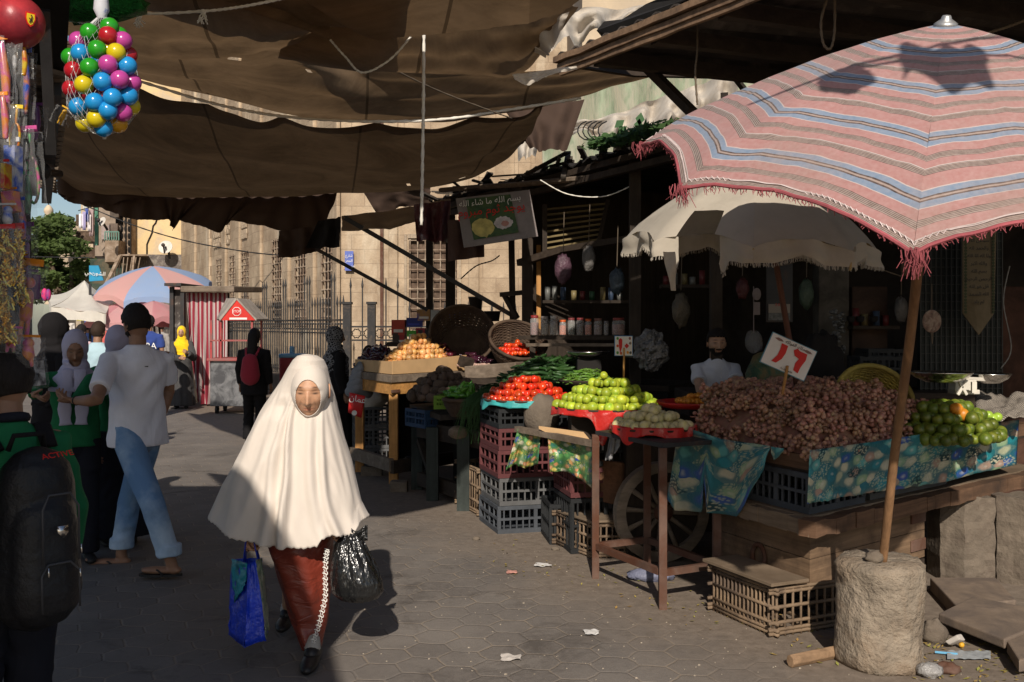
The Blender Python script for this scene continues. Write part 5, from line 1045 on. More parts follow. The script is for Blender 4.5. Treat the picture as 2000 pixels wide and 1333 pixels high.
# ------------------------------------------------------------------ jars on the shelf
r = thing('shelf', 'long dark shelf carrying the jars at the back of the shed', 'shelf', at(1140, 655, 9.6)); a = at(1030, 656, 9.9); b = at(1250, 656, 9.2); m = MB(); m.beam(a+V3((0, .15, -.02)), b+V3((0, .15, -.02)), .34, .04); m.build('board', M['dark_wood'], r); m = MB(); a = at(1030, 674, 9.8); b = at(1250, 674, 9.1); m.beam(a, b, .05, .03); m.build('lip', M['grey_wood'], r)
for t in (0.05, .95):
    m = MB(); p = (at(1030, 656, 9.9)).lerp(at(1250, 656, 9.2), t); m.beam((p.x, p.y+.1, 0), (p.x, p.y+.1, p.z-.04), .06, .06); m.build('leg', M['dark_wood_z'], r)
def glassm(name, c, ro=.12):
    s = NT(name); s.base(c); s.set(ro, 0, .5); s.b.inputs['Alpha'].default_value = .35; return s.m
M['jar'] = glassm('jar plastic', (.5, .48, .46)); M['film'] = glassm('clear film', (.75, .75, .75), .08); M['film'].node_tree.nodes['Principled BSDF'].inputs['Alpha'].default_value = .10
def jar(px, w_, ytop, fill, lid, label, Y=None):
    t = (px-1030)/220; Y = 9.9-.7*t-.05; p = at(px, 656, Y); p.z = CH-(656-HZ)/F*Y+.004; hgt = (656-ytop)/F*Y; rr = w_/2/F*Y; q = thing('storage_jar', label, 'jar', p, 'jars on the back shelf')
    m = MB(); m.lathe([(.001, 0), (rr*.95, 0), (rr, .01), (rr, hgt*.78), (rr*.8, hgt*.86), (rr*.8, hgt*.9)], p, 20); m.build('jar_wall', M['jar'], q, True)
    m = MB(); m.lathe([(.001, .006), (rr*.9, .006), (rr*.92, hgt*.62), (.001, hgt*.66)], p, 16); m.build('contents', mat('jar filling', fill, .8, .5, vs=60, bump=.8, bs=90), q)
    m = MB(); m.lathe([(rr*.84, hgt*.86), (rr*.86, hgt*.87), (rr*.86, hgt), (.001, hgt)], p, 20); m.build('lid', mat('jar lid', lid, .5, .1), q, True)
for px, w_, yt, f, l, lb in ((1044, 17, 617, (.16, .03, .03), (.2, .02, .02), 'dark red filled jar at the left end of the shelf'), (1064, 16, 619, (.28, .24, .20), (.3, .26, .24), 'greyish square jar second from the left'), (1082, 17, 618, (.30, .27, .23), (.4, .38, .35), 'pale filled jar beside the first orange jar'), (1099, 14, 626, (.50, .10, .02), (.55, .10, .02), 'bright orange jar left of centre'), (1116, 15, 622, (.05, .07, .05), (.15, .03, .03), 'dark green filled jar between the orange jars'), (1133, 15, 622, (.10, .06, .05), (.18, .03, .03), 'brown filled jar beside the second orange jar'), (1149, 14, 624, (.50, .10, .02), (.55, .10, .02), 'bright orange jar right of centre'), (1168, 17, 623, (.16, .08, .06), (.2, .1, .08), 'jar of brown sweets right of the orange jars'), (1184, 10, 628, (.10, .09, .09), (.2, .18, .18), 'thin grey jar second from the right'), (1208, 26, 622, (.26, .09, .07), (.25, .05, .04), 'wide round jar at the right end of the shelf')): jar(px, w_, yt, f, l, lb)
# ------------------------------------------------------------------ boxed goods behind the onions
r = thing('display_table', 'dark table behind the onions stacked with boxed goods', 'table', (-.9, 12.2, 0)); a = at(755, 668, 12.0); b = at(990, 668, 12.0); m = MB(); m.box(((a.x+b.x)/2, 12.25, a.z-.03), (b.x-a.x, .8, .05)); m.build('table_top', M['dark_wood'], r)
m = MB(); m.box(((a.x+b.x)/2, 11.9, a.z/2-.05), (b.x-a.x-.05, .04, a.z-.1)); m.build('front_panel', M['black'], r)
def pack(px, py, w_, h_, c, label, Y=12.0, txt=None, c2=None, dep=.2, tilt=0.):
    p = at(px, py, Y); W_, H_ = w_/F*Y, h_/F*Y; q = thing('goods_box', label, 'box', p, 'boxed goods on the dark table'); R = Euler((0, tilt, random.uniform(-.12, .12))).to_matrix(); m = MB(); m.box(p+V3((0, dep/2, 0)), (W_, dep, H_), R); m.build('carton', mat('printed carton', c, .5, .25, c2=c2, c2s=9, c2t=.58), q)
    if txt: text_obj(txt, H_*.3, M['ink_w'], frame_m(p+V3((0, -.012, H_*.12)), R @ V3((1, 0, 0)), R @ V3((0, 0, 1))), 'lettering', q)
    m = MB(); m.box(p+V3((0, -.006, -H_*.22)), (W_*.7, .006, H_*.2), R); m.build('label_strip', mat('box label', mul(c, 1.9) if max(c) < .3 else (.6, .55, .5), .5, .2), q)
for a_ in ((778, 640, 26, 30, (.42, .04, .02), 'red carton at the left end of the boxed goods'), (777, 664, 24, 26, (.05, .035, .03), 'dark carton under the left red carton'), (808, 630, 32, 18, (.02, .03, .20), 'dark blue carton in the left stack'), (805, 652, 18, 12, (.08, .38, .03), 'lime green packet below the blue carton'), (822, 652, 18, 22, (.32, .02, .03), 'crimson carton beside the lime packet'), (784, 662, 14, 22, (.36, .02, .02), 'small scarlet carton low on the left'), (828, 616, 26, 22, (.34, .17, .05), 'tan and blue carton on the upper row', 12.0, None, (.03, .05, .3)), (850, 618, 18, 24, (.42, .41, .40), 'pale grey printed packet on the upper row'), (871, 612, 14, 12, (.50, .03, .16), 'pink packet on the upper row', 11.9), (871, 622, 15, 12, (.12, .50, .04), 'bright green packet under the pink one', 11.88), (889, 614, 20, 22, (.02, .10, .42), 'bright blue carton on the upper row', 11.85), (915, 612, 26, 12, (.52, .12, .02), 'orange and yellow packet on the upper row', 11.9, None, (.5, .35, .03)), (912, 624, 20, 12, (.38, .30, .05), 'yellowish packet under the orange one', 11.88), (846, 655, 60, 20, (.03, .03, .035), 'long black tray under the packets'), (900, 652, 60, 26, (.045, .045, .05), 'dark glass display case on the table'), (960, 655, 60, 34, (.10, .085, .075), 'grey plastic wrapped bundle at the right end')): pack(*a_)
for px, py, w_, h_, tx, lb in ((850, 638, 18, 12, ar('حلبة مطحونة'), 'white handwritten card below the grey packet'), (884, 636, 16, 9, ar('ينسون'), 'narrow white handwritten card in the middle'), (917, 627, 16, 13, ar('كمون بلدي'), 'white handwritten card below the orange packet')):
    p = at(px, py, 11.75); W_, H_ = w_/F*11.75, h_/F*11.75; q = thing('price_card', lb, 'card', p); m = MB(); m.box(p, (W_, .008, H_)); m.build('card', mat('white card', (.55, .54, .52), .7, .05), q); text_obj(tx, H_*.32, M['ink_k'], frame_m(p+V3((0, -.006, H_*.15)), (1, 0, 0), (0, 0, 1)), 'lettering', q); text_obj(ar('بلدي'), H_*.3, M['ink_k'], frame_m(p+V3((0, -.006, -H_*.25)), (1, 0, 0), (0, 0, 1)), 'lettering', q)
def bucket(px, y0, y1, w_, Y, c, label):
    p = at(px, y1, Y); rr = w_/2/F*Y; h_ = (y1-y0)/F*Y; q = thing('bucket', label, 'bucket', p); m = MB(); m.lathe([(.001, 0), (rr*.8, 0), (rr*.97, h_*.9), (rr*1.05, h_*.9), (rr*1.05, h_), (rr*.95, h_), (rr*.76, .02)], p, 20); m.build('pail', mat('plastic pail', c, .5, .2), q, True)
bucket(929, 580, 616, 28, 12.3, (.06, .05, .045), 'tall dark bucket behind the packets'); bucket(962, 608, 628, 32, 12.2, (.07, .05, .045), 'low dark tub beside the tall bucket')
# ------------------------------------------------------------------ produce helpers
PR = {}
def proto(kind, n, fn):
    PR[kind] = [fn(i) for i in range(n)]
def lumpy(r, amp, fr, squash=1., elong=1., seed=0, nu=14, nv=10, dimple=0):
    m = MB(); m.ball((0, 0, 0), (r, r*elong, r*squash), nu, nv, fn=lambda p: 1+amp*noise.noise(p*fr+V3((seed*5., 0, 0)))-dimple*math.exp(-((1-abs(p.z))/.05))); return m
def fruitmat(name, c, rough=.4, c2=None, bump=.15, bs=200, rnd=.25, coat=0, var=.15, vs=40, c2t=.55, c2s=22):
    return mat(name, c, rough, var, vs=vs, bump=bump, bs=bs, bd=.002, c2=c2, c2s=c2s, c2t=c2t, rnd=rnd, spec=.45, coat=coat)
F_ON = fruitmat('golden onion skin', (.60, .275, .075), .38, (.66, .42, .20), rnd=.35); F_TO = fruitmat('tomato skin', (.62, .045, .012), .18, (.60, .13, .02), 0, rnd=.3, coat=.3, c2t=.62, c2s=12); F_LI = fruitmat('lime skin', (.42, .48, .035), .4, (.20, .34, .03), .3, 260, .3, c2s=14); F_GR = fruitmat('green orange skin', (.085, .125, .012), .42, (.17, .19, .02), .35, 260, .3)
F_GU = fruitmat('cream guava skin', (.58, .50, .28), .5, (.50, .44, .16), .2, 120, .2); F_PO = fruitmat('potato skin', (.085, .056, .038), .85, (.07, .045, .035), .5, 90, .3); F_EG = fruitmat('aubergine skin', (.035, .008, .018), .2, None, 0, rnd=.4, coat=.4); F_OR = fruitmat('orange skin', (.62, .24, .02), .4, None, .3, 260, .2)
F_GP = fruitmat('blush grape skin', (.35, .165, .115), .42, (.42, .27, .15), .1, 200, .35, var=.3, vs=9); F_PE = fruitmat('dark cucumber skin', (.022, .062, .014), .45, (.035, .085, .02), .4, 120, .3); F_CH = fruitmat('green chilli skin', (.10, .20, .025), .35, None, 0, rnd=.35); F_PP = fruitmat('bright green pepper skin', (.07, .22, .02), .3, None, 0, rnd=.3, coat=.2)
STEM = mat('dry stem', (.25, .2, .1), .9, .2)
def fruit(kind, name, m, mt, label, cat, group, loc, rot=None, sc=1.0, cache={}):
    key = (kind, id(m))
    if key not in cache: cache[key] = m.mesh(name, mt, True)
    o = bpy.data.objects.new(name, cache[key]); col.objects.link(o); o.location = loc; o.rotation_euler = rot if rot else (random.uniform(0, 6.3), random.uniform(0, 6.3), random.uniform(0, 6.3)); o.scale = (sc,)*3 if isinstance(sc, (int, float)) else sc
    o['label'] = label; o['category'] = cat; o['group'] = group; return o
def heap(kind, name, ms, mt, label, cat, group, c, ax, ay, hgt, r, seed=0, power=.75, tilt=0, step=.93, cull=True, rot=None, flat=0.):
    rd = random.Random(seed); k = 0; z = 0; n = 0; ax = Vector(ax); ay = Vector(ay)
    while z <= hgt+1e-6:
        t = z/max(hgt, 1e-6); f = max(0, 1-t)**power; A = ax.length*f; B = ay.length*f; ux = ax.normalized(); uy = ay.normalized(); j = 0; y = -B
        if flat: f = f*(1-flat)+flat*(t < .5)
        st = 2*r*step
        while y <= B+1e-6:
            x = -A+(st/2 if (j+k) % 2 else 0)
            while x <= A+1e-6:
                if (x/max(A, 1e-6))**2+(y/max(B, 1e-6))**2 <= 1.05 or (A < r):
                    # near the surface?
                    t2 = (z+1.9*r)/max(hgt, 1e-6); f2 = max(0, 1-t2)**power if t2 < 1 else 0; ins = f2 > 0 and (x/(ax.length*f2+1e-6))**2+(y/(ay.length*f2+1e-6))**2 < .72
                    if not ins:
                        q = Vector(c)+ux*(x+rd.uniform(-.18, .18)*r)+uy*(y+rd.uniform(-.18, .18)*r)+V3((0, 0, z+r*.8+rd.uniform(-.2, .2)*r)); fruit(kind, name, ms[rd.randrange(len(ms))], mt, label, cat, group, q, rot(rd) if rot else None, rd.uniform(.80, 1.16)); n += 1
                x += st
            y += st*.87; j += 1
        z += r*1.45; k += 1
    return n
onions = []
for i in range(5):
    m = lumpy(.036, .05, 1.5, .9, 1, i); m.lathe([(.012, .028), (.006, .038), (.004, .055+.01*i), (.001, .058+.01*i)], (0, 0, 0), 8); onions.append(m)
toms = [lumpy(.031, .05, 1.6, .86, 1, i, dimple=.12) for i in range(4)]; limes = [lumpy(.036, .03, 1.4, .96, 1.03, i) for i in range(4)]
pots = [lumpy(.042, .12, 1.5, .75, 1.35, i) for i in range(5)]; guav = [lumpy(.031, .06, 1.4, 1., 1.08, i) for i in range(4)]; oran = [lumpy(.042, .03, 1.4, .95, 1, i) for i in range(4)]; tomc = [lumpy(.02, .04, 1.5, .9, 1, i) for i in range(3)]
egg = []
for i in range(3):
    m = MB(); m.limb([(0, -.05, 0), (0, -.02, .003), (0, .02, .0), (0, .055, 0)], [.024, .031, .027, .014], 12); m.lathe([(.016, 0), (.012, .012), (.004, .016), (.003, .03)], (0, .058, 0), 6, Euler((-PI/2, 0, 0)).to_matrix()); egg.append(m)
def bend(L, r, b, seed):
    m = MB(); rd = random.Random(seed); P = [V3((b*math.sin(t*PI)*L, (t-.5)*L, .1*b*math.sin(t*6)*L)) for t in (0, .2, .4, .6, .8, 1)]; m.limb(P, [r*.7, r, r, r*.95, r*.8, r*.35], 8); m.tube([P[0], P[0]-V3((0, .018, -.004))], .0028, 5); return m
cuk = [bend(.15, .016, .12*(i-1), i) for i in range(4)]; chil = [bend(.10, .0065, .25*(i-1.5), i) for i in range(5)]
def pepper(seed):
    m = MB(); P = [V3((0, -.045, 0)), V3((.004, -.02, .004)), V3((0, .015, 0)), V3((-.008, .045, .006))]; m.limb(P, [.020, .026, .020, .009], 12); m.tube([(0, -.06, 0), (0, -.085, .012)], .004, 5); return m
pep = [pepper(i) for i in range(3)]
# ------------------------------------------------------------------ onion table
C0 = V3((-1.21, 9.8, 0)); C1 = V3((-1.74, 10.7, 0)); C2 = V3((-.46, 10.75, 0)); dl = (C1-C0); dr_ = (C2-C0)
def boxring(m, o, a, b, z0, z1, th=.03, over=0.0):
    o = Vector(o)-(a.normalized()+b.normalized())*over; a = a+a.normalized()*2*over; b = b+b.normalized()*2*over; pts = [o, o+b, o+a+b, o+a]; na, nb_ = a.normalized()*th, b.normalized()*th; inn = [o+na+nb_, o+b+na-nb_, o+a+b-na-nb_, o+a-na+nb_]; up0 = V3((0, 0, z0)); up1 = V3((0, 0, z1))
    for i in range(4):
        j = (i+1) % 4; m.hexa([pts[i]+up0, pts[j]+up0, inn[j]+up0, inn[i]+up0], [pts[i]+up1, pts[j]+up1, inn[j]+up1, inn[i]+up1])
    return m
r = thing('produce_table', 'orange pine table carrying the heap of onions', 'table', C0)
boxring(MB(), C0, dl, dr_, .93, 1.03).build('apron', M['new_wood'], r, bevel=.004); m = MB(); o_ = C0; m.hexa([o_+V3((0, 0, 1.03)), C2+V3((0, 0, 1.03)), C2+dl+V3((0, 0, 1.03)), C1+V3((0, 0, 1.03))], [p+V3((0, 0, 1.05)) for p in (o_, C2, C2+dl, C1)]); m.build('table_top', M['new_wood'], r)
boxring(MB(), C0+V3((0, 0, 0)), dl, dr_, 1.053, 1.13, .03, .02).build('rim', M['grey_wood'], r, bevel=.004)
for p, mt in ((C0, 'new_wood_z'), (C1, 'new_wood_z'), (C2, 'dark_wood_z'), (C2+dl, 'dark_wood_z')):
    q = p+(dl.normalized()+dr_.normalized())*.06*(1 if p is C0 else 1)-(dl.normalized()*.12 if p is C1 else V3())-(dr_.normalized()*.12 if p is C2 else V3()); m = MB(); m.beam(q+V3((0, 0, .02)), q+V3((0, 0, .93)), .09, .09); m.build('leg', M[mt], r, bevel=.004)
m = MB(); a = C0+V3((0, 0, .22))+dl.normalized()*.06; m.beam(a-dl.normalized()*.05, a+dl, .05, .13); m.build('stretcher', M['grey_wood'], r); m = MB(); a = C0+V3((0, 0, .20)); m.beam(a, a+dr_*.9, .05, .13); m.build('stretcher', M['dark_wood'], r)
m = MB(); a = C0-V3((0, .012, 0))+V3((0, 0, .965)); m.beam(a+dr_*.0, a+dr_.normalized()*.11, .02, .03); m.build('iron_clip', M['rust'], r)
q = thing('carton_tray', 'open cardboard box edge holding in the onions', 'box', C0+V3((0, 0, 1.135))); card = mat('brown cardboard', (.50, .32, .16), .85, .12); o_ = C0+(dl.normalized()+dr_.normalized())*.02
for nm, a, b, za, zb in (('flap', o_, o_+dr_*.60, .135, .15), ('flap', o_+dr_*.60, o_+dr_*.99, .15, .17), ('flap', o_, o_+dl*.97, .13, .12)):
    m = MB(); n_ = (b-a).cross(V3((0, 0, 1))).normalized()*.006; m.hexa([a+V3((0, 0, 1.135)), b+V3((0, 0, 1.135)), b-n_+V3((0, 0, 1.135)), a-n_+V3((0, 0, 1.135))], [a+V3((0, 0, 1.135+za)), b+V3((0, 0, 1.135+zb)), b-n_+V3((0, 0, 1.135+zb)), a-n_+V3((0, 0, 1.135+za))]); m.build(nm, card, q)
oc = C0+dl*.42+dr_*.53
n1 = heap('onion', 'onion', onions, F_ON, 'golden brown onion in the sunlit heap on the pine table', 'onion', 'onions heaped on the pine table', oc+V3((.0, 0, 1.15)), dr_*.46, dl*.34, .34, .037, 1, .62)
n2 = heap('aub', 'aubergine', egg, F_EG, 'small dark purple aubergine in the heap left of the onions', 'aubergine', 'aubergines behind the onions', C1+dr_*.28-dl*.08+V3((0, 0, 1.12)), dr_*.26, dl*.34, .26, .030, 2, .7)
heap('shal', 'shallot', toms, fruitmat('maroon onion skin', (.13, .02, .03), .35, None, 0, rnd=.3), 'maroon onion at the back edge of the onion heap', 'onion', 'maroon onions behind the heap', C2+dl*.55-dr_*.10+V3((0, 0, 1.28)), dr_*.12, dl*.3, .12, .032, 3, .7)
for q in ((725, 930), (778, 962)):
    p = gd(*q); m = MB(); m.box(p+V3((0, .05, .05)), (.22 if q[0] < 750 else .17, .12, .10), jit=.01); o = m.build('stone_block', M['limestone'], bevel=.01); tag(o, 'dark stone chock '+('under the left leg of the onion table' if q[0] < 750 else 'under the front leg of the onion table'), 'stone')
m = MB(); p = gd(812, 925); m.ball(p+V3((0, .1, .10)), (.17, .1, .08), 16, 10, fn=lambda p: 1+.3*nz(p.x*3, p.y*3, p.z*3)); o = m.build('rubbish_bag', mat('thin dark bag', (.02, .02, .022), .25, .2, bump=1, bs=14, bd=.03), smooth=True); tag(o, 'dark plastic bag lying on the lower shelf of the onion table', 'bag')
# ------------------------------------------------------------------ crates
def slat_crate(name, label, o, a, b, h, mt, cat='crate', group=None, rows=5, cols=(10, 7), open_=True, off=0):
    # plastic lattice crate: o = front corner on the ground, a/b the two horizontal edges
    r = thing(name, label, cat, o, group); th = .018; up = V3((0, 0, 1)); m = MB()
    for z, hh in ((0, .035), (h*.48, .018), (h-.03, .03)): boxring(m, Vector(o), a, b, z, z+hh, th)
    m.build('rim', mt, r); pts = [o, o+b, o+a+b, o+a]; cen = o+(a+b)/2
    for i, (p, q, nn) in enumerate(((o, o+b, cols[0]), (o, o+a, cols[1]), (o+b, o+a+b, cols[1]), (o+a, o+a+b, cols[0]))):
        m = MB(); d = (q-p); nrm = (cen-(p+q)/2).normalized()
        for k in range(nn+1):
            t = k/nn; w_ = .030 if k in (0, nn, nn//2) else .011; x = p+d*t+nrm*(th*.5)
            if k == 0: x += d.normalized()*.012
            if k == nn: x -= d.normalized()*.012
            m.beam(x+up*.034, x+up*(h-.029), w_, .012, up=nrm)
        m.build('side', mt, r)
    m = MB(); m.hexa([o+up*.004+(a+b).normalized()*.02, o+b*.98+up*.004, o+(a+b)*.98+up*.004, o+a*.98+up*.004], [o+up*.014+(a+b).normalized()*.02, o+b*.98+up*.014, o+(a+b)*.98+up*.014, o+a*.98+up*.014]); m.build('base', mt, r); return r
CR = {k: mat(k+' crate plastic', mul(c, .7), .65, .25, c2=mul(c, .45), c2t=.6) for k, c in dict(grey=(.15, .15, .15), red=(.16, .048, .05), black=(.022, .024, .026), blue=(.02, .06, .14), teal=(.02, .08, .09), lime=(.17, .32, .03), slate=(.09, .10, .115)).items()}
K0 = gd(974, 1044); ka = V3((-.15, .62, 0)); kb = V3((.60, .16, 0)); ka = (gd(943, 1020)-K0).normalized()*.58
z = 0
for i, (cn, h, lb) in enumerate((('slate', .215, 'bottom slate grey lattice crate of the stack under the tomatoes'), ('grey', .215, 'grey lattice crate second from the ground under the tomatoes'), ('red', .215, 'lower dusty red lattice crate under the tomatoes'), ('red', .17, 'upper dusty red lattice crate under the tomatoes'), ('black', .15, 'black lattice crate topmost under the tomato tray'))):
    j = V3((random.uniform(-.008, .008), random.uniform(-.008, .008), 0)); slat_crate('plastic_crate', lb, K0+V3((0, 0, z))+j, ka, kb, h, CR[cn], cols=(12, 4)); z += h+.003
TZ = z
# tomato tray
def tray(name, label, c, rx, ry, h, mt, n=36):
    q = thing(name, label, 'tray', c); m = MB(); c = Vector(c); prof = [(.001, 0), (.8, 0), (1, h), (1.03, h), (1.03, h-.012), (.83, -.012), (.001, -.012)]; vs = []
    for rr, z in prof:
        for k in range(n): vs.append(c+V3((rx*rr*math.cos(2*PI*k/n), ry*rr*math.sin(2*PI*k/n), z)))
    m.add(vs, [(i*n+k, i*n+(k+1) % n, (i+1)*n+(k+1) % n, (i+1)*n+k) for i in range(6) for k in range(n)]); m.build('pan', mt, q, True); return q
def liner(parent, c, rx, ry, mt, drops, z0=.0, n=90, seed=0, name='liner'):
    # sheet tucked under the fruit, hanging over the rim
    m = MB(); c = Vector(c)
    def fn(u, v):
        a = 2*PI*u; dz = 0
        dr2 = .05+.03*nz(u*9, seed)
        for (aa, ww, L) in drops: d = (a-aa+PI) % (2*PI)-PI; dr2 += L*math.exp(-(d/ww)**2)
        if v < .5: k = .75+.32*(v/.5); z = z0+.05*(v/.5)**2
        else: k = 1.07+.04*(v-.5); z = z0+.05-dr2*((v-.5)/.5); k += .02*math.sin(u*90+seed)
        return c+V3((rx*k*math.cos(a), ry*k*math.sin(a), z+.006*nz(u*40, v*6)))
    m.grid(fn, n*2, 12, None, True); m.build(name, mt, parent, True, solid=.002)
tc = at(1028, 800, 7.95); tc.z = TZ+.015; r = tray('produce_tray', 'wide round tray of tomatoes on the crate stack', tc, .36, .40, .05, M['dark_wood'])
liner(r, tc+V3((0, 0, .0)), .34, .38, mat('turquoise sheet', (.05, .36, .36), .45, .2, bump=.5, bs=12, bd=.02), [(-1.0, .35, .06), (-2.8, .2, .04)], seed=2)
heap('tomato', 'tomato', toms, F_TO, 'ripe red tomato in the sunlit heap on the crate stack', 'tomato', 'tomatoes on the turquoise lined tray', tc+V3((0, 0, .03)), (.33, 0, 0), (0, .37, 0), .18, .032, 5, .7)
# ------------------------------------------------------------------ potato stand
r = thing('rough_stand', 'dark rough wooden stand carrying the potatoes and peppers', 'stand', (-.8, 8.9, 0)); P0 = at(850, 815, 9.0)
for (x, yb, Y) in ((845, 960, 9.1), (905, 985, 8.6), (815, 930, 9.7)):
    p = at(x, 820, Y); m = MB(); m.beam((p.x, Y, 0.0), (p.x, Y, .68), .11, .11); m.build('leg', wood('dark teal wood', (.045, .055, .05), axis='Z'), r)
m = MB(); m.hexa([at(800, 800, 9.6), at(860, 822, 8.9), at(1000, 812, 8.5), at(960, 790, 10)], [p+V3((0, 0, .05)) for p in (at(800, 800, 9.6), at(860, 822, 8.9), at(1000, 812, 8.5), at(960, 790, 10))]); m.build('table_top', M['dark_wood'], r)
m = MB(); m.beam(at(818, 838, 9.5), at(940, 860, 8.5), .05, .15); m.beam(at(820, 935, 9.6), at(915, 965, 8.7), .06, .13); m.build('apron', M['dark_wood'], r); m = MB(); m.beam(at(820, 860, 9.55), at(850, 950, 9.1), .06, .05); m.build('brace', M['dark_wood_z'], r)
m = MB(); p = at(895, 845, 8.55); m.ball(p, (.09, .04, .06), 12, 8, fn=lambda q: 1+.2*nz(q.x*3, q.y*3, q.z*3)); m.build('carved_knot', M['grey_wood'], r, True)
slat_crate('plastic_crate', 'small dark teal crate holding the potatoes', at(872, 790, 8.9), V3((-.35, .45, 0)), V3((.08, .02, 0))+V3((.3, .3, 0))*.4, .13, CR['teal'], cols=(4, 8))
slat_crate('plastic_crate', 'bright lime green crate beside the potatoes', at(847, 800, 8.62), V3((.06, .3, 0)), V3((.19, .02, 0)), .12, CR['lime'], cols=(8, 6))
slat_crate('plastic_crate', 'dark blue crate hanging at the left of the potato stand', at(830, 838, 9.1), V3((-.22, .3, 0)), V3((.12, .05, 0)), .17, CR['blue'], cols=(3, 6))
pc_ = at(868, 768, 9.15); heap('potato', 'potato', pots, F_PO, 'dusty brown potato in the shaded heap', 'potato', 'potatoes heaped on the rough stand', V3((pc_.x, 9.25, pc_.z-.06)), (.33, -.08, 0), (.05, .36, 0), .26, .040, 7, .7)
pp = at(905, 772, 8.55); heap('pepper', 'pepper', pep, F_PP, 'glossy bright green pepper beside the potatoes', 'pepper', 'green peppers in the dark basket', V3((pp.x, 8.6, pp.z-.02)), (.13, 0, 0), (0, .16, 0), .09, .026, 8, .7)
def basket(label, c, rx, h, M3=None, mt=None, name='wicker_basket'):
    q = thing(name, label, 'basket', c); m = MB(); prof = [(rx*.62, 0), (rx*.80, h*.35), (rx*.95, h*.75), (rx, h)]; c = Vector(c); M3 = M3 or Matrix.Identity(3); N = 34
    for i in range(20):
        t = i/19; k = t*3; j = min(int(k), 2); rr = lerp(prof[j][0], prof[j+1][0], k-j); z = t*h
        m.tube([c+M3 @ V3((rr*math.cos(a)*(1+.02*(-1)**(s_+i)), rr*math.sin(a)*(1+.02*(-1)**(s_+i)), z)) for s_, a in enumerate([2*PI*s2/N for s2 in range(N+1)])], h*.040, 5, False)
    w_ = m.build('weave', mt or M['wick'], q, True); m = MB()
    for s_ in range(N): a = 2*PI*(s_+.5)/N; m.tube([c+M3 @ V3((rr*math.cos(a), rr*math.sin(a), z)) for rr, z in prof], .006, 5)
    m.build('stakes', mt or M['wick'], q)['label'] = 'upright stakes of the weave'; m = MB(); m.tube([c+M3 @ V3((rx*1.01*math.cos(a), rx*1.01*math.sin(a), h)) for a in [2*PI*k/40 for k in range(41)]], .018, 7, False); m.build('rim', mt or M['wick'], q, True)
    m = MB(); m.lathe([(.001, .0), (rx*.63, 0), (rx*.63, .012), (.001, .012)], c, 24, M3); m.build('base', mt or M['wick'], q); return q
M['wick'] = mat('dark wicker', (.085, .055, .035), .8, .4, c2=(.05, .03, .02), bump=.5, bs=80); M['wick_y'] = mat('straw wicker', (.34, .27, .06), .7, .3, c2=(.20, .15, .04), bump=.4, bs=60)
basket('small dark basket of green peppers by the scallions', at(905, 812, 8.5), .17, .14)
basket('large dark wicker basket tipped forward with aubergines inside', at(898, 668, 10.9)+V3((0, .25, -.05)), .36, .30, Euler((math.radians(62), math.radians(12), 0)).to_matrix())
heap('aub', 'aubergine', egg, F_EG, 'dark aubergine inside the tipped wicker basket', 'aubergine', 'aubergines in the tipped basket', at(925, 712, 10.75), (.17, 0, 0), (0, .1, 0), .12, .03, 9, .7)
heap('garl', 'garlic_bulb', tomc, fruitmat('pale pink garlic', (.45, .30, .24), .6, None, .2, rnd=.2), 'pale garlic clove at the lip of the tipped basket', 'garlic', 'garlic at the lip of the tipped basket', at(925, 716, 10.55), (.17, 0, 0), (0, .05, 0), .02, .018, 10, .7)
basket('dark wicker basket heaped with cherry tomatoes', at(1003, 700, 10.3), .30, .26, Euler((math.radians(38), math.radians(14), 0)).to_matrix())
heap('ctom', 'cherry_tomato', [lumpy(.027, .04, 1.5, .9, 1, i) for i in range(3)], F_TO, 'small round tomato in the far wicker basket', 'tomato', 'small tomatoes in the far wicker basket', at(1008, 694, 10.15)+V3((0, 0, .0)), (.21, 0, 0), (0, .2, 0), .13, .027, 11, .8)
m = MB(); m.beam(at(922, 728, 10.2), at(1022, 720, 9.9), .3, .14); o = m.build('timber_board', M['grey_wood'], bevel=.01); tag(o, 'weathered timber beam in front of the wicker baskets', 'board')
m = MB(); m.box(at(910, 708, 10.2), (.14, .1, .1), Euler((.3, .2, .5)).to_matrix()); o = m.build('wood_block', M['dark_wood'], bevel=.004); tag(o, 'dark wooden block between the two wicker baskets', 'block')
# support bench under baskets
r = thing('bench', 'long dark bench under the wicker baskets and greens', 'bench', (.2, 10.2, 0)); m = MB(); m.hexa([V3((-.6, 9.9, 1.04)), V3((1.4, 8.7, 1.04)), V3((1.8, 9.5, 1.04)), V3((-.3, 11.2, 1.04))], [V3((-.6, 9.9, 1.09)), V3((1.4, 8.7, 1.09)), V3((1.8, 9.5, 1.09)), V3((-.3, 11.2, 1.09))]); m.build('seat', M['dark_wood'], r)
m = MB(); m.hexa([V3((-.6, 9.92, 0)), V3((1.4, 8.72, 0)), V3((1.41, 8.74, 0)), V3((-.59, 9.94, 0))], [V3((-.6, 9.92, 1.03)), V3((1.4, 8.72, 1.03)), V3((1.41, 8.74, 1.03)), V3((-.59, 9.94, 1.03))]); m.build('front_panel', M['black'], r)
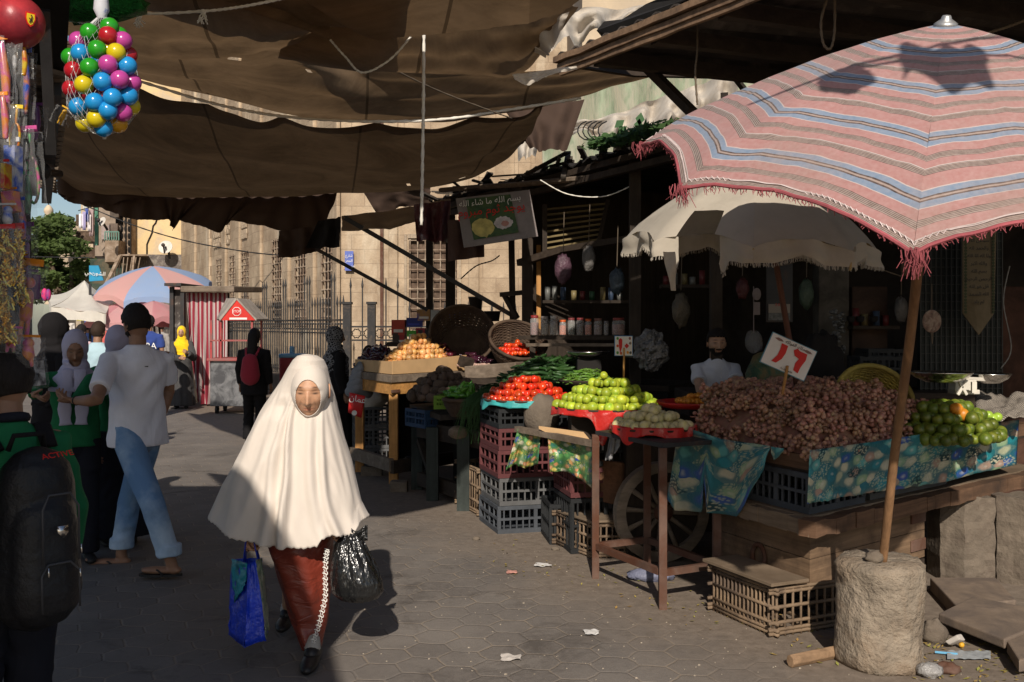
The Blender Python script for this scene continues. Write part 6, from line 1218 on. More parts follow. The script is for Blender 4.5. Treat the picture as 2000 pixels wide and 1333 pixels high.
# cucumbers, chillies
rd_h = lambda rd: (rd.uniform(-.35, .35), rd.uniform(-.3, .3), rd.uniform(-1.2, 2.2))
cc_ = at(1065, 745, 8.9); heap('cuc', 'cucumber', cuk, F_PE, 'thin dark green cucumber in the heap behind the tomatoes', 'cucumber', 'cucumbers heaped behind the tomatoes', cc_+V3((0, .2, -.02)), (.42, 0, 0), (0, .42, 0), .24, .026, 12, .8, rot=rd_h, step=1.35)
q = tray('produce_tray', 'shallow dark tray of green chillies behind the limes', at(1145, 752, 8.6), .24, .28, .05, M['dark_wood'])
heap('chl', 'chilli', chil, F_CH, 'thin green chilli on the tray behind the limes', 'chilli', 'green chillies on the dark tray', at(1145, 748, 8.6), (.22, 0, 0), (0, .26, 0), .12, .013, 13, .7, rot=rd_h, step=1.55)
r = thing('leafy_greens', 'bundle of dark leafy greens lying behind the cucumbers', 'greens', at(1030, 745, 8.9)); crown([(at(1000+i*18, 752-3*(i % 3), 8.6+.05*i)+V3((0, 0, .0)), (.12, .12, .035)) for i in range(7)]+[(at(1060+i*14, 705, 9.2), (.10, .1, .04)) for i in range(5)], 900, .035, leafmat('greens', (.035, .09, .02)), r, 8).name = 'leaves'
r = thing('scallion_bundle', 'long grassy bundle of scallions drooping over the stand edge', 'scallions', at(930, 770, 8.3)); gm = leafmat('scallion leaf', (.045, .11, .035)); m = MB(); rd = random.Random(4)
for i in range(170):
    x0 = rd.uniform(965, 1000); y0 = rd.uniform(748, 762); x1 = rd.uniform(905, 955); y1 = rd.uniform(778, 800); x2 = x1+rd.uniform(-22, 10); y2 = rd.uniform(800, 868); Y = 8.25+rd.uniform(-.08, .08)
    P = [at(x0, y0, Y+.3), at((x0+x1)/2, y0+8, Y+.1), at(x1, y1, Y), at((x1+x2)/2, (y1+y2)/2, Y-.02), at(x2, y2, Y)]; m.tube([smooth_at(P, k/8) for k in range(9)], [.0035*(1-.7*k/8) for k in range(9)], 4)
m.build('leaves', gm, r)
# ------------------------------------------------------------------ lime tray
for z0, h, cn, lb in ((0.62, .20, 'black', 'black lattice crate right under the lime tray'), (.40, .21, 'red', 'shaded maroon crate low under the lime tray'), (.0, .395, 'black', 'tall black crate on the ground under the lime tray')):
    slat_crate('plastic_crate', lb, V3((.42, 6.95, z0+.002)), V3((-.10, .48, 0)), V3((.52, .12, 0)), h-.004, CR[cn], cols=(10, 7))
slat_crate('plastic_crate', 'black crate standing between the two crate stacks', V3((.28, 7.25, .0)), V3((-.05, .4, 0)), V3((.14, .0, 0)), .3, CR['black'], cols=(3, 7))
lc = at(1187, 800, 7.2); lc.z = .99; r = tray('produce_tray', 'wide round tray of limes lined with red plastic', lc, .40, .38, .05, M['dark_wood'])
redpl = mat('red printed plastic', (.50, .025, .02), .35, .2, bump=.6, bs=10, bd=.02, c2=(.55, .30, .26), c2s=7, c2t=.64)
liner(r, lc, .385, .365, redpl, [(-1.75, .13, .20), (-1.3, .3, .05)], seed=5)
m = MB(); m.box((.68, 7.25, .90), (.5, .45, .16)); m.build('support_box', M['dark_wood'], r)
n3 = heap('lime', 'lime', limes, F_LI, 'yellow green lime in the sunlit heap on the red lined tray', 'lime', 'limes on the red lined tray', lc+V3((0, 0, .03)), (.375, 0, 0), (0, .35, 0), .22, .037, 15, .68)
m = MB(); m.ball(at(1058, 812, 7.6)+V3((0, 0, 0)), (.14, .12, .17), 20, 14, fn=lambda p: 1+.12*nz(p.x*2, p.y*2, p.z*2)+.05*nz(p.x*7, p.y*7, p.z*7)); o = m.build('rock', M['limestone'], smooth=True); tag(o, 'rounded stone wedged between the tomato and lime trays', 'stone')
# price sign with the chilli picture
r = thing('price_sign', 'small square price sign reading 10 on a stick in the limes', 'sign', at(1218, 740, 7.2)); c = at(1218, 676, 7.15); m = MB(); m.box(c, (.126, .008, .14)); m.build('card', mat('bright sign card', (.72, .68, .62), .5, .08), r)
m = MB(); m.box(c+V3((0, .004, 0)), (.134, .006, .148)); m.build('blue_edge', mat('blue edge', (.05, .22, .5), .5), r); m = MB(); m.beam(at(1219, 680, 7.12), at(1218, 760, 7.2), .014, .01); m.build('stick', M['new_wood_z'], r)
m = MB(); p0 = c+V3((0, -.006, 0)); m.plate([p0+V3(q) for q in ((-.038, 0, .045), (-.022, 0, .058), (-.010, 0, .045), (-.012, 0, -.01), (-.026, 0, -.052), (-.034, 0, -.01))], (0, -.002, 0)); m.build('digit', M['ink_r'], r)
m = MB(); p0 = c+V3((.022, -.006, 0)); m.plate([p0+V3(q) for q in ((0, 0, .02), (.017, 0, 0), (0, 0, -.02), (-.017, 0, 0))], (0, -.002, 0)); m.build('digit', M['ink_r'], r)
for x, z, c_ in ((-.045, .055, (.1, .3, .05)), (.045, .055, (.3, .12, .1)), (-.045, 0, (.6, .1, .02)), (-.045, -.05, (.1, .3, .05)), (-.02, -.055, (.6, .1, .02)), (.03, -.048, (.7, .3, .02)), (.05, -.05, (.1, .1, .08)), (.048, .02, (.2, .15, .1))):
    m = MB(); m.ball(c+V3((x, -.005, z)), (.009, .002, .011), 8, 6); m.build('vegetable_print', mat('sign print', c_, .5, .1), r)
# ------------------------------------------------------------------ white fruit table on angle iron legs
TL = [V3((.54, 6.3, 0)), V3((.87, 5.62, 0)), V3((1.22, 5.80, 0)), V3((.90, 6.48, 0))]
r = thing('metal_table', 'rusty angle iron table under the tray of pale guavas', 'table', TL[1])
for i, p in enumerate(TL): m = MB(); m.beam(p, p+V3((0, 0, .93)), .045, .045); m.build('leg', M['rust'], r)
for i in range(4):
    a, b = TL[i], TL[(i+1) % 4]; m = MB(); z = .21; m.beam(a.lerp(b, .04)+V3((0, 0, z)), a.lerp(b, .96)+V3((0, 0, z)), .03, .04); m.build('rung', M['rust'], r)
m = MB(); m.hexa([p+V3((0, 0, .93)) for p in TL], [p+V3((0, 0, .955)) for p in TL]); m.build('table_top', M['dark_metal'], r)
gc = at(1276, 838, 6.15); gc.z = .965; r = tray('produce_tray', 'round tray of pale guavas lined with red plastic', gc, .26, .26, .035, M['dark_wood'])
liner(r, gc, .25, .25, redpl, [(-1.1, .3, .05), (-2.3, .2, .05)], seed=9)
heap('guava', 'guava', guav, F_GU, 'pale yellow guava on the red lined tray in front of the limes', 'guava', 'guavas on the red lined tray', gc+V3((0, 0, .025)), (.235, 0, 0), (0, .24, 0), .11, .032, 17, .7)
# hanging rag and printed oilcloth pieces
def printmat(name, pal, sc=9., bg=(.05, .2, .2)):
    s = NT(name); v0 = s.map(src='UV'); nz_ = s.n('ShaderNodeTexNoise'); nz_.inputs['Scale'].default_value = 5; s.l(v0, nz_.inputs[0]); mx = s.n('ShaderNodeVectorMath', operation='MULTIPLY_ADD'); s.l(nz_.outputs['Color'], mx.inputs[0]); mx.inputs[1].default_value = (.12, .12, 0); s.l(v0, mx.inputs[2]); v = mx.outputs[0]
    vo = s.n('ShaderNodeTexVoronoi'); vo.inputs['Scale'].default_value = sc; vo.voronoi_dimensions = '2D'; s.l(v, vo.inputs[0]); sep = s.n('ShaderNodeSeparateColor'); s.l(vo.outputs['Color'], sep.inputs[0])
    k = len(pal); c = s.ramp(sep.outputs[0], [(i/k, p) for i, p in enumerate(pal)], 'CONSTANT'); edge = s.rng(vo.outputs['Distance'], .30, .52); c = s.mix(s.math('MULTIPLY', edge, .85), c, bg)
    hl = s.math('MULTIPLY', s.rng(vo.outputs['Distance'], .22, .04), s.rng(sep.outputs[1], .3, .5)); c = s.mix(s.math('MULTIPLY', hl, .45), c, (.62, .60, .50))
    v2 = s.n('ShaderNodeTexVoronoi'); v2.inputs['Scale'].default_value = sc*4.5; v2.voronoi_dimensions = '2D'; s.l(v, v2.inputs[0]); sel = s.math('MULTIPLY', s.rng(sep.outputs[2], .62, .66), s.rng(v2.outputs['Distance'], .45, .2)); c = s.mix(s.math('MULTIPLY', sel, .7), c, pal[1]); sel2 = s.math('MULTIPLY', s.rng(sep.outputs[1], .86, .9), s.rng(v2.outputs['Distance'], .2, .5)); c = s.mix(sel2, c, mul(bg, .35))
    s.base(s.mix(s.rng(s.noise(4, 5, .6), .45, .7, 0, .4), c, mul(bg, .8))); s.set(.38, 0, .45, s.bump(s.noise(7, 4, .6), .5, .03)); return s.m
TEAL = printmat('teal fruit print oilcloth', [(.02, .16, .20), (.40, .42, .28), (.10, .34, .32), (.03, .08, .30), (.50, .47, .33), (.02, .22, .26), (.26, .38, .22), (.36, .24, .18)], 5.5, (.02, .13, .15)); GRN = printmat('green fruit print oilcloth', [(.06, .20, .04), (.50, .42, .10), (.03, .14, .10), (.50, .22, .10), (.10, .28, .08), (.55, .52, .38), (.03, .05, .28)], 8., (.05, .15, .05))
def drape(label, top, bot, mt, uvs=(1, 1), nu=40, nv=16, wav=.03, name='oilcloth', cat='oilcloth', seed=0, torn=.03, solid=.003):
    tp = [at(*q) for q in top]; bt = [at(*q) for q in bot]; m = MB()
    def fn(u, v):
        a = poly_at(tp, u); b = poly_at(bt, u); d = wav*(.2+v)*(math.sin(u*14+seed)+.6*math.sin(u*31+seed*2))+wav*nz(u*5, v*4, seed); return a.lerp(b, v*(1+torn*nz(u*30, seed)))+V3((0, -d, 0))
    m.grid(fn, nu, nv); m.uv = {k: (u*uvs[0]+seed*.37, v*uvs[1]) for k, (u, v) in m.uv.items()}; o = m.build(name, mt, smooth=True, solid=solid); tag(o, label, cat); return o
drape('green fruit print oilcloth over the maroon crates', [(1012, 836, 7.35), (1056, 848, 7.2)], [(988, 918, 7.42), (1008, 908, 7.38), (1028, 916, 7.34), (1050, 905, 7.2)], GRN, (.6, .9), 24, 14, .03, seed=1)
drape('green fruit print oilcloth hanging beside the table leg', [(1070, 852, 7.0), (1120, 862, 6.9), (1163, 868, 6.6)], [(1074, 922, 7.0), (1110, 922, 6.9), (1138, 940, 6.7), (1160, 955, 6.5)], GRN, (1.2, .9), 30, 14, .02, seed=2)
m = MB(); m.beam(at(1010, 838, 7.4), at(1165, 868, 6.55), .05, .04); o = m.build('wooden_rail', M['grey_wood']); tag(o, 'rail the green print oilcloth pieces hang from', 'rail')
m = MB(); m.plate([at(1052, 838, 7.1), at(1140, 850, 6.9), at(1155, 868, 6.8), at(1100, 862, 6.9)], (0, .02, .02)); o = m.build('cardboard_sheet', card, bevel=.002); tag(o, 'bent brown card lying over the oilcloth rail', 'card')
drape('grey rag hanging from the guava tray corner', [(1196, 830, 6.35), (1214, 834, 6.3)], [(1182, 900, 6.4), (1196, 896, 6.3), (1214, 862, 6.3)], cloth('grey rag', (.30, .30, .31)), (1, 1), 14, 10, .03, 'rag', 'rag', 3, .1)
# ------------------------------------------------------------------ the cart
K = V3((1.57, 5.13, 0)); KR = V3((3.75, 6.92, 0)); KL = V3((1.05, 6.30, 0)); dR = KR-K; dL = KL-K; uR = dR.normalized(); uL = dL.normalized(); ZT = .62; ZC = .97
cw = wood('orange stained cart wood', (.15, .085, .05), (.05, .033, .024), axis='H'); cwd = wood('dusty plank', (.21, .155, .105), (.12, .085, .055), axis='H')
r = thing('handcart', 'heavy wooden handcart piled with grapes and green oranges', 'cart', K)
def ragged_beam(m, a, b, w_, h_, n=26, amp=.012, seed=0):
    pr = None
    for i in range(n+1):
        p = a.lerp(b, i/n)+V3((0, 0, amp*nz(i*.6, seed)))+uL*amp*nz(i*.7, seed+4); 
        if pr is not None: m.beam(pr, p+(p-pr)*.01, w_*(1+.15*nz(i*.9, seed+7)), h_*(1+.2*nz(i*.8, seed+2)))
        pr = p
m = MB(); ragged_beam(m, K+V3((0, 0, ZT-.04))-uR*.06-uL*.03, KR+V3((0, 0, ZT-.04))-uL*.03, .10, .085, 30, .012, 1); m.build('edge_plank', cw, r)
m = MB(); ragged_beam(m, K+V3((0, 0, ZT-.04))-uL*.05-uR*.01, KL+V3((0, 0, ZT-.04)), .09, .085, 16, .01, 2); m.build('edge_plank', cwd, r)
m = MB(); m.hexa([K+V3((0, 0, ZT-.02)), KR+V3((0, 0, ZT-.02)), KR+dL+V3((0, 0, ZT-.02)), KL+V3((0, 0, ZT-.02))], [p+V3((0, 0, ZT+.01)) for p in (K, KR, KR+dL, KL)]); m.build('deck', cwd, r)
bx = K+uR*.06+uL*.05+V3((0, 0, .21)); bR = uR*1.22; bL = uL*.86; m = MB()
for j in range(2): boxring(m, bx-V3((0, 0, .21)), bL, bR, .215+.17*j, .215+.17*j+.166, .03)
m.build('chest', wood('old chest plank', (.21, .135, .08), (.07, .045, .03), axis='H'), r); m = MB(); a = bx-V3((0, 0, .005)); m.hexa([a, a+bR, a+bR+bL, a+bL], [p+V3((0, 0, -.03)) for p in (a+bL, a+bR+bL, a+bR, a)][::-1]); m.build('chest_floor', M['dark_wood'], r)
m = MB(); hc = bx+uL*.42-uR*.012+V3((0, 0, .10)); m.tube([hc+uL*(.055*math.cos(t))+V3((0, 0, .07*math.sin(t))) for t in [(-.35+k*.1)*PI for k in range(18)]], .014, 6, True); m.build('horseshoe', M['rust'], r)
for k in range(2):
    m = MB(); p = bx+bR*.93-uL*.006+V3((0, 0, .09+.17*k)); m.box(p, (.17, .012, .07), Matrix.Rotation(math.atan2(uR.y, uR.x), 3, 'Z')); m.build('hinge_plate', M['rust'], r, bevel=.004)
m = MB(); a = bx-V3((0, 0, .21)); [m.beam(p, p+V3((0, 0, .21)), .10, .10) for p in (a+bR*.93+uL*.1, a+bL*.9+uR*.1, a+bL*.9+bR*.9)]; m.build('support_post', M['grey_wood_z'], r)
# tray frame on the cart
m = MB(); o_ = K+uR*.05+uL*.03; A1_ = uL*1.18; A2_ = dR*.97; boxring(m, o_, A1_, A2_, .86, .94, .025); m.build('tray_frame', cw, r)
m = MB(); m.hexa([p+V3((0, 0, .845)) for p in (o_, o_+A2_, o_+A1_+A2_, o_+A1_)], [p+V3((0, 0, .862)) for p in (o_, o_+A2_, o_+A1_+A2_, o_+A1_)]); m.build('tray_floor', M['dark_wood'], r)
slat_crate('plastic_crate', 'dark grey lattice crate tucked under the corner of the grapes', K+uR*.03+uL*.03+V3((0, 0, ZT+.012)), uL*.55, uR*.55, .215, CR['slate'], cols=(8, 10))
slat_crate('plastic_crate', 'second grey crate under the grapes behind the oilcloth', K+uR*.66+uL*.05+V3((0, 0, ZT+.012)), uL*.5, uR*.9, .215, CR['grey'], cols=(12, 8))
slat_crate('plastic_crate', 'dark crate under the left end of the grape tray', K+uR*.03+uL*.62+V3((0, 0, ZT+.012)), uL*.5, uR*.5, .215, CR['black'], cols=(8, 8))
# big wheel
wc = at(1292, 1002, 6.75); wc.z = .345; r = thing('cart_wheel', 'large spoked wooden cartwheel in the shade behind the metal table', 'wheel', wc); wm = wood('pale dusty wheel wood', (.26, .21, .16), (.13, .10, .075)); ax_ = V3((.25, -.97, 0)).normalized(); sx_ = ax_.cross(V3((0, 0, 1))).normalized(); m = MB(); pr = [(.345, -.035), (.345, .035), (.275, .035), (.275, -.035)]; N = 48; vs = []
for k in range(N):
    a = 2*PI*k/N
    for rr, d in pr: vs.append(wc+ax_*d+(sx_*math.cos(a)+V3((0, 0, math.sin(a))))*rr*(1+.006*nz(k*.7)))
m.add(vs, [(k*4+i, k*4+(i+1) % 4, ((k+1) % N)*4+(i+1) % 4, ((k+1) % N)*4+i) for k in range(N) for i in range(4)]); m.build('rim', wm, r)
for k in range(12):
    a = 2*PI*k/12+.1; d = sx_*math.cos(a)+V3((0, 0, math.sin(a))); m = MB(); m.tube([wc+d*.05, wc+d*.16, wc+d*.28], [.018, .015, .02], 8); m.build('spoke', wm, r, True)
m = MB(); m.tube([wc-ax_*.09, wc-ax_*.05, wc+ax_*.05, wc+ax_*.09], [.04, .065, .065, .04], 16); m.build('hub', M['rust'], r, True)
r = thing('wooden_chest', 'dark wooden chest with a lit lower plank behind the metal table', 'chest', at(1110, 985, 7.0)); o_ = at(1215, 985, 6.9); m = MB(); m.hexa([at(1112, 965, 7.2), at(1215, 990, 6.9), at(1330, 985, 7.4), at(1215, 960, 7.8)], [at(1112, 890, 7.2), at(1215, 905, 6.9), at(1330, 900, 7.4), at(1215, 885, 7.8)]); m.build('box', wood('chest wood', (.17, .085, .045)), r, bevel=.006)
# cane crates
def cane_crate(label, o, a, b, h, mt, n=(16, 10), lid=None):
    r = thing('cane_crate', label, 'crate', o); up = V3((0, 0, 1)); ua, ub = a.normalized(), b.normalized(); levels = (.02, h*.30, h*.62, h-.02)
    for (p, q, nn, nm) in ((o, o+b, n[0], 'side'), (o, o+a, n[1], 'side'), (o+b, o+a+b, n[1], 'side'), (o+a, o+a+b, n[0], 'side')):
        m = MB(); d = (q-p).normalized()
        for i, z in enumerate(levels):
            for k in (0, 1) if i in (0, 3) else (0,): m.tube([p-d*.035+up*(z+.02*k+(.012 if p is o and q is o+a else 0)), p.lerp(q, .5)+up*(z+.02*k-.004), q+d*.035+up*(z+.02*k)], .010, 6)
        for k in range(nn+1):
            x = p.lerp(q, (k+.3)/(nn+.6)); m.tube([x+up*.0+d*.004*nz(k*3.3), x+up*h*.5+d*.008*nz(k*1.7, 5), x+up*(h-.005)], .0075, 5)
        m.build(nm, mt, r, True)['label'] = 'row of upright canes'
    m = MB(); 
    for k in range(7): x = lerp(.05, .95, k/6); m.tube([o+b*x+up*.015, o+b*x+a+up*.015], .010, 5)
    m.build('base', mt, r)['label'] = 'cane floor'
    if lid: m = MB(); q = [o-ua*.03-ub*.03, o+b-ua*.03+ub*.02, o+a*lid+b+ub*.02, o+a*lid-ub*.03]; m.hexa([p+up*(h+.006) for p in q], [p+up*(h+.022) for p in q]); m.build('lid_board', cwd, r, bevel=.003)
    return r
cane = mat('split cane', (.21, .145, .09), .8, .35, c2=(.10, .07, .05), c2t=.52, bump=.5, bs=90); cand = mat('dark split cane', (.20, .14, .09), .8, .35, c2=(.09, .06, .04), bump=.5, bs=90)
Q0 = gd(1512, 1246); Q1 = gd(1392, 1193); cane_crate('split cane crate with a board on top beside the stone block', Q0, (Q1-Q0), V3((.62, .28, 0)), .255, cane, (12, 15), None)
m = MB(); t0 = Q0+V3((0, 0, .28)); a = (Q1-Q0); ua = a.normalized(); nb2 = V3((.62, .28, 0)).normalized(); q = [t0-ua*.04-nb2*.05, t0+a+ua*.03-nb2*.05, t0+a+ua*.03+nb2*.20, t0-ua*.04+nb2*.20]; m.hexa(q, [p+V3((0, 0, .018)) for p in q]); o = m.build('wooden_board', cwd, bevel=.003); tag(o, 'dusty flat board lying on the near cane crate', 'board')
Q2 = gd(1158, 1092); Q3 = gd(1090, 1066); cane_crate('dark split cane crate behind the metal table', Q2, (Q3-Q2)*1.05, V3((.62, .10, 0)), .25, cand, (14, 9), .7)
Q4 = gd(938, 1010); m_ = cane_crate('tall cane crate standing on end beside the grey crates', Q4, (gd(895, 985)-Q4), V3((.20, .10, 0)), .40, cane, (5, 9))
# grapes: bunches
def bunch(seed):
    rd = random.Random(seed); m = MB(); pts = []
    for i in range(46):
        t = rd.random(); rr = .050*(1-.5*t); a = rd.uniform(0, 2*PI); u = rd.random()**.5; p = V3((math.cos(a)*rr*u, t*.13-.065, math.sin(a)*rr*u*.75))
        if all((p-q).length > .0185 for q in pts): pts.append(p)
    for p in pts: m.ball(p, .0125*rd.uniform(.85, 1.12), 10, 7)
    m.tube([(0, -.085, 0), (0, 0, 0), (0, .05, 0)], .003, 4); return m
bun = [bunch(i) for i in range(9)]
o_ = K+uR*.05+uL*.03
def gsurf(s, t):   # s along the long side in metres, t across
    e = min(1, (s+.02)/.28, (t+.02)/.26, max(0, (1.75-s)/.5)); return .93+.31*math.sin(max(0, min(1, e))*PI/2)*(1-.12*nz(s*3, t*3))*min(1.0, .55+.45*max(0, min(1, t/.45)))
rd = random.Random(12); ng = 0; s = .04
while s < 1.72:
    t = .03
    while t < 1.15:
        ss = s+rd.uniform(-.03, .03); tt = t+rd.uniform(-.03, .03); z = gsurf(ss, tt); fruit('grape', 'grape_bunch', bun[rd.randrange(9)], F_GP, 'bunch of dusty pink grapes in the heap on the handcart', 'grapes', 'bunches of grapes heaped on the handcart', o_+uR*ss+uL*tt+V3((0, 0, z-.02)), (rd.uniform(-.5, .5), rd.uniform(0, 6.28), rd.uniform(0, 6.28)), rd.uniform(1.05, 1.4)); ng += 1
        t += .083
    s += .085
m = MB(); m.grid(lambda u, v: o_+uR*lerp(.0, 1.74, u)+uL*lerp(0, 1.14, v)+V3((0, 0, gsurf(1.74*u, 1.14*v)-.065)), 24, 16); o = m.build('grape_layer', F_GP, smooth=True); tag(o, None, None, kind='stuff'); o['label'] = 'loose grapes under the bunches on the handcart'
# green oranges, yellow basket, scale
oc_ = at(1842, 840, 6.15); oc_.z = .93; heap('gor', 'green_orange', [lumpy(.037, .03, 1.4, .95, 1, i) for i in range(4)], F_GR, 'green skinned orange in the heap at the right of the cart', 'orange', 'green oranges on the handcart', oc_, uR*.50, uL*.36, .22, .038, 21, .62)
for x, y in ((1868, 800), (1879, 810)): p = at(x, y, 5.95); fruit('orr', 'orange', oran[0], F_OR, 'ripe orange coloured fruit among the green oranges', 'orange', 'ripe oranges among the green ones', p)
for x, y in ((1930, 812), (1948, 815), (1938, 818)): fruit('pom', 'green_orange', oran[1], fruitmat('light green apple', (.30, .45, .05), .3, None, 0), 'light yellow green fruit at the right end of the heap', 'orange', 'light green fruits at the end of the heap', at(x, y, 6.25), sc=.75)
by = at(1690, 805, 6.45); basket('yellow straw basket lying tilted behind the grapes', by, .24, .20, Euler((math.radians(58), math.radians(-18), .2)).to_matrix(), M['wick_y'])
r = thing('kitchen_scale', 'two pan balance scale of polished steel on the cart', 'scale', at(1880, 760, 6.3)); sc_c = V3((2.93, 6.35, 1.10))
for x, y, w_, Y in ((1838, 728, 116, 6.2), (1930, 731, 84, 6.55)):
    c = at(x, y, Y); rr = w_/2/F*Y; m = MB(); m.lathe([(.001, -.065), (rr*.5, -.06), (rr*.85, -.03), (rr, 0), (rr*1.02, .004), (rr*.98, .004), (rr*.84, -.025), (rr*.5, -.054), (.001, -.058)], c, 40); m.build('pan', M['steel'], r, True)
m = MB(); m.box(at(1880, 752, 6.35), (.14, .10, .07), jit=.003); m.beam(at(1838, 738, 6.25), at(1930, 742, 6.5), .03, .025); m.beam(at(1873, 745, 6.2), at(1888, 772, 6.2), .02, .02); m.beam(at(1888, 742, 6.2), at(1870, 772, 6.2), .02, .02); m.box(at(1882, 765, 6.4), (.16, .12, .03)); m.build('beam_body', M['brass_white'], r, bevel=.005); m = MB(); m.box(at(1853, 739, 6.12), (.03, .02, .05)); m.build('pointer', M['brass_white'], r); m = MB(); m.box(at(1902, 757, 6.2), (.03, .02, .07)); m.build('pointer', M['brass_white'], r)
r = thing('newspaper_pile', 'crumpled newspapers and dark cloth lying at the right end of the cart', 'newspaper', at(1960, 800, 6.6)); m = MB(); m.grid(lambda u, v: at(lerp(1905, 2020, u), lerp(770, 815, v)-10*nz(u*3, v*3), 6.9-.6*v)+V3((0, 0, .03*nz(u*8, v*8))), 30, 16); s_ = NT('newsprint'); tx = s_.n('ShaderNodeTexWave'); tx.inputs['Scale'].default_value = 30; tx.inputs['Distortion'].default_value = 4; s_.l(s_.tc.outputs['Object'], tx.inputs[0]); s_.base(s_.mix(s_.rng(tx.outputs['Fac'], .4, .6), (.32, .28, .23), (.08, .07, .065))); s_.set(.9, 0, .1); m.build('paper', s_.m, r, True, solid=.004)
# big price sign
r = thing('price_sign', 'large tilted white price sign reading 16 in red standing in the grapes', 'sign', at(1540, 750, 6.0)); c = at(1540, 697, 5.95); ang = math.radians(-24); Xs = V3((math.cos(ang), 0, math.sin(ang))); Zs = V3((-math.sin(ang), 0, math.cos(ang))); RM = Matrix((Xs, V3((0, 1, 0)), Zs)).transposed()
m = MB(); m.box(c, (.288, .008, .192), RM); m.build('card', mat('white price card', (.66, .62, .58), .45, .08), r); m = MB(); m.box(c+V3((0, .005, 0)), (.298, .006, .202), RM); m.build('blue_edge', mat('thin blue edge', (.10, .25, .32), .5), r)
m = MB(); m.beam(at(1538, 715, 5.93), at(1528, 770, 5.98), .016, .01); m.build('stick', M['new_wood_z'], r)
def on_s(q): return c+Xs*q[0]+Zs*q[1]+V3((0, -.006, 0))
m = MB(); m.plate([on_s(q) for q in ((-.072, .058), (-.030, .058), (-.026, .01), (-.034, -.03), (-.058, -.066), (-.088, -.066), (-.068, -.02), (-.066, .02))], (0, -.003, 0)); m.build('digit', M['ink_r'], r)
m = MB(); m.plate([on_s(q) for q in ((.012, .048), (.03, .068), (.048, .058), (.098, .058), (.104, .02), (.092, -.03), (.090, -.072), (.058, -.064), (.052, -.02), (.062, .012), (.03, .020))], (0, -.003, 0)); m.build('digit', M['ink_r'], r)
text_obj(ar('ملك الفواكه'), .028, M['ink_k'], frame_m(on_s((.01, .078)), Xs, Zs), 'lettering', r); text_obj(ar('فاكهة طازجة'), .016, M['ink_k'], frame_m(on_s((.02, -.082)), Xs, Zs), 'lettering', r)
for ex in (-.095, .095):
    m = MB(); m.plate([on_s(q) for q in ((ex-.03, .072), (ex-.01, .082), (ex+.015, .080), (ex+.03, .07), (ex, .064))], (0, -.002, 0)); m.build('eye_print', mat('eye print', (.22, .12, .10), .5), r)
r.location = at(1540, 750, 5.46); r.scale = (.91,)*3
# red plastic with small oranges behind guavas
r = tray('produce_tray', 'flat tray of small orange fruit on red plastic beside the grapes', at(1350, 792, 6.9), .24, .26, .03, redpl); heap('kumq', 'kumquat', [lumpy(.02, .03, 1, 1, 1, i) for i in range(2)], F_OR, 'small orange kumquat on the red plastic tray', 'kumquat', 'kumquats on the red plastic tray', at(1362, 792, 6.9)+V3((0, 0, .02)), (.14, 0, 0), (0, .14, 0), .05, .02, 22, .7)
m = MB(); m.box((1.05, 7.05, .5), (.5, .5, .95)); o = m.build('wooden_box', M['dark_wood_z'], bevel=.01); tag(o, 'dark wooden box under the kumquat tray', 'box')
# oilcloth skirts of the cart (print continues round)
drape('teal fruit print oilcloth hanging in two tails at the left end of the cart', [(1326, 834, 6.12), (1360, 842, 5.95), (1410, 858, 5.7), (1440, 862, 5.55), (1505, 872, 5.33)], [(1303, 975, 6.1), (1320, 1000, 6.05), (1370, 1000, 5.9), (1374, 935, 5.85), (1380, 1003, 5.8), (1440, 1010, 5.6), (1462, 965, 5.5), (1490, 915, 5.35), (1506, 880, 5.3)], TEAL, (1.3, 1.1), 90, 24, .02, seed=3, torn=.01)
drape('torn teal oilcloth point over the corner crate', [(1506, 873, 5.28), (1530, 876, 5.2)], [(1506, 884, 5.27), (1512, 900, 5.26), (1530, 882, 5.19)], TEAL, (.2, .2), 8, 6, .004, seed=4)
drape('long teal fruit print oilcloth along the front of the cart', [(1582, 880, 5.05), (1700, 864, 5.42), (1850, 841, 5.98), (1990, 820, 6.66)], [(1578, 985, 5.02), (1640, 972, 5.18), (1740, 958, 5.5), (1850, 940, 5.92), (1985, 908, 6.55)], TEAL, (3.4, .85), 120, 16, .008, seed=5, torn=.02)
M['kraft'] = card
# ------------------------------------------------------------------ interior pieces behind the cart
def wallpt(px, py, Y): return at(px, py, Y)
r = thing('wall_banner', 'tall pointed cloth banner with rows of writing and a floral border', 'banner', at(1915, 560, 7.6)); c = [at(1880, 450, 7.65), at(1946, 450, 7.6), at(1942, 612, 7.6), at(1912, 655, 7.6), at(1880, 612, 7.65)]
m = MB(); m.plate(c, (0, .01, 0)); m.build('cloth', C_('beige banner cloth', (.17, .135, .085), c2=(.12, .09, .05)), r)
for k in range(9): text_obj(ar(('سبحان الله', 'والحمد لله', 'ولا اله الا الله', 'والله اكبر', 'بسم الله', 'الرحمن الرحيم', 'قل هو الله', 'الله الصمد', 'لم يلد')[k]), .038, M['ink_k'], frame_m(at(1912, 470+k*15, 7.58), (1, 0, 0), (0, 0, 1)), 'lettering', r)
m = MB(); 
for k in range(26):
    t = k/25
    for q in ((1886, 460+150*t), (1940, 460+150*t)): m.ball(at(q[0], q[1], 7.585), (.012, .003, .012), 6, 4)
m.build('floral_border', mat('olive border', (.05, .06, .03), .8), r)
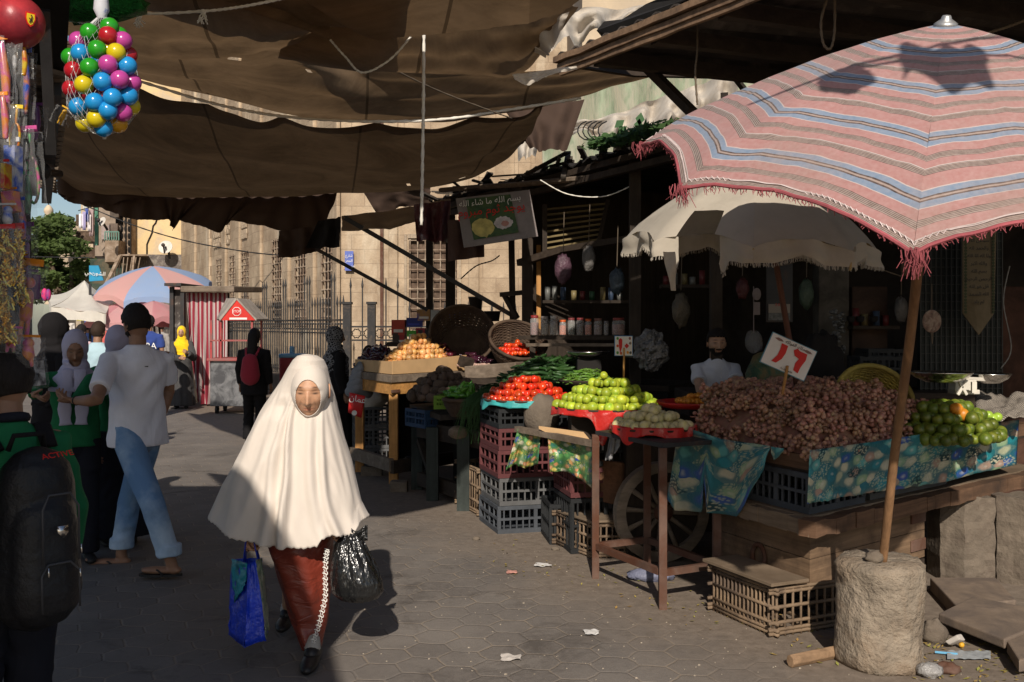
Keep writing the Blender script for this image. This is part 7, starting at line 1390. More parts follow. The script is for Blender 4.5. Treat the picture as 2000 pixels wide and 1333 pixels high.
r = thing('hanging_ornament', 'round patterned wall ornament hanging on a string', 'ornament', at(1820, 625, 7.6)); m = MB(); m.ball(at(1820, 628, 7.6), (.075, .015, .09), 20, 14); m.build('disc', mat('patterned clay', (.20, .12, .09), .7, .5, vs=30, c2=(.32, .24, .18), c2s=22), r, True); m = MB(); m.tube([at(1820, 555, 7.6), at(1820, 606, 7.6)], .004, 4); m.tube([at(1820, 650, 7.6), at(1821, 672, 7.6)], [.014, .004], 5); m.build('string', M['rope_b'], r)
r = thing('metal_door', 'dark shopfront door with metal lattice panels behind the pole', 'door', at(1850, 600, 8.0)); m = MB(); a = at(1800, 480, 8.0); b = at(1960, 760, 8.0); m.box(((a.x+b.x)/2, 8.06, 1.4), (b.x-a.x, .05, 2.8)); m.build('panel', mat('dark door paint', (.020, .024, .022), .7, .3), r); m = MB()
for i in range(17): x = lerp(a.x, b.x, i/16); m.beam((x, 8.02, .9), (x, 8.02, 2.4), .008, .008)
for j in range(22): z = .9+1.5*j/21; m.beam((a.x, 8.02, z), (b.x, 8.02, z), .006, .006)
m.build('lattice', mat('dull lattice', (.05, .05, .045), .6), r)
for px, y0, y1, w_, c, nm, lb, cat in ((1630, 440, 760, 60, (.075, .065, .052), 'wall_pillar', 'grey plastered pillar in the gloom behind the grapes', 'pillar'), (1700, 560, 760, 70, (.05, .028, .018), 'cupboard', 'dark brown panelled cupboard between pillar and pole', 'cupboard'), (1975, 560, 780, 90, (.07, .032, .02), 'panelled_door', 'reddish brown door panel at the right edge', 'door panel')):
    a = at(px-w_/2, y0, 8.3); b = at(px+w_/2, y1, 8.3); r = thing(nm, lb, cat, (a.x, 8.3, 0)); m = MB(); m.box(((a.x+b.x)/2, 8.4, a.z/2), (b.x-a.x, .18, a.z)); m.build('shaft' if 'pillar' in nm else 'panel', mat(nm+' paint', c, .8, .4, c2=mul(c, .5), bump=.4, bs=12), r, bevel=.01)
r = thing('wall_calendar', 'framed wall calendar hanging in the dark shop', 'calendar', at(1522, 590, 8.2)); m = MB(); m.box(at(1522, 560, 8.2), (.22, .02, .60)); m.build('frame', M['dark_metal'], r); m = MB(); m.box(at(1522, 603, 8.18), (.18, .01, .075)); m.build('page', mat('calendar page', (.26, .22, .18), .7, .1), r); text_obj('2 0 2 3', .03, M['ink_r'], frame_m(at(1524, 596, 8.17), (1, 0, 0), (0, 0, 1)), 'lettering', r); m = MB(); m.box(at(1522, 619, 8.18), (.18, .01, .06)); m.build('date_grid', mat('date grid', (.14, .14, .13), .7, .5, vs=60), r)
m = MB(); rd = random.Random(3)
for i in range(46): m.ball(at(1636+rd.uniform(-12, 12), 605+rd.uniform(0, 85), 8.05+rd.uniform(-.04, .04)), (.022, .022, .016), 8, 6)
o = m.build('bead_string', mat('black and white beads', (.10, .10, .095), .3, .9, vs=30), smooth=True); tag(o, 'cluster of black and white strings hanging on the pillar', 'beads')
for x, lb in ((1662, 'small dark hook rail left of the pair'), (1680, 'small dark cup hanging in the middle'), (1707, 'small dark cup hanging on the right')):
    m = MB(); m.lathe([(.02, -.02), (.035, 0), (.035, .03), (.03, .03), (.028, .005)], at(x, 625, 8.15), 12); o = m.build('hanging_cup', M['black'], smooth=True); tag(o, lb, 'cup')
r = thing('plastic_bag', 'small clear bag hanging from a hook near the seller', 'bag', at(1470, 660, 7.7)); m = MB(); m.ball(at(1472, 668, 7.7), (.07, .04, .09), 14, 10, fn=lambda p: 1+.25*nz(p.x*3, p.y*3, p.z*3)); m.build('sack', M['film'], r, True); m = MB(); m.tube([at(1472, 560, 7.7), at(1472, 650, 7.7)], .004, 4); m.ball(at(1478, 575, 7.7), (.035, .01, .05), 10, 8); m.box(at(1478, 603, 7.7), (.05, .01, .10)); m.build('hanger', mat('pale tag', (.20, .16, .15), .7), r)
r = thing('foil_sack', 'crumpled silvery sack slumped behind the limes', 'sack', at(1270, 690, 8.4)); m = MB(); m.ball(at(1272, 686, 8.4), (.14, .08, .17), 26, 20, fn=lambda p: 1+.35*nz(p.x*2.5, p.y*2.5, p.z*2.5)+.12*nz(p.x*9, p.y*9, p.z*9)); m.build('sack', mat('dull foil', (.16, .155, .15), .3, .4, metal=.6, bump=1, bs=22, bd=.03), r)
r = thing('scale_pan', 'wide shallow steel weighing pan in the shade behind the chillies', 'pan', at(1148, 695, 8.9)); c = at(1148, 688, 8.9); m = MB(); m.lathe([(.001, -.05), (.10, -.045), (.17, -.02), (.20, 0), (.20, .006), (.17, -.012), (.10, -.038), (.001, -.042)], c, 36); m.build('pan', M['steel'], r, True)
m = MB(); c = at(1250, 692, 8.7); m.lathe([(.001, -.05), (.10, -.045), (.17, -.02), (.19, 0), (.17, -.012), (.10, -.038), (.001, -.042)], c, 36); o = m.build('scale_pan', M['steel'], smooth=True); tag(o, 'second steel pan half hidden behind the chilli price sign', 'pan')
r = thing('weighing_base', 'dark iron scale base below the steel pan', 'scale', at(1150, 715, 8.9)); m = MB(); m.box(at(1150, 718, 8.9), (.22, .16, .16)); m.build('body', M['black'], r, bevel=.01)
for k, (x, y, w_, h_, Y) in enumerate(((1720, 720, 90, 60, 7.8), (1735, 690, 80, 40, 8.0), (1590, 730, 60, 50, 7.4))):
    p = at(x, y, Y); slat_crate('plastic_crate', ('black crate in the gloom behind the yellow basket', 'topmost dark crate stacked behind the yellow basket', 'dark crate behind the big price sign', 'dark crate beside the seller in the shade')[k], p+V3((-.2, -.1, -.1)), V3((0, .3, 0)), V3((w_/F*Y, 0, 0)), h_/F*Y*.8, CR['black'], cols=(8, 6))
p = V3((2.3, 8.0, .0)); m = MB(); m.box((2.55, 8.05, .55), (2.3, .7, 1.1)); o = m.build('shop_counter', M['dark_wood'], bevel=.01); tag(o, 'dark counter across the back of the fruit stall', 'counter')
rope([(1972, 520, 7.8), (1960, 590, 7.8), (1975, 680, 7.8), (1955, 720, 7.8)], .005, mat('pale cable', (.25, .24, .22), .6), 'pale electric flex with a plug hanging at the right edge', 'flex', 'cable')
# far glimpses: vendor scarf sacks behind
r = thing('printed_sack', 'dark green printed sacks slumped behind the big price sign', 'sack', at(1500, 740, 7.2)); m = MB(); m.ball(at(1500, 745, 7.2), (.16, .1, .22), 20, 14, fn=lambda p: 1+.2*nz(p.x*3, p.y*3, p.z*3)); m.build('sack', mat('printed sack', (.04, .09, .05), .6, .5, c2=(.16, .12, .05), c2s=9), r, True)
m = MB(); m.ball(at(1605, 720, 7.3), (.16, .12, .26), 24, 16, fn=lambda p: 1+.3*nz(p.x*3, p.y*3, p.z*3)); o = m.build('black_sack', M['black'], smooth=True); tag(o, 'bulging black sack right of the big price sign', 'sack')
# ------------------------------------------------------------------ umbrellas
def stripes():
    s = NT('striped umbrella cloth'); v = s.n('ShaderNodeSeparateXYZ'); s.l(s.tc.outputs['UV'], v.inputs[0]); f = s.math('FRACT', s.math('MULTIPLY', v.outputs[1], 4.8))
    PK = (.43, .215, .20); BL = (.20, .275, .385); BR = (.075, .052, .045); WH = (.56, .48, .45); BG = (.38, .29, .25); st = [(0, WH), (.014, BL), (.10, BR), (.122, BG), (.15, BR), (.172, BL), (.262, WH), (.276, PK)]
    x = .42
    for k in range(5): st += [(x, BR), (x+.011, BG)]; x += .024
    st[-1] = (x-.013, PK); st.append((.665, WH)); x = .68
    for k in range(5): st += [(x, BR), (x+.011, BG)]; x += .024
    st[-1] = (x-.013, PK); c = s.ramp(f, st, 'CONSTANT')
    n = s.noise(2.4, 6, .7); c = s.mix(s.rng(n, .46, .70, 0, .5), c, (.30, .22, .18)); s.base(s.mix(s.rng(s.noise(60, 3, .6), .3, .7, 0, .18), c, (.75, .62, .58))); s.set(.9, 0, .1); s.b.inputs['Sheen Weight'].default_value = .2
    s.set(normal=s.bump(s.noise(900, 2, .5), .3, .001, s.bump(s.noise(3.5, 4, .5), .5, .03))); s.transl(.24, c); return s.m
def canopy(pk, ax, h, R, phi, nr=8, adj=None, prof=lambda v: .30*v+.70*v*v, lift=.05, droop=.06, nu=10, nv=24, wr=.006, seed=0, skip=None):
    ax = Vector(ax).normalized(); u = V3((0, 1, 0)).cross(ax).normalized(); w_ = ax.cross(u); m = MB()
    def fn(a, v):
        k = a*nr; fr = k-math.floor(k); ang = phi+2*PI*math.floor(k)/nr; a0 = ang; a1 = ang+2*PI/nr
        d0 = -math.cos(a0)*w_-math.sin(a0)*u; d1 = -math.cos(a1)*w_-math.sin(a1)*u; d = d0.lerp(d1, fr); side = 4*fr*(1-fr)
        z = -h*prof(v)-droop*(max(0, v-.82)/.18)**2*(1-side)*1.0+lift*side*v*v-.022*side*v*(1-v)
        rr = R*v*(1-.035*side*v*v); p = pk+d*rr+ax*z; k0_ = int(math.floor(k)); p += (V3(adj.get(k0_ % nr, (0, 0, 0))).lerp(V3(adj.get((k0_+1) % nr, (0, 0, 0))), fr)*v**1.5 if adj else V3()); return p+ax*wr*(nz(a*40, v*7, seed)+.6*nz(a*90, v*16, seed+3))*v
    m.grid(fn, nr*nu, nv, skip, False); return m, fn, u, w_
def fringe(fn, nr_, n, L, mt, parent, seed=0, r=.0022, tuft=None, a0=0, a1=1):
    rd = random.Random(seed); m = MB(); m.tube([fn(min(.9999, lerp(a0, a1, i/160)), 1.0)+V3((0, 0, -.004)) for i in range(161)], .007, 6, False)
    for i in range(n):
        a = lerp(a0, a1, rd.random()); 
        if nz(a*37, seed)*1.0 < -.12 and rd.random() < .7: continue
        p = fn(min(a, .9999), 1.0); l = L*rd.uniform(.35, 1.15)*(1+1.2*max(0, nz(a*23, seed+5))); q = p+V3((rd.uniform(-.006, .006), rd.uniform(-.006, .006), -l*.5)); e = p+V3((rd.uniform(-.009, .009), rd.uniform(-.009, .009), -l)); m.tube([p, q, e], [r, r, r*.6], 4)
    for (a, c, l) in (tuft or []):
        for i in range(c):
            p = fn(a, 1.0)+V3((rd.gauss(0, .016), rd.gauss(0, .016), rd.uniform(-.005, .015))); m.tube([p, p+V3((rd.gauss(0, .006), rd.gauss(0, .006), -l*.4)), p+V3((rd.gauss(0, .012), rd.gauss(0, .012), -l*rd.uniform(.5, 1.2)))], [r*1.2, r, r*.6], 4)
    return m.build('fringe', mt, parent)
pk = V3((1.659, 3.721, 2.795)); ax = V3((-.049, -.391, .919)).normalized(); PB = V3((1.785, 4.69, .46))
r = thing('market_umbrella', 'big pink and blue striped umbrella with ragged red fringe leaning over the fruit', 'umbrella', PB)
m, fn, uu, ww = canopy(pk, ax, .49, 1.127, .436, prof=lambda v: .22*v+.78*v**1.55, lift=.045, droop=.025, adj={1: (-.015, 0, .035), 2: (-.075, 0, .0), 0: (0, 0, -.03)}, nu=14, nv=34, wr=.012); m.build('canopy', stripes(), r, True)
red_f = mat('faded red thread', (.30, .075, .085), .9, .3); wht_f = mat('white hem thread', (.6, .5, .48), .9, .2)
fringe(fn, 8, 1700, .026, red_f, r, 1, r=.0016, tuft=[(0.0005, 46, .075), (.125, 40, .07), (.25, 30, .06), (.9995, 30, .07)])
m = MB(); m.tube([fn(min(.9999, i/640), .982)+ax*.004+V3((0, 0, .006*(1 if i % 2 else -1)*(nz(i*.03) > -.1))) for i in range(641)], .0018, 4, False); m.build('hem_stitching', wht_f, r)
for k in range(8):
    a = min(k/8+1e-5, .9999); m = MB(); m.tube([fn(a, v)-ax*.010 for v in (.02, .25, .5, .75, .98)], .006, 6); m.build('rib', M['pole_wood'], r)
m = MB(); m.lathe([(.040, -.008), (.044, .0), (.034, .008), (.020, .018), (.018, .026), (.014, .032), (.001, .034)], pk, 20, ax.to_track_quat('Z', 'Y').to_matrix()); m.build('cap', mat('dull tin cap', (.45, .44, .42), .4, .2, metal=.7), r, True)
jt = pk-ax*.62; m = MB(); m.tube([pk-ax*.02, jt], .016, 8); m.tube([at(1792, 470, jt.y-.05), PB.lerp(jt, .5)+V3((.0, 0, .0)), PB], .0215, 12) if 0 else None
P = [jt+V3((0, 0, .02)), jt.lerp(PB, .33)+V3((.006, 0, 0)), jt.lerp(PB, .66)+V3((-.004, 0, 0)), PB+V3((0, 0, .02))]; m.tube([smooth_at(P, i/20) for i in range(21)], [.0205+.0015*nz(i*.7) for i in range(21)], 12); m.build('pole', M['pole_wood'], r, True)
for k in range(8):
    a = min(k/8+1e-5, .9999); m = MB(); m.tube([jt+ax*.12, fn(a, .52)-ax*.015], .005, 5); m.build('strut', M['pole_wood'], r)
# stone block that holds it
bc = V3((1.795, 4.745, 0)); r = thing('stone_block', 'rough round concrete block holding the umbrella pole', 'stone', bc); m = MB(); n = 72; secs = 40; vs = []
def blk_r(a, z): 
    oc = 1-.035*abs(math.sin(a*3+.4)); g = oc*(1+.09*nz(math.cos(a)*1.5, math.sin(a)*1.5, z*4)+.04*nz(math.cos(a)*5, math.sin(a)*5, z*12)+.03*nz(math.cos(a)*11, math.sin(a)*11, z*26)+.012*abs(nz(math.cos(a)*20, math.sin(a)*20, z*60))); return g
rows = [(0, .0), (.205, .0), (.21, .02)]+[(.212-.006*math.sin(z*8), z) for z in [i/34*.44+.04 for i in range(35)]]+[(.205, .49), (.19, .503), (.12, .508), (.001, .508)]
for rr, z in rows:
    for k in range(n): a = 2*PI*k/n; g = blk_r(a, z); vs.append(bc+V3((rr*g*math.cos(a), rr*g*math.sin(a), z+(.008*nz(math.cos(a)*rr*30, math.sin(a)*rr*30) if z > .49 else 0))))
m.add(vs, [(i*n+k, i*n+(k+1) % n, (i+1)*n+(k+1) % n, (i+1)*n+k) for i in range(len(rows)-1) for k in range(n)]); m.build('block', M['concrete'], r, True)
def rock(label, c, rad, mt='limestone', name='rock', amp=.25, seed=0, cat='stone'):
    m = MB(); m.ball(Vector(c), rad, 18, 12, fn=lambda p: 1+amp*nz(p.x*2+seed, p.y*2, p.z*2)+.08*nz(p.x*7, p.y*7+seed, p.z*7)); o = m.build(name, M[mt], smooth=True); return tag(o, label, cat)
rock('small rock wedged beside the pole on top of the block', V3((1.735, 4.66, .53)), (.045, .03, .032), seed=3); rock('brick coloured stone lying behind the big block', gd(1833, 1262)+V3((0, .05, .05)), (.065, .05, .072), seed=8)
# beige umbrella
pk2 = at(1474, 318, 5.95); r = thing('market_umbrella', 'worn beige umbrella with scalloped valance behind the striped one', 'umbrella', at(1545, 700, 5.4)); bg_c = cloth('beige umbrella canvas', (.52, .465, .38), tr=.24, wrinkle=.6, ws=3, c2=(.34, .30, .24), c2t=.6); ax2 = V3((.05, -.10, 1)).normalized()
m, fn2, uu, ww = canopy(pk2, ax2, .48, .765, .2, prof=lambda v: .5*v+.5*v*v, lift=.03, droop=.03, nu=10, nv=18, wr=.012, seed=4, skip=lambda a, v: (.045 < a < .10) and v > .80); m.build('canopy', bg_c, r, True)
m = MB()
def val(u, v):
    a = min(u, .9999); p = fn2(a, 1.0); d = (p-pk2); d = V3((d.x, d.y, 0)).normalized(); k = (a*8) % 1; sc_ = .085+.035*abs(math.sin(a*8*PI*2)); sc_ += .09*math.exp(-((a-.040)/.006)**2)+.08*math.exp(-((a-.105)/.006)**2); return p+d*(.02*math.sin(a*110)+.03*v*nz(a*30, v*2))-V3((0, 0, v*sc_))
m.grid(val, 400, 6, lambda a, v: .045 < a < .10); m.build('valance', bg_c, r, True)
m = MB(); rd = random.Random(2)
for i in range(1300):
    a = rd.random()
    if .045 < a < .10: continue
    p = val(a, 1.0); m.tube([p, p+V3((rd.uniform(-.006, .006), rd.uniform(-.006, .006), -.022*rd.uniform(.6, 1.2)))], .0016, 3)
m.build('fringe', mat('grey fringe', (.40, .36, .30), .9, .2), r)
m = MB(); jb = at(1548, 700, 6.15); m.tube([pk2-ax2*.02, at(1513, 500, 6.0), jb, at(1572, 860, 6.3)], .019, 8); m.build('pole', mat('red brown pole', (.10, .04, .025), .7), r, True)
for k in range(8): a = min(k/8+1e-5, .9999); m = MB(); m.tube([fn2(a, v)-ax2*.012+(V3((0, 0, -.0))) for v in (.02, .5, 1.0)]+([fn2(a, 1.0)+V3((-.02, -.02, -.10))] if k == 7 else []), .007, 6); m.build('rib', mat('bamboo rib', (.42, .30, .13), .6), r)
for pts, sd in (((1303, 492, 1316, 568), 1),):
    m = MB(); m.grid(lambda u, v: at(lerp(pts[0]-8, pts[0]+16, u)*(1-v)+v*lerp(pts[2]-6, pts[2]+5, u), lerp(pts[1], pts[3], v), 5.3)+V3((0, .02*math.sin(v*6+u*3), 0)), 6, 10); m.build('torn_strip', bg_c, r, True)
# far umbrellas
def panelmat(name, cols, nr):
    s = NT(name); v = s.n('ShaderNodeSeparateXYZ'); s.l(s.tc.outputs['UV'], v.inputs[0]); c = s.ramp(s.math('FRACT', s.math('MULTIPLY', v.outputs[0], nr/len(cols))), [(i/len(cols), q) for i, q in enumerate(cols)], 'CONSTANT'); s.base(s.mix(s.rng(s.noise(3, 5, .6), .5, .8, 0, .3), c, (.5, .45, .4))); s.set(.8, 0, .15); s.transl(.35, c); return s.m
PKB = panelmat('pink and blue panels', [(.70, .40, .37), (.32, .44, .66)], 8); PKK = panelmat('pink panels', [(.62, .28, .30), (.66, .36, .36)], 8); SLT = cloth('white stall canopy', (.72, .68, .60), tr=.3)
def far_umb(label, px, py, Y, R, h, mt, base_px, phi=.3, tilt=(0, -.12, 1), val_=.12, nr=8):
    p0 = at(px, py, Y); b = at(base_px, 640, Y); q = thing('market_umbrella', label, 'umbrella', (b.x, Y, 0)); m, f_, a_, b_ = canopy(p0, tilt, h, R, phi, nr=nr, nu=6, nv=10, lift=.02, wr=.01, prof=lambda v: .4*v+.6*v*v); m.build('canopy', mt, q, True)
    if val_: m = MB(); m.grid(lambda u, v: f_(min(u, .9999), 1)-V3((0, 0, v*val_*(1+.15*math.sin(u*90)))), 96, 2); m.build('valance', mt, q, True)
    m = MB(); m.tube([p0, (b.x, Y, 0)], .025, 8); m.build('pole', M['dark_metal'], q); return q
far_umb('pink and blue panelled umbrella above the man in white', 298, 520, 21.5, 1.30, .46, PKB, 326, .15, (.0, -.25, 1)); far_umb('dusty pink umbrella tucked behind the blue and pink one', 255, 585, 21, .95, .42, PKK, 262, .3); far_umb('small dark pink umbrella right of the blue and pink one', 300, 588, 20.5, .62, .3, PKK, 305, .5)
q = thing('stall_canopy', 'square white canopy over the far stalls', 'canopy', at(172, 640, 21)); c4_ = [at(100, 600, 20), at(206, 612, 20), at(225, 580, 22.5), at(95, 575, 23)]; pkk = at(165, 548, 21.5); m = MB()
def cf(u, v): 
    k = u*4; i = int(min(k, 3.999)); f = k-i; e = c4_[i].lerp(c4_[(i+1) % 4], f); p = pkk.lerp(e, v); return p-V3((0, 0, .10*math.sin(v*PI)-.02*math.sin(u*40)*v))
m.grid(cf, 48, 8); m.build('canopy', SLT, q, True); m = MB(); m.grid(lambda u, v: cf(min(u, .9999), 1)+V3((0, .03*math.sin(u*60), -v*.22*(1+.3*nz(u*12)))), 60, 3); m.build('valance', SLT, q, True); m = MB(); p = at(176, 640, 21); m.tube([(p.x, 21, 0), (p.x, 21, 2.5)], .03, 8); m.build('pole', M['dark_metal'], q)
# far stalls, red awning band
for k, (x0, x1, y0, y1, Y, c, lb, nm) in enumerate(((128, 175, 603, 618, 30, (.45, .04, .03), 'red awning of the far stall under the white canopy', 'stall_awning'), (175, 215, 600, 616, 29, (.50, .05, .04), 'bright red awning right of the canopy pole', 'stall_awning'), (128, 210, 650, 690, 31, (.10, .12, .2), 'low dark counter of the far stalls', 'market_counter'))):
    a = at(x0, y1, Y); b = at(x1, y0, Y); m = MB(); m.hexa([a, V3((b.x, Y, a.z)), V3((b.x, Y+.6, a.z+.2)), V3((a.x, Y+.6, a.z+.2))], [V3((a.x, Y, b.z)), b, b+V3((0, .6, .1)), V3((a.x, Y+.6, b.z+.1))]); o = m.build(nm, mat('far stall paint', c, .7, .3), bevel=.01); tag(o, lb, 'stall')
for k, (x, y, c, lb) in enumerate(((157, 618, (.55, .5, .03), 'yellow board in the far stall'), (172, 628, (.05, .1, .4), 'blue board in the far stall'), (140, 640, (.6, .55, .5), 'pale poster low in the far stall'), (198, 622, (.06, .1, .3), 'dark blue board by the red awning'), (208, 634, (.5, .3, .05), 'orange board by the red awning'), (186, 645, (.6, .6, .58), 'white round patterned board in the far stall'))):
    p = at(x, y, 28.5); m = MB(); m.box(p, (.19, .04, .26)); o = m.build('display_board', mat('display paint', c, .6, .4, vs=8, c2=mul(c, .3), c2s=6)); tag(o, lb, 'board')
p = at(87, 576, 18); m = MB(); m.ball(p, (.06, .05, .12), 10, 8); m.ball(p+V3((.06, .02, 0)), (.05, .05, .11), 10, 8); o = m.build('hanging_toy', mat('magenta and navy cloth', (.62, .03, .16), .6, .2, c2=(.03, .05, .2), c2s=6), smooth=True); tag(o, 'magenta and navy bundle hanging left of the white canopy', 'toy')
# striped booth
Yk = 19.4; r = thing('striped_booth', 'booth hung with red and white striped curtains under a flat board roof', 'booth', at(400, 700, Yk)); cst = NT('red and white stripes'); wv = cst.n('ShaderNodeTexWave'); wv.inputs['Scale'].default_value = 3.6; wv.inputs['Distortion'].default_value = .4; cst.l(cst.tc.outputs['Object'], wv.inputs[0]); cst.base(cst.mix(cst.rng(wv.outputs['Fac'], .42, .5), (.52, .44, .42), (.30, .035, .055))); cst.set(.85, 0, .15, cst.bump(cst.noise(6, 3, .5, cst.map(scale=(1, 1, .2))), .6, .03)); cst.transl(.15, (.5, .2, .2))
zt = CH+(HZ-572)/F*Yk
def curtain(x0, x1, x0b, x1b, Y0, Y1): 
    m = MB(); m.grid(lambda u, v: V3((lerp(at(lerp(x0, x1, u), 600, lerp(Y0, Y1, u)).x, at(lerp(x0b, x1b, u), 600, lerp(Y0, Y1, u)).x, v**1.4), lerp(Y0, Y1, u)+.05*math.sin(u*30+v*2)*(.4+v), lerp(zt, .04, v))), 70, 14); return m.build('curtain', cst.m, r, True)
curtain(364, 445, 388, 445, Yk, Yk-.0); curtain(361, 366, 388, 392, Yk+1.2, Yk)
a = at(352, 560, Yk-.3); b = at(457, 560, Yk-.3); m = MB(); m.hexa([V3((a.x, Yk-.3, zt)), V3((b.x, Yk-.3, zt)), V3((b.x+.1, Yk+1.5, zt+.05)), V3((a.x, Yk+1.5, zt+.05))], [p+V3((0, 0, .12)) for p in (V3((a.x, Yk-.3, zt)), V3((b.x, Yk-.3, zt)), V3((b.x+.1, Yk+1.5, zt+.05)), V3((a.x, Yk+1.5, zt+.05)))]); m.build('roof', M['grey_wood'], r, bevel=.02)
for px in (366, 444):
    m = MB(); p = at(px, 600, Yk+.06); m.beam((p.x, Yk+.08, 0), (p.x, Yk+.08, zt), .06, .06); m.build('post', M['dark_wood_z'], r)
m = MB(); p = at(404, 600, Yk+1.0); m.box((p.x, Yk+1.0, zt/2), (.75, .05, zt-.05)); m.build('back_panel', M['dark_wood_z'], r)
r = thing('dark_kiosk', 'narrow dark kiosk frame left of the striped booth', 'kiosk', at(345, 700, 20)); 
for px, Y in ((336, 20), (357, 20), (340, 21.2)): m = MB(); p = at(px, 600, Y); m.beam((p.x, Y, 0), (p.x, Y, 2.4), .08, .08); m.build('post', M['dark_metal'], r)
m = MB(); p = at(347, 600, 20.05); m.box((p.x, 20.6, 1.2), (.2, 1.1, 2.3)); m.build('panel', mat('peeling dark board', (.06, .05, .045), .9, .4, c2=(.3, .27, .24), c2s=5, c2t=.58), r); m = MB(); m.box((p.x, 20.5, 2.44), (.34, 1.5, .06)); m.build('roof', M['dark_metal'], r)
# popcorn cart with the red gable
Yc = 17.7; r = thing('snack_cart', 'wheeled metal snack cart with a red gable reading STOP', 'cart', at(450, 780, Yc)); x0 = at(410, 0, Yc).x; x1 = at(494, 0, Yc).x; rp = mat('chalky red paint', (.36, .05, .05), .6, .3, c2=(.25, .10, .09))
z0 = .14; z1 = CH-(705-HZ)/F*Yc; m = MB(); m.hexa([V3((x0, Yc, z0)), V3((x1, Yc, z0)), V3((x1, Yc+.7, z0)), V3((x0, Yc+.7, z0))], [V3((x0, Yc, z1)), V3((x1, Yc, z1)), V3((x1, Yc+.7, z1)), V3((x0, Yc+.7, z1))]); m.build('body', mat('scuffed sheet metal', (.20, .20, .205), .45, .3, metal=.5, c2=(.08, .08, .085), c2s=4), r, bevel=.01)
m = MB(); m.box(((x0+x1)/2, Yc+.33, z1+.02), (x1-x0+.08, .8, .05)); m.build('counter', rp, r, bevel=.01); zr = CH-(626-HZ)/F*Yc
for x in (x0+.02, x1-.02):
    for y in (Yc+.02, Yc+.66): m = MB(); m.beam((x, y, z1), (x, y, zr), .035, .035); m.build('post', rp, r)
m = MB(); m.beam((x0+.2, Yc, z1), (x0+.2, Yc, zr), .03, .03); m.build('post', rp, r); m = MB(); m.beam((x0, Yc, (z1+zr)/2), (x1, Yc, (z1+zr)/2), .03, .03); m.build('rail', rp, r)
gx = at(464, 0, Yc).x; zg = CH-(586-HZ)/F*Yc; xl = at(432, 0, Yc).x; xr = at(502, 0, Yc).x; m = MB(); m.plate([V3((xl, Yc-.05, zr)), V3((xr, Yc-.05, zr)), V3((gx, Yc-.05, zg))], (0, .03, 0)); m.build('gable', mat('bright red sheet', (.55, .03, .02), .45, .1), r)
xa = at(400, 0, Yc+.8).x; m = MB(); m.hexa([V3((xl, Yc-.07, zr-.01)), V3((gx, Yc-.07, zg)), V3((gx-.45, Yc+.9, zg+.02)), V3((xl-.34, Yc+.9, zr))], [p+V3((-.02, 0, .03)) for p in (V3((xl, Yc-.07, zr-.01)), V3((gx, Yc-.07, zg)), V3((gx-.45, Yc+.9, zg+.02)), V3((xl-.34, Yc+.9, zr)))]); m.build('roof_sheet', mat('faded grey roof', (.30, .26, .22), .9, .3), r)
m = MB(); m.hexa([V3((gx, Yc-.07, zg)), V3((xr, Yc-.07, zr-.01)), V3((xr, Yc+.8, zr)), V3((gx, Yc+.8, zg))], [p+V3((.01, 0, .03)) for p in (V3((gx, Yc-.07, zg)), V3((xr, Yc-.07, zr-.01)), V3((xr, Yc+.8, zr)), V3((gx, Yc+.8, zg)))]); m.build('roof_sheet', mat('faded grey roof', (.30, .26, .22), .9, .3), r)
oc8 = V3((gx, Yc-.056, zr+.16)); 
for rad, mt_, d in ((.085, M['ink_w'], 0), (.075, mat('sign red', (.55, .02, .02), .5), .003)): m = MB(); m.plate([oc8+V3((rad*math.cos(t), -d, rad*math.sin(t))) for t in [PI/8+k*PI/4 for k in range(8)]], (0, -.003, 0)); m.build('octagon', mt_, r)
text_obj('STOP', .062, M['ink_w'], frame_m(oc8+V3((0, -.008, 0)), (1, 0, 0), (0, 0, 1)), 'lettering', r); m = MB(); m.box(((xl+xr)/2, Yc-.056, zr+.03), (.32, .006, .035)); m.build('name_strip', M['ink_w'], r)
for x in (x0+.1, x1-.08):
    for y in (Yc+.1, Yc+.6): m = MB(); m.lathe([(.03, -.02), (.075, -.02), (.075, .02), (.03, .02)], (x, y, .075), 16, Euler((0, PI/2, 0)).to_matrix()); m.build('wheel', M['cable'], r, True)
# cool box on the kerb behind the veiled woman
r = thing('cool_box', 'red cool box with a pale blue lid behind the veiled woman', 'cooler', at(572, 740, 14)); m = MB(); m.box(at(572, 722, 14), (.34, .26, .36)); m.build('body', mat('dark red plastic', (.30, .03, .03), .5, .1), r, bevel=.03); m = MB(); m.box(at(572, 695, 14), (.36, .28, .06)); m.box(at(570, 686, 14), (.07, .06, .14)); m.build('lid', mat('pale blue plastic', (.15, .30, .42), .5, .1), r, bevel=.02); m = MB(); m.box((at(572, 0, 14).x, 14.05, .34), (.4, .35, .68)); m.build('stand', M['dark_wood'], r)
# sacks and crates by the onion table
for k, (z, lb) in enumerate(((0, 'bottom grey crate left of the onion table'), (.235, 'middle grey crate left of the onion table'), (.47, 'top grey crate left of the onion table'))): slat_crate('plastic_crate', lb, gd(694, 918)+V3((0, 0, z)), V3((-.1, .4, 0)), V3((.44, .10, 0)), .23, CR['grey'], cols=(9, 5))
g0 = gd(694, 918); r = thing('white_sack', 'full white woven sack on the grey crates', 'sack', g0+V3((.18, .2, .71))); m = MB(); m.ball(g0+V3((.16, .22, .80)), (.20, .18, .13), 22, 14, fn=lambda p: 1+.15*nz(p.x*2, p.y*2, p.z*2)+.05*nz(p.x*7, p.y*7, p.z*7)); m.build('sack', cloth('woven white sack', (.62, .58, .52), wrinkle=1, ws=9), r, True)
r = thing('grey_jacket', 'folded grey jacket lying over the sack', 'jacket', g0+V3((.1, .1, 1.0)))
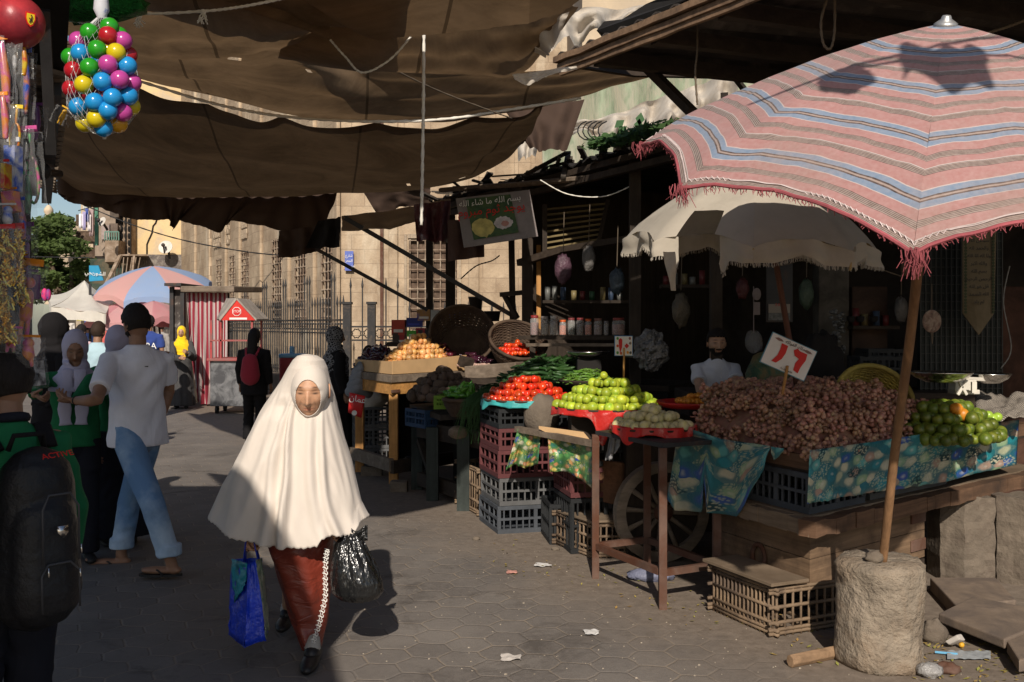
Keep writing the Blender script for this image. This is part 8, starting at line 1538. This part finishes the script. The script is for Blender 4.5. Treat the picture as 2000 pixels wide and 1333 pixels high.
for i in range(4): m = MB(); m.limb([at(684+4*i, 765-12*i, 10.6), at(700, 756-12*i, 10.5), at(718-3*i, 768-12*i, 10.65)], [.06, .08, .06], 12); m.build('fold', cloth('grey jacket cloth', (.22, .23, .25)), r, True)
r = thing('snack_packet', 'red packet with large white Arabic lettering hanging on the sack', 'packet', at(694, 790, 10.2)); q = [at(683, 767, 10.25), at(713, 774, 10.2), at(706, 817, 10.2), at(680, 806, 10.25)]; m = MB(); m.grid(lambda u, v: q[0].lerp(q[1], u).lerp(q[3].lerp(q[2], u), v)+V3((0, -.02*math.sin(u*PI)*math.sin(v*PI), 0)), 8, 8); m.build('packet', mat('glossy red packet', (.50, .02, .02), .3, .1), r, True, solid=.01); text_obj(ar('عمان'), .09, M['ink_w'], frame_m(at(698, 780, 10.13), (q[1]-q[0]), (0, 0, 1)), 'lettering', r); m = MB(); m.lathe([(.001, 0), (.028, 0)], at(692, 807, 10.15), 14, Euler((PI/2, 0, 0)).to_matrix()); m.build('emblem', M['ink_w'], r)
# ------------------------------------------------------------------ right edge: upright slabs, kerb slabs, litter
for (x0, x1, yb, Y, top, lb, t) in ((1850, 1944, 1142, 6.4, .545, 'upright limestone slab under the far end of the cart', .2), (1962, 2075, 1146, 6.2, .55, 'taller upright limestone slab at the right edge', .25)):
    a = gd(x0, yb); b = gd(x1, yb); m = MB(); n = 14
    vs = MB(); vs.grid(lambda u, v: V3((lerp(a.x, b.x, u)+.012*nz(v*5, x0), a.y+(.05 if u < .3 else 0)*(1-u/.3 if u < .3 else 0)*1.0+.012*nz(u*7, v*9, x0)-.03*v*0, top*v)), n, n); front = vs
    m = MB(); f_ = lambda u, v: V3((lerp(a.x, b.x, u)+.012*nz(v*5, x0), a.y+.10*max(0, (.35-u)/.35)+.014*nz(u*7, v*9, x0), top*v*(1-.04*nz(u*4, 2))))
    m.grid(f_, n, n); k0 = len(m.v); m.grid(lambda u, v: f_(u, v)+V3((0, t, 0)), n, n)
    W = n+1; ed = [i for i in range(W)]+[(j*W+n) for j in range(1, W)]+[n*W+i for i in range(n-1, -1, -1)]+[j*W for j in range(n-1, 0, -1)]; m.f += [(ed[i], ed[(i+1) % len(ed)], k0+ed[(i+1) % len(ed)], k0+ed[i]) for i in range(len(ed))]
    o = m.build('stone_slab', M['limestone'], smooth=False); tag(o, lb, 'stone')
def slabp(pts, z0, z1, label):
    q = [gd(x, y, z1) for x, y in pts]; m = MB(); m.hexa([p+V3((0, 0, z0-z1)) for p in q], q); o = m.build('paving_slab', M['slab'], bevel=.008); return tag(o, label, 'slab')
slabp([(1833, 1198), (1962, 1249), (2080, 1200), (1900, 1165)], .055, .105, 'thin raised paving slab with a broken front edge at bottom right'); slabp([(1816, 1128), (1868, 1184), (1985, 1172), (1945, 1128)], .0, .085, 'dusty paving slab behind the raised one'); slabp([(1966, 1252), (1990, 1290), (2120, 1262), (2085, 1204)], .03, .09, 'paving slab cut by the right edge of the frame')
r = thing('wood_log', 'short split log lying left of the concrete block', 'log', gd(1590, 1290)); m = MB(); a = gd(1543, 1292, .03); b = gd(1650, 1270, .03); m.tube([a, a.lerp(b, .5), b], [.032, .033, .032], 7, True, .85); m.build('log', wood('split log', (.30, .19, .11)), r, bevel=.004)
for k, (x, y, rx, ry, c, lb) in enumerate(((1060, 1104, .05, .02, (.6, .58, .55), 'white paper scrap beside the metal table'), (1000, 1118, .035, .018, (.5, .25, .2), 'red and white wrapper on the pavers'), (1155, 1236, .045, .02, (.62, .6, .57), 'flat white paper scrap in the foreground'), (998, 1285, .05, .018, (.55, .5, .45), 'small white scrap nearest the bottom edge'))):
    p = gd(x, y, .006); m = MB(); rd = random.Random(k); m.grid(lambda u, v: p+V3(((u-.5)*2*rx*(1+.5*nz(v*2, k*3.1)), (v-.5)*2*ry*2.2*(1+.6*nz(u*1.6, k*1.7)), .004+.008*nz(u*3, v*3, k*2.2))), 10, 6); o = m.build('paper_scrap', mat('paper scrap', c, .8, .2)); tag(o, lb, 'litter')
r = thing('plastic_film', 'long clear plastic film with a blue straw on the ground at bottom right', 'litter', gd(1880, 1278)); m = MB(); m.grid(lambda u, v: gd(lerp(1850, 1935, u), lerp(1272, 1288, v), .01)+V3((0, 0, .010*abs(nz(u*5, v*4)))), 30, 8); m.build('film', mat('milky film', (.34, .36, .37), .25, .1), r, True); m = MB(); m.tube([gd(1826, 1274, .012), gd(1870, 1278, .012)], .006, 6); m.build('straw', mat('blue straw', (.15, .4, .6), .4), r)
r = thing('drink_carton', 'crushed white drink carton with orange cap by the raised slab', 'litter', gd(1866, 1254)); m = MB(); m.box(gd(1865, 1252, .045), (.045, .035, .07), Euler((.9, .3, .6)).to_matrix(), jit=.009); m.build('carton', mat('white carton', (.42, .38, .34), .5, .1, c2=(.5, .25, .05), c2s=18, c2t=.66), r, bevel=.006); m = MB(); m.ball(gd(1878, 1260, .02), .014); m.build('cap', mat('orange cap', (.65, .35, .03), .4), r)
rock('dark red rotten fruit pulp lying at the bottom right', gd(1852, 1315)+V3((0, 0, .02)), (.055, .04, .03), 'rot' if 'rot' in M else 'rust', 'fruit_scrap', .4, 5, 'litter')
m = MB(); m.ball(gd(1815, 1322)+V3((0, 0, .03)), (.06, .05, .035), 18, 12, fn=lambda p: 1+.3*nz(p.x*3, p.y*3, p.z*3)); o = m.build('plastic_bag', mat('milky bag', (.28, .27, .26), .3, .2, bump=1, bs=20, bd=.02), smooth=True); tag(o, 'small crumpled clear bag at the foot of the concrete block', 'litter')
m = MB(); rd = random.Random(9)
for i in range(330):
    p = gd(rd.uniform(1800, 2010), rd.uniform(1240, 1340), .008) if i < 150 else gd(950+(t_ := rd.random())*850+rd.gauss(0, 45), 1075+t_*225+rd.gauss(0, 22), .008); a = rd.uniform(0, 6.3); l = rd.uniform(.008, .022); d = V3((math.cos(a), math.sin(a), rd.uniform(-.2, .4)))*l; n_ = V3((-math.sin(a), math.cos(a), 0))*l*.4; m.add([p-d, p+n_, p+d, p-n_], [(0, 1, 2, 3)])
o = m.build('fallen_leaves', mat('fallen leaves', (.26, .26, .06), .8, .4, vs=30, c2=(.36, .22, .07), c2s=20)); tag(o, None, None, kind='stuff'); o['label'] = 'scattered yellow green leaf bits along the foot of the stalls'
m = MB(); rd = random.Random(10)
for i in range(420):
    px = rd.uniform(650, 2000); py = rd.uniform(1000, 1333); p = gd(px, py, .002); l = rd.uniform(.0015, .006)*(1.6 if rd.random() < .08 else 1); m.ball(p, (l, l*rd.uniform(.5, 1), l*.5), 5, 3)
o = m.build('grit', mat('pale grit', (.32, .27, .21), .9, .5, vs=50)); tag(o, None, None, kind='stuff'); o['label'] = 'grit and crumbs scattered on the pavers'
r = thing('cloth_bundle', 'grey blue plastic sheet crumpled on the ground behind the metal table', 'litter', gd(1270, 1140)); m = MB(); m.ball(gd(1272, 1135)+V3((0, .02, .03)), (.15, .07, .045), 20, 12, fn=lambda p: 1+.3*nz(p.x*3, p.y*3, p.z*3)); m.build('sheet', mat('grey blue plastic', (.16, .17, .24), .5, .2, bump=1, bs=14, bd=.02), r, True)
for k, (px, py) in enumerate(((930, 1055), (1085, 1075), (1235, 1000))): rock(('small dusty stone by the standing cane crate', 'small dusty stone in front of the dark cane crate', 'small stone under the cartwheel')[k], gd(px, py)+V3((0, 0, .01)), (.03, .02, .018), seed=k)
# ------------------------------------------------------------------ toy shop at the left edge
r = thing('toy_shop', 'dark toy shop front with a slatted awning at the left edge', 'shop', (-2.4, 3, 0)); m = MB(); m.box((-2.35, 2.0, 1.6), (.25, 3.4, 3.2)); m.build('wall', M['dark_wood_z'], r)
m = MB()
Sq = [at(128, 150, 4.2), at(108, 375, 6.6), at(20, 345, 6.6), at(-60, 100, 3.6)]
for i in range(26): t = i/25; m.beam(Sq[0].lerp(Sq[1], t), Sq[3].lerp(Sq[2], t), .06, .02)
m.build('awning_slats', M['grey_wood'], r)['label'] = 'grey slats of the awning'
m = MB(); m.beam(Sq[0]+V3((-.05, 0, -.05)), Sq[1]+V3((-.06, 0, -.05)), .06, .06); m.beam(Sq[0].lerp(Sq[3], .5)+V3((0, 0, -.05)), Sq[1].lerp(Sq[2], .5)+V3((0, 0, -.05)), .06, .06); m.build('awning_frame', M['dark_metal'], r)
m = MB(); m.hexa([at(-60, -80, 3.3), at(140, -60, 3.5), at(128, 150, 4.2), at(-60, 160, 4.2)], [p+V3((0, 0, .03)) for p in (at(-60, -80, 3.3), at(140, -60, 3.5), at(128, 150, 4.2), at(-60, 160, 4.2))]); m.build('awning_roof', M['black'], r)
m = MB(); m.beam(at(88, 60, 3.5), at(95, 470, 3.9), .035, .035) if 0 else m.beam(at(86, 20, 3.6), at(100, 300, 3.9), .04, .03); m.build('hanging_bracket', M['dark_metal'], r); m = MB(); m.tube([at(60, 338, 5.4), at(118, 340, 5.6)], .022, 8); m.ball(at(82, 335, 5.4), .05); m.build('lamp_arm', M['dark_metal'], r, True)
m = MB(); m.ball(at(185, 12, 4.1), (.22, .1, .07), 16, 10, fn=lambda p: 1+.3*nz(p.x*4, p.y*4, p.z*4)); o = m.build('tinsel_bundle', mat('green foil', (.01, .12, .02), .2, .5, vs=30, metal=.6, bump=1, bs=60, bd=.02), smooth=True); tag(o, 'dark green shiny foil bundle above the net of balls', 'tinsel')
# red football
c = at(33, 44, 3.25); r = thing('football', 'dusty red football with a yellow shield emblem hanging at top left', 'ball', c); m = MB(); m.ball(c, .088, 36, 24, fn=lambda p: 1-.018*max(0, 1-abs(math.sin(p.x*4+p.z*3)*math.sin(p.y*4-p.z*3+1))*9)); m.build('shell', mat('worn red vinyl', (.36, .03, .035), .35, .3, c2=(.22, .02, .03), c2s=3, bump=.2), r, True)
e = (V3((0, 0, CH))-c).normalized(); rt = V3((0, 0, 1)).cross(-e).normalized(); up_ = e.cross(rt)*-1; up_ = up_ if up_.z > 0 else -up_; sc0 = c+(e*.070+V3((.050, 0, .012))); ee = (sc0-c).normalized(); rt = V3((0, 0, 1)).cross(ee).normalized(); up_ = ee.cross(rt); sc0 = c+ee*.0885
for k, (sw, mt_) in enumerate(((1, mat('red badge field', (.6, .02, .01), .4)), (.78, mat('yellow shield', (.72, .50, .02), .4)))):
    m = MB(); m.plate([sc0+ee*(.001*k)+rt*(x*sw)+up_*(y*sw) for x, y in ((-.016, .022), (.016, .022), (.017, 0), (.010, -.018), (0, -.026), (-.010, -.018), (-.017, 0))], ee*.002); m.build('emblem', mt_, r)
# a plain rearing-shape mark, drawn as a few strokes
m = MB(); p = lambda x, y: sc0+ee*.005+rt*x+up_*y; m.tube([p(-.004, -.012), p(0, -.002), p(.004, .008), p(.0, .013)], .0018, 5); m.tube([p(0, -.002), p(-.006, .002)], .0014, 5); m.tube([p(.001, 0), p(.006, -.010)], .0014, 5); m.build('mark', M['ink_k'], r)
m = MB(); m.tube([c+V3((0, 0, .087)), c+V3((0, 0, .4))], .003, 5); m.tube([c-V3((0, 0, .087)), c-V3((.0, 0, .12))], .004, 5); m.build('cord', M['rope_b'], r)
# net of coloured balls
NC = [(214, 53, 'g'), (175, 64, 'g'), (211, 70, 'r'), (153, 80, 'p'), (240, 80, 'p'), (190, 97, 'g'), (227, 103, 'y'), (157, 104, 'b'), (144, 138, 'r'), (175, 132, 'g'), (211, 126, 'p'), (249, 129, 'b'), (164, 166, 'y'), (200, 160, 'b'), (234, 156, 'p'), (258, 162, 'p'), (140, 174, 'r'), (185, 200, 'b'), (220, 191, 'b'), (251, 188, 'b'), (153, 209, 'b'), (166, 241, 'y'), (188, 232, 'y'), (211, 216, 'b'), (240, 220, 'p'), (231, 242, 'o'), (202, 250, 'b'), (256, 208, 'y'), (250, 108, 'r'), (175, 182, 'r'), (138, 112, 'g'), (228, 140, 'g')]
BC = {k: mat('ball plastic '+n_, c, .22, .06, bump=0, coat=.5) for k, n_, c in (('g', 'green', (.02, .26, .015)), ('r', 'red', (.36, .012, .02)), ('p', 'pink', (.42, .05, .25)), ('b', 'blue', (.015, .24, .55)), ('y', 'yellow', (.55, .44, .01)), ('o', 'amber', (.60, .30, .01)))}
r = thing('ball_net', 'white string net bag full of coloured plastic balls hanging at top left', 'net bag', at(198, 30, 3.3)); bm_ = MB(); bm_.ball((0, 0, 0), .0315, 20, 14); cc = V3((at(200, 150, 3.3).x, 3.3, 0)); meshes = {}
CN = dict(g='green', r='dark red', p='pink', b='sky blue', y='yellow', o='amber')
for i, (x, y, k) in enumerate(NC):
    ex = (x-198)/62; ey = (y-150)/105; dd = math.sqrt(max(0, 1-ex*ex-ey*ey)) if i < 27 else -.1; Y = 3.34-.10*dd; 
    if k not in meshes: meshes[k] = bm_.mesh('plastic_ball', BC[k], True)
    o = bpy.data.objects.new('plastic_ball', meshes[k]); col.objects.link(o); o.location = at(x, y, Y); tag(o, CN[k]+' plastic ball in the hanging net', 'ball', CN[k]+' balls in the hanging net')
for i in range(22):
    a = i*2.4; z = lerp(70, 235, (i*.618) % 1); k = 'grpbyo'[i % 6]; o = bpy.data.objects.new('plastic_ball', meshes[k]); col.objects.link(o); o.location = at(198+34*math.cos(a), z, 3.40+.03*math.sin(a)); tag(o, CN[k]+' plastic ball in the hanging net', 'ball', CN[k]+' balls in the hanging net')
m = MB(); prof = [(30, .012), (45, .035), (62, .065), (85, .093), (115, .108), (150, .117), (185, .118), (215, .110), (240, .085), (256, .045), (264, .010)]
def nr_(t): x = t*(len(prof)-1); i = min(int(x), len(prof)-2); f = x-i; return lerp(prof[i][0], prof[i+1][0], f), lerp(prof[i][1], prof[i+1][1], f)
for k in range(30):
    for sg in (-1, 1):
        pts = []
        for i in range(25): t = i/24; y, rr = nr_(t); a = 2*PI*k/30+sg*t*2.6; pts.append(V3((at(198, y, 3.34).x+rr*math.cos(a)+.006*nz(t*5, k), 3.35+rr*.9*math.sin(a), at(198, y, 3.34).z)))
        m.tube(pts, .0006, 3, False)
m.build('netting', mat('white net string', (.55, .55, .55), .6), r); m = MB(); m.lathe([(.012, -.03), (.026, .0), (.022, .05), (.03, .08)], at(198, 20, 3.34), 14); m.build('paper_header', mat('white paper header', (.6, .6, .65), .7, .1, c2=(.1, .15, .4), c2s=30, c2t=.62), r, True); m = MB(); m.tube([at(203, 262, 3.34), at(204, 272, 3.34)], [.010, .006], 8); m.build('knot', M['rope_w'], r); m = MB(); m.tube([at(198, 18, 3.34), at(198, -60, 3.34)], .004, 5); m.build('cord', M['rope_w'], r)
# hanging packets of toys
def toy(px, py, w_, h_, Y, kind, c, label, c2=None, rot=0.):
    ce = at(px, py, Y); W_, H_ = w_/F*Y, h_/F*Y; r = thing('toy_packet', label, 'toy', ce, 'toys hung at the shop front'); R = Euler((0, rot, random.uniform(-.4, .4))).to_matrix(); mt = mat('toy plastic', c, .3, .2, c2=c2, c2s=14, coat=.3)
    def tp(x, y, z): return ce+R @ V3((x*W_, y, z*H_))
    m = MB()
    if kind == 'bar': m.limb([tp(0, 0, -.42), tp(.1, 0, 0), tp(0, 0, .42)], [W_*.22, W_*.3, W_*.2], 10); 
    elif kind == 'box': m.box(ce, (W_*.8, .04, H_*.8), R)
    elif kind == 'doll': m.ball(tp(0, 0, .28), W_*.22, 12, 8); m.limb([tp(0, 0, .15), tp(0, 0, -.1)], [W_*.2, W_*.25], 10); m.limb([tp(-.1, 0, -.1), tp(-.15, 0, -.42)], [W_*.1, W_*.08], 8); m.limb([tp(.1, 0, -.1), tp(.15, 0, -.42)], [W_*.1, W_*.08], 8)
    elif kind == 'racket': m.tube([tp(.35*math.cos(t), 0, -.15+.3*math.sin(t)) for t in [k*PI/10 for k in range(21)]], W_*.09, 8, False); m.limb([tp(0, 0, .15), tp(0, 0, .45)], [W_*.09, W_*.09], 8)
    elif kind == 'tinsel':
        rd = random.Random(int(px*7+py))
        for i in range(260):
            z = rd.uniform(-.5, .45); x = rd.uniform(-.35, .35)*(.5+.5*math.sin(z*12)); p = tp(x, rd.uniform(-.02, .02), z); d = V3((rd.gauss(0, 1), rd.gauss(0, .6), rd.gauss(0, 1))).normalized()*.014; n_ = d.orthogonal().normalized()*.0022; m.add([p-d-n_, p+d-n_, p+d+n_, p-d+n_], [(0, 1, 2, 3)])
        mt = mat('gold tinsel', c, .22, .3, metal=1)
    m.build('toy', mt, r, kind != 'box'); 
    m = MB(); nn = 12; m.grid(lambda u, v: tp(u-.5, -.03-.02*math.sin(u*PI)*math.sin(v*PI)-.012*nz(u*6+px, v*8), v-.5), nn, nn); m.grid(lambda u, v: tp(u-.5, .03+.012*nz(u*6+px, v*8, 3), v-.5), nn, nn); m.build('clear_bag', M['film'], r, True)
    m = MB(); m.box(tp(0, 0, .52), (W_*.9, .006, H_*.08), R); m.build('header_card', mat('header card', mul(c2 or c, 1.2), .6, .3), r)
rd = random.Random(21); pal = [((.45, .02, .02), 'red'), ((.02, .08, .42), 'blue'), ((.02, .25, .04), 'green'), ((.55, .40, .02), 'yellow'), ((.45, .06, .22), 'pink'), ((.55, .18, .01), 'orange'), ((.10, .03, .12), 'purple'), ((.03, .03, .035), 'black'), ((.5, .5, .5), 'white')]
spec = [(8, 150, 30, 150, 3.2, 'bar', 4, 'pale pink toy wand in clear bag below the football'), (28, 130, 22, 120, 3.25, 'doll', 8, 'small white doll packet below the football'), (50, 165, 22, 130, 3.3, 'bar', 5, 'long orange plastic toy in clear bag'), (47, 120, 18, 60, 3.25, 'bar', 0, 'red toy pistol packet near the football'), (8, 230, 24, 90, 3.15, 'bar', 4, 'pink and white pen shaped toy'), (30, 255, 26, 90, 3.2, 'racket', 0, 'red ring toy hanging beside the pink one'), (70, 240, 26, 70, 3.4, 'bar', 6, 'dark purple toy in shadow by the awning'), (26, 330, 30, 110, 3.2, 'box', 1, 'blue boxed toy with white stripe'), (12, 345, 12, 60, 3.1, 'box', 3, 'narrow yellow boxed toy beside the blue box'), (62, 330, 34, 150, 3.3, 'racket', 2, 'long green toy racket in clear bag'), (22, 395, 30, 50, 3.15, 'box', 4, 'mauve boxed toy under the blue box'), (54, 380, 22, 80, 3.3, 'bar', 7, 'black toy sword packet under the green racket'), (15, 425, 40, 50, 3.1, 'doll', 1, 'blue and white pom pom packet'), (42, 430, 22, 80, 3.25, 'bar', 5, 'bright orange toy gun standing out at the edge'), (52, 495, 24, 110, 3.3, 'doll', 6, 'lilac doll packet below the orange toy gun'), (12, 500, 44, 110, 3.05, 'tinsel', 3, 'upper gold tinsel garland in clear bag'), (40, 520, 26, 150, 3.15, 'tinsel', 3, 'second gold tinsel garland beside the first'), (10, 610, 44, 120, 3.05, 'tinsel', 3, 'lower gold tinsel garland in clear bag'), (52, 600, 50, 170, 3.2, 'doll', 4, 'large clear bag with a pink doll hanging lowest'), (62, 560, 26, 60, 3.35, 'box', 6, 'small purple packet sticking out to the right'), (22, 665, 40, 50, 3.1, 'doll', 2, 'teal toy cup packet at the bottom of the display'), (55, 688, 50, 60, 3.15, 'doll', 4, 'pink ribbon packet above the schoolboy'), (70, 730, 30, 60, 3.2, 'box', 8, 'crumpled clear packet beside the schoolboy head'), (95, 300, 0, 0, 0, None, 0, '')]
for q in spec:
    if q[5]: toy(q[0], q[1], q[2], q[3], q[4], q[5], pal[q[6]][0] if q[5] != 'tinsel' else (.75, .50, .10), q[7], pal[(q[6]*5+3) % 9][0], rd.uniform(-.12, .12))
toy(122, 228, 22, 36, 3.7, 'doll', (.55, .30, .02), 'yellow toy hanging in the shadow behind the net', None, .5)
m = MB(); m.hexa([at(-80, 100, 3.9), at(44, 100, 3.9), at(52, 720, 3.9), at(-80, 720, 3.9)], [p+V3((0, .05, 0)) for p in (at(-80, 100, 3.9), at(44, 100, 3.9), at(52, 720, 3.9), at(-80, 720, 3.9))]); o = m.build('toy_board', M['black']); tag(o, 'dark hanging board behind the toy packets', 'board')
# unseen rope and rag added above the viewpoint to throw shadows on the striped umbrella
r = thing('shadow_rope', 'unseen rope with a rag and pulley added to shadow the striped umbrella', 'rope', (1.5, 1.6, 3.9)); m = MB()
for P in ([(2.5, .9, 4.3), (1.9, 1.4, 3.95), (1.45, 1.8, 3.75), (.9, 2.0, 3.7)], [(2.2, 1.7, 4.3), (1.7, 1.6, 4.0), (1.25, 1.8, 3.8)]):
    P = [V3(q) for q in P]; m.tube([smooth_at(P, i/20) for i in range(21)], .012, 6)
m.build('cord', M['rope_b'], r); m = MB(); m.grid(lambda u, v: V3((1.42+.26*u-.05*v, 1.75-.2*u, 3.92-.30*v*(1-.5*nz(u*3))+.10*nz(u*4, v*3))), 14, 12); m.build('rag', M['canvas_dark'], r, True); m = MB(); m.ball((1.2, 1.85, 3.68), (.09, .06, .11), 14, 10, fn=lambda p: 1+.4*nz(p.x*3, p.y*3, p.z*3)); m.build('pulley', M['rust'], r)
# clutter in the gloom of the fruit shop
for k, (x, y, w_, h_, Y, c, lb) in enumerate(((1100, 520, 34, 70, 9.4, (.10, .05, .07), 'purple cloth bag hanging in the jar shop'), (1150, 500, 26, 60, 9.3, (.13, .12, .11), 'pale plastic bag hanging in the jar shop'), (1205, 545, 30, 60, 9.0, (.05, .07, .09), 'bluish bag hanging above the wide jar'), (1330, 600, 34, 80, 8.4, (.12, .10, .07), 'tan sack hanging between the posts'), (1450, 560, 26, 50, 8.3, (.10, .03, .03), 'dark red bag hanging above the seller'), (1575, 570, 30, 70, 8.2, (.06, .09, .06), 'green bag hanging beside the calendar'), (1760, 600, 26, 60, 8.1, (.12, .11, .10), 'grey bag hanging left of the lattice door'), (1770, 520, 22, 40, 8.1, (.13, .09, .05), 'small tan pouch hanging high by the door'))):
    c0 = at(x, y, Y); r = thing('hanging_bag', lb, 'bag', c0, 'bags hung in the dark shops'); a_, b_ = w_/2/F*Y, h_/2/F*Y; m = MB(); m.ball(c0, (a_, a_*.6, b_), 16, 12, fn=lambda p: 1-.35*max(0, p.z)+.22*nz(p.x*3+k, p.y*3, p.z*2)+.08*nz(p.x*9, p.y*9, p.z*5+k)); m.build('sack', mat('hung bag', mul(c, .75), .45, .4, bump=1, bs=18, bd=.02), r, True); m = MB(); m.tube([c0+V3((0, 0, b_*.8)), c0+V3((.01, 0, b_+.35))], .004, 4); m.build('cord', M['rope_b'], r)
for k, (x0, x1, y, Y, lb) in enumerate(((1060, 1235, 590, 9.9, 'upper shelf of small tins above the jars'), (1290, 1390, 560, 8.9, 'shelf of dark tins left of the seller'), (1660, 1750, 640, 8.25, 'low shelf of tins beside the pillar'))):
    a = at(x0, y, Y); b = at(x1, y, Y); r = thing('tin_shelf', lb, 'shelf', a); m = MB(); m.beam(a, b, .16, .03); m.build('board', M['dark_wood'], r); rd = random.Random(k); x = a.x+.05
    while x < b.x-.05:
        hh = rd.uniform(.07, .15); m = MB(); m.lathe([(.001, 0), (.028, 0), (.028, hh), (.001, hh)], (x, Y, a.z+.016), 12); m.build('tin', mat('old tin', rd.choice([(.10, .02, .02), (.14, .11, .05), (.04, .06, .10), (.12, .12, .11), (.03, .08, .04)]), .4, .3), r, True); x += rd.uniform(.07, .11)
rope([(1400, 470, 8.2), (1500, 520, 8.0), (1620, 500, 7.8), (1760, 540, 7.8)], .005, M['rope_b'], 'sagging wire strung across the dark fruit shop', 'cable', 'cable')
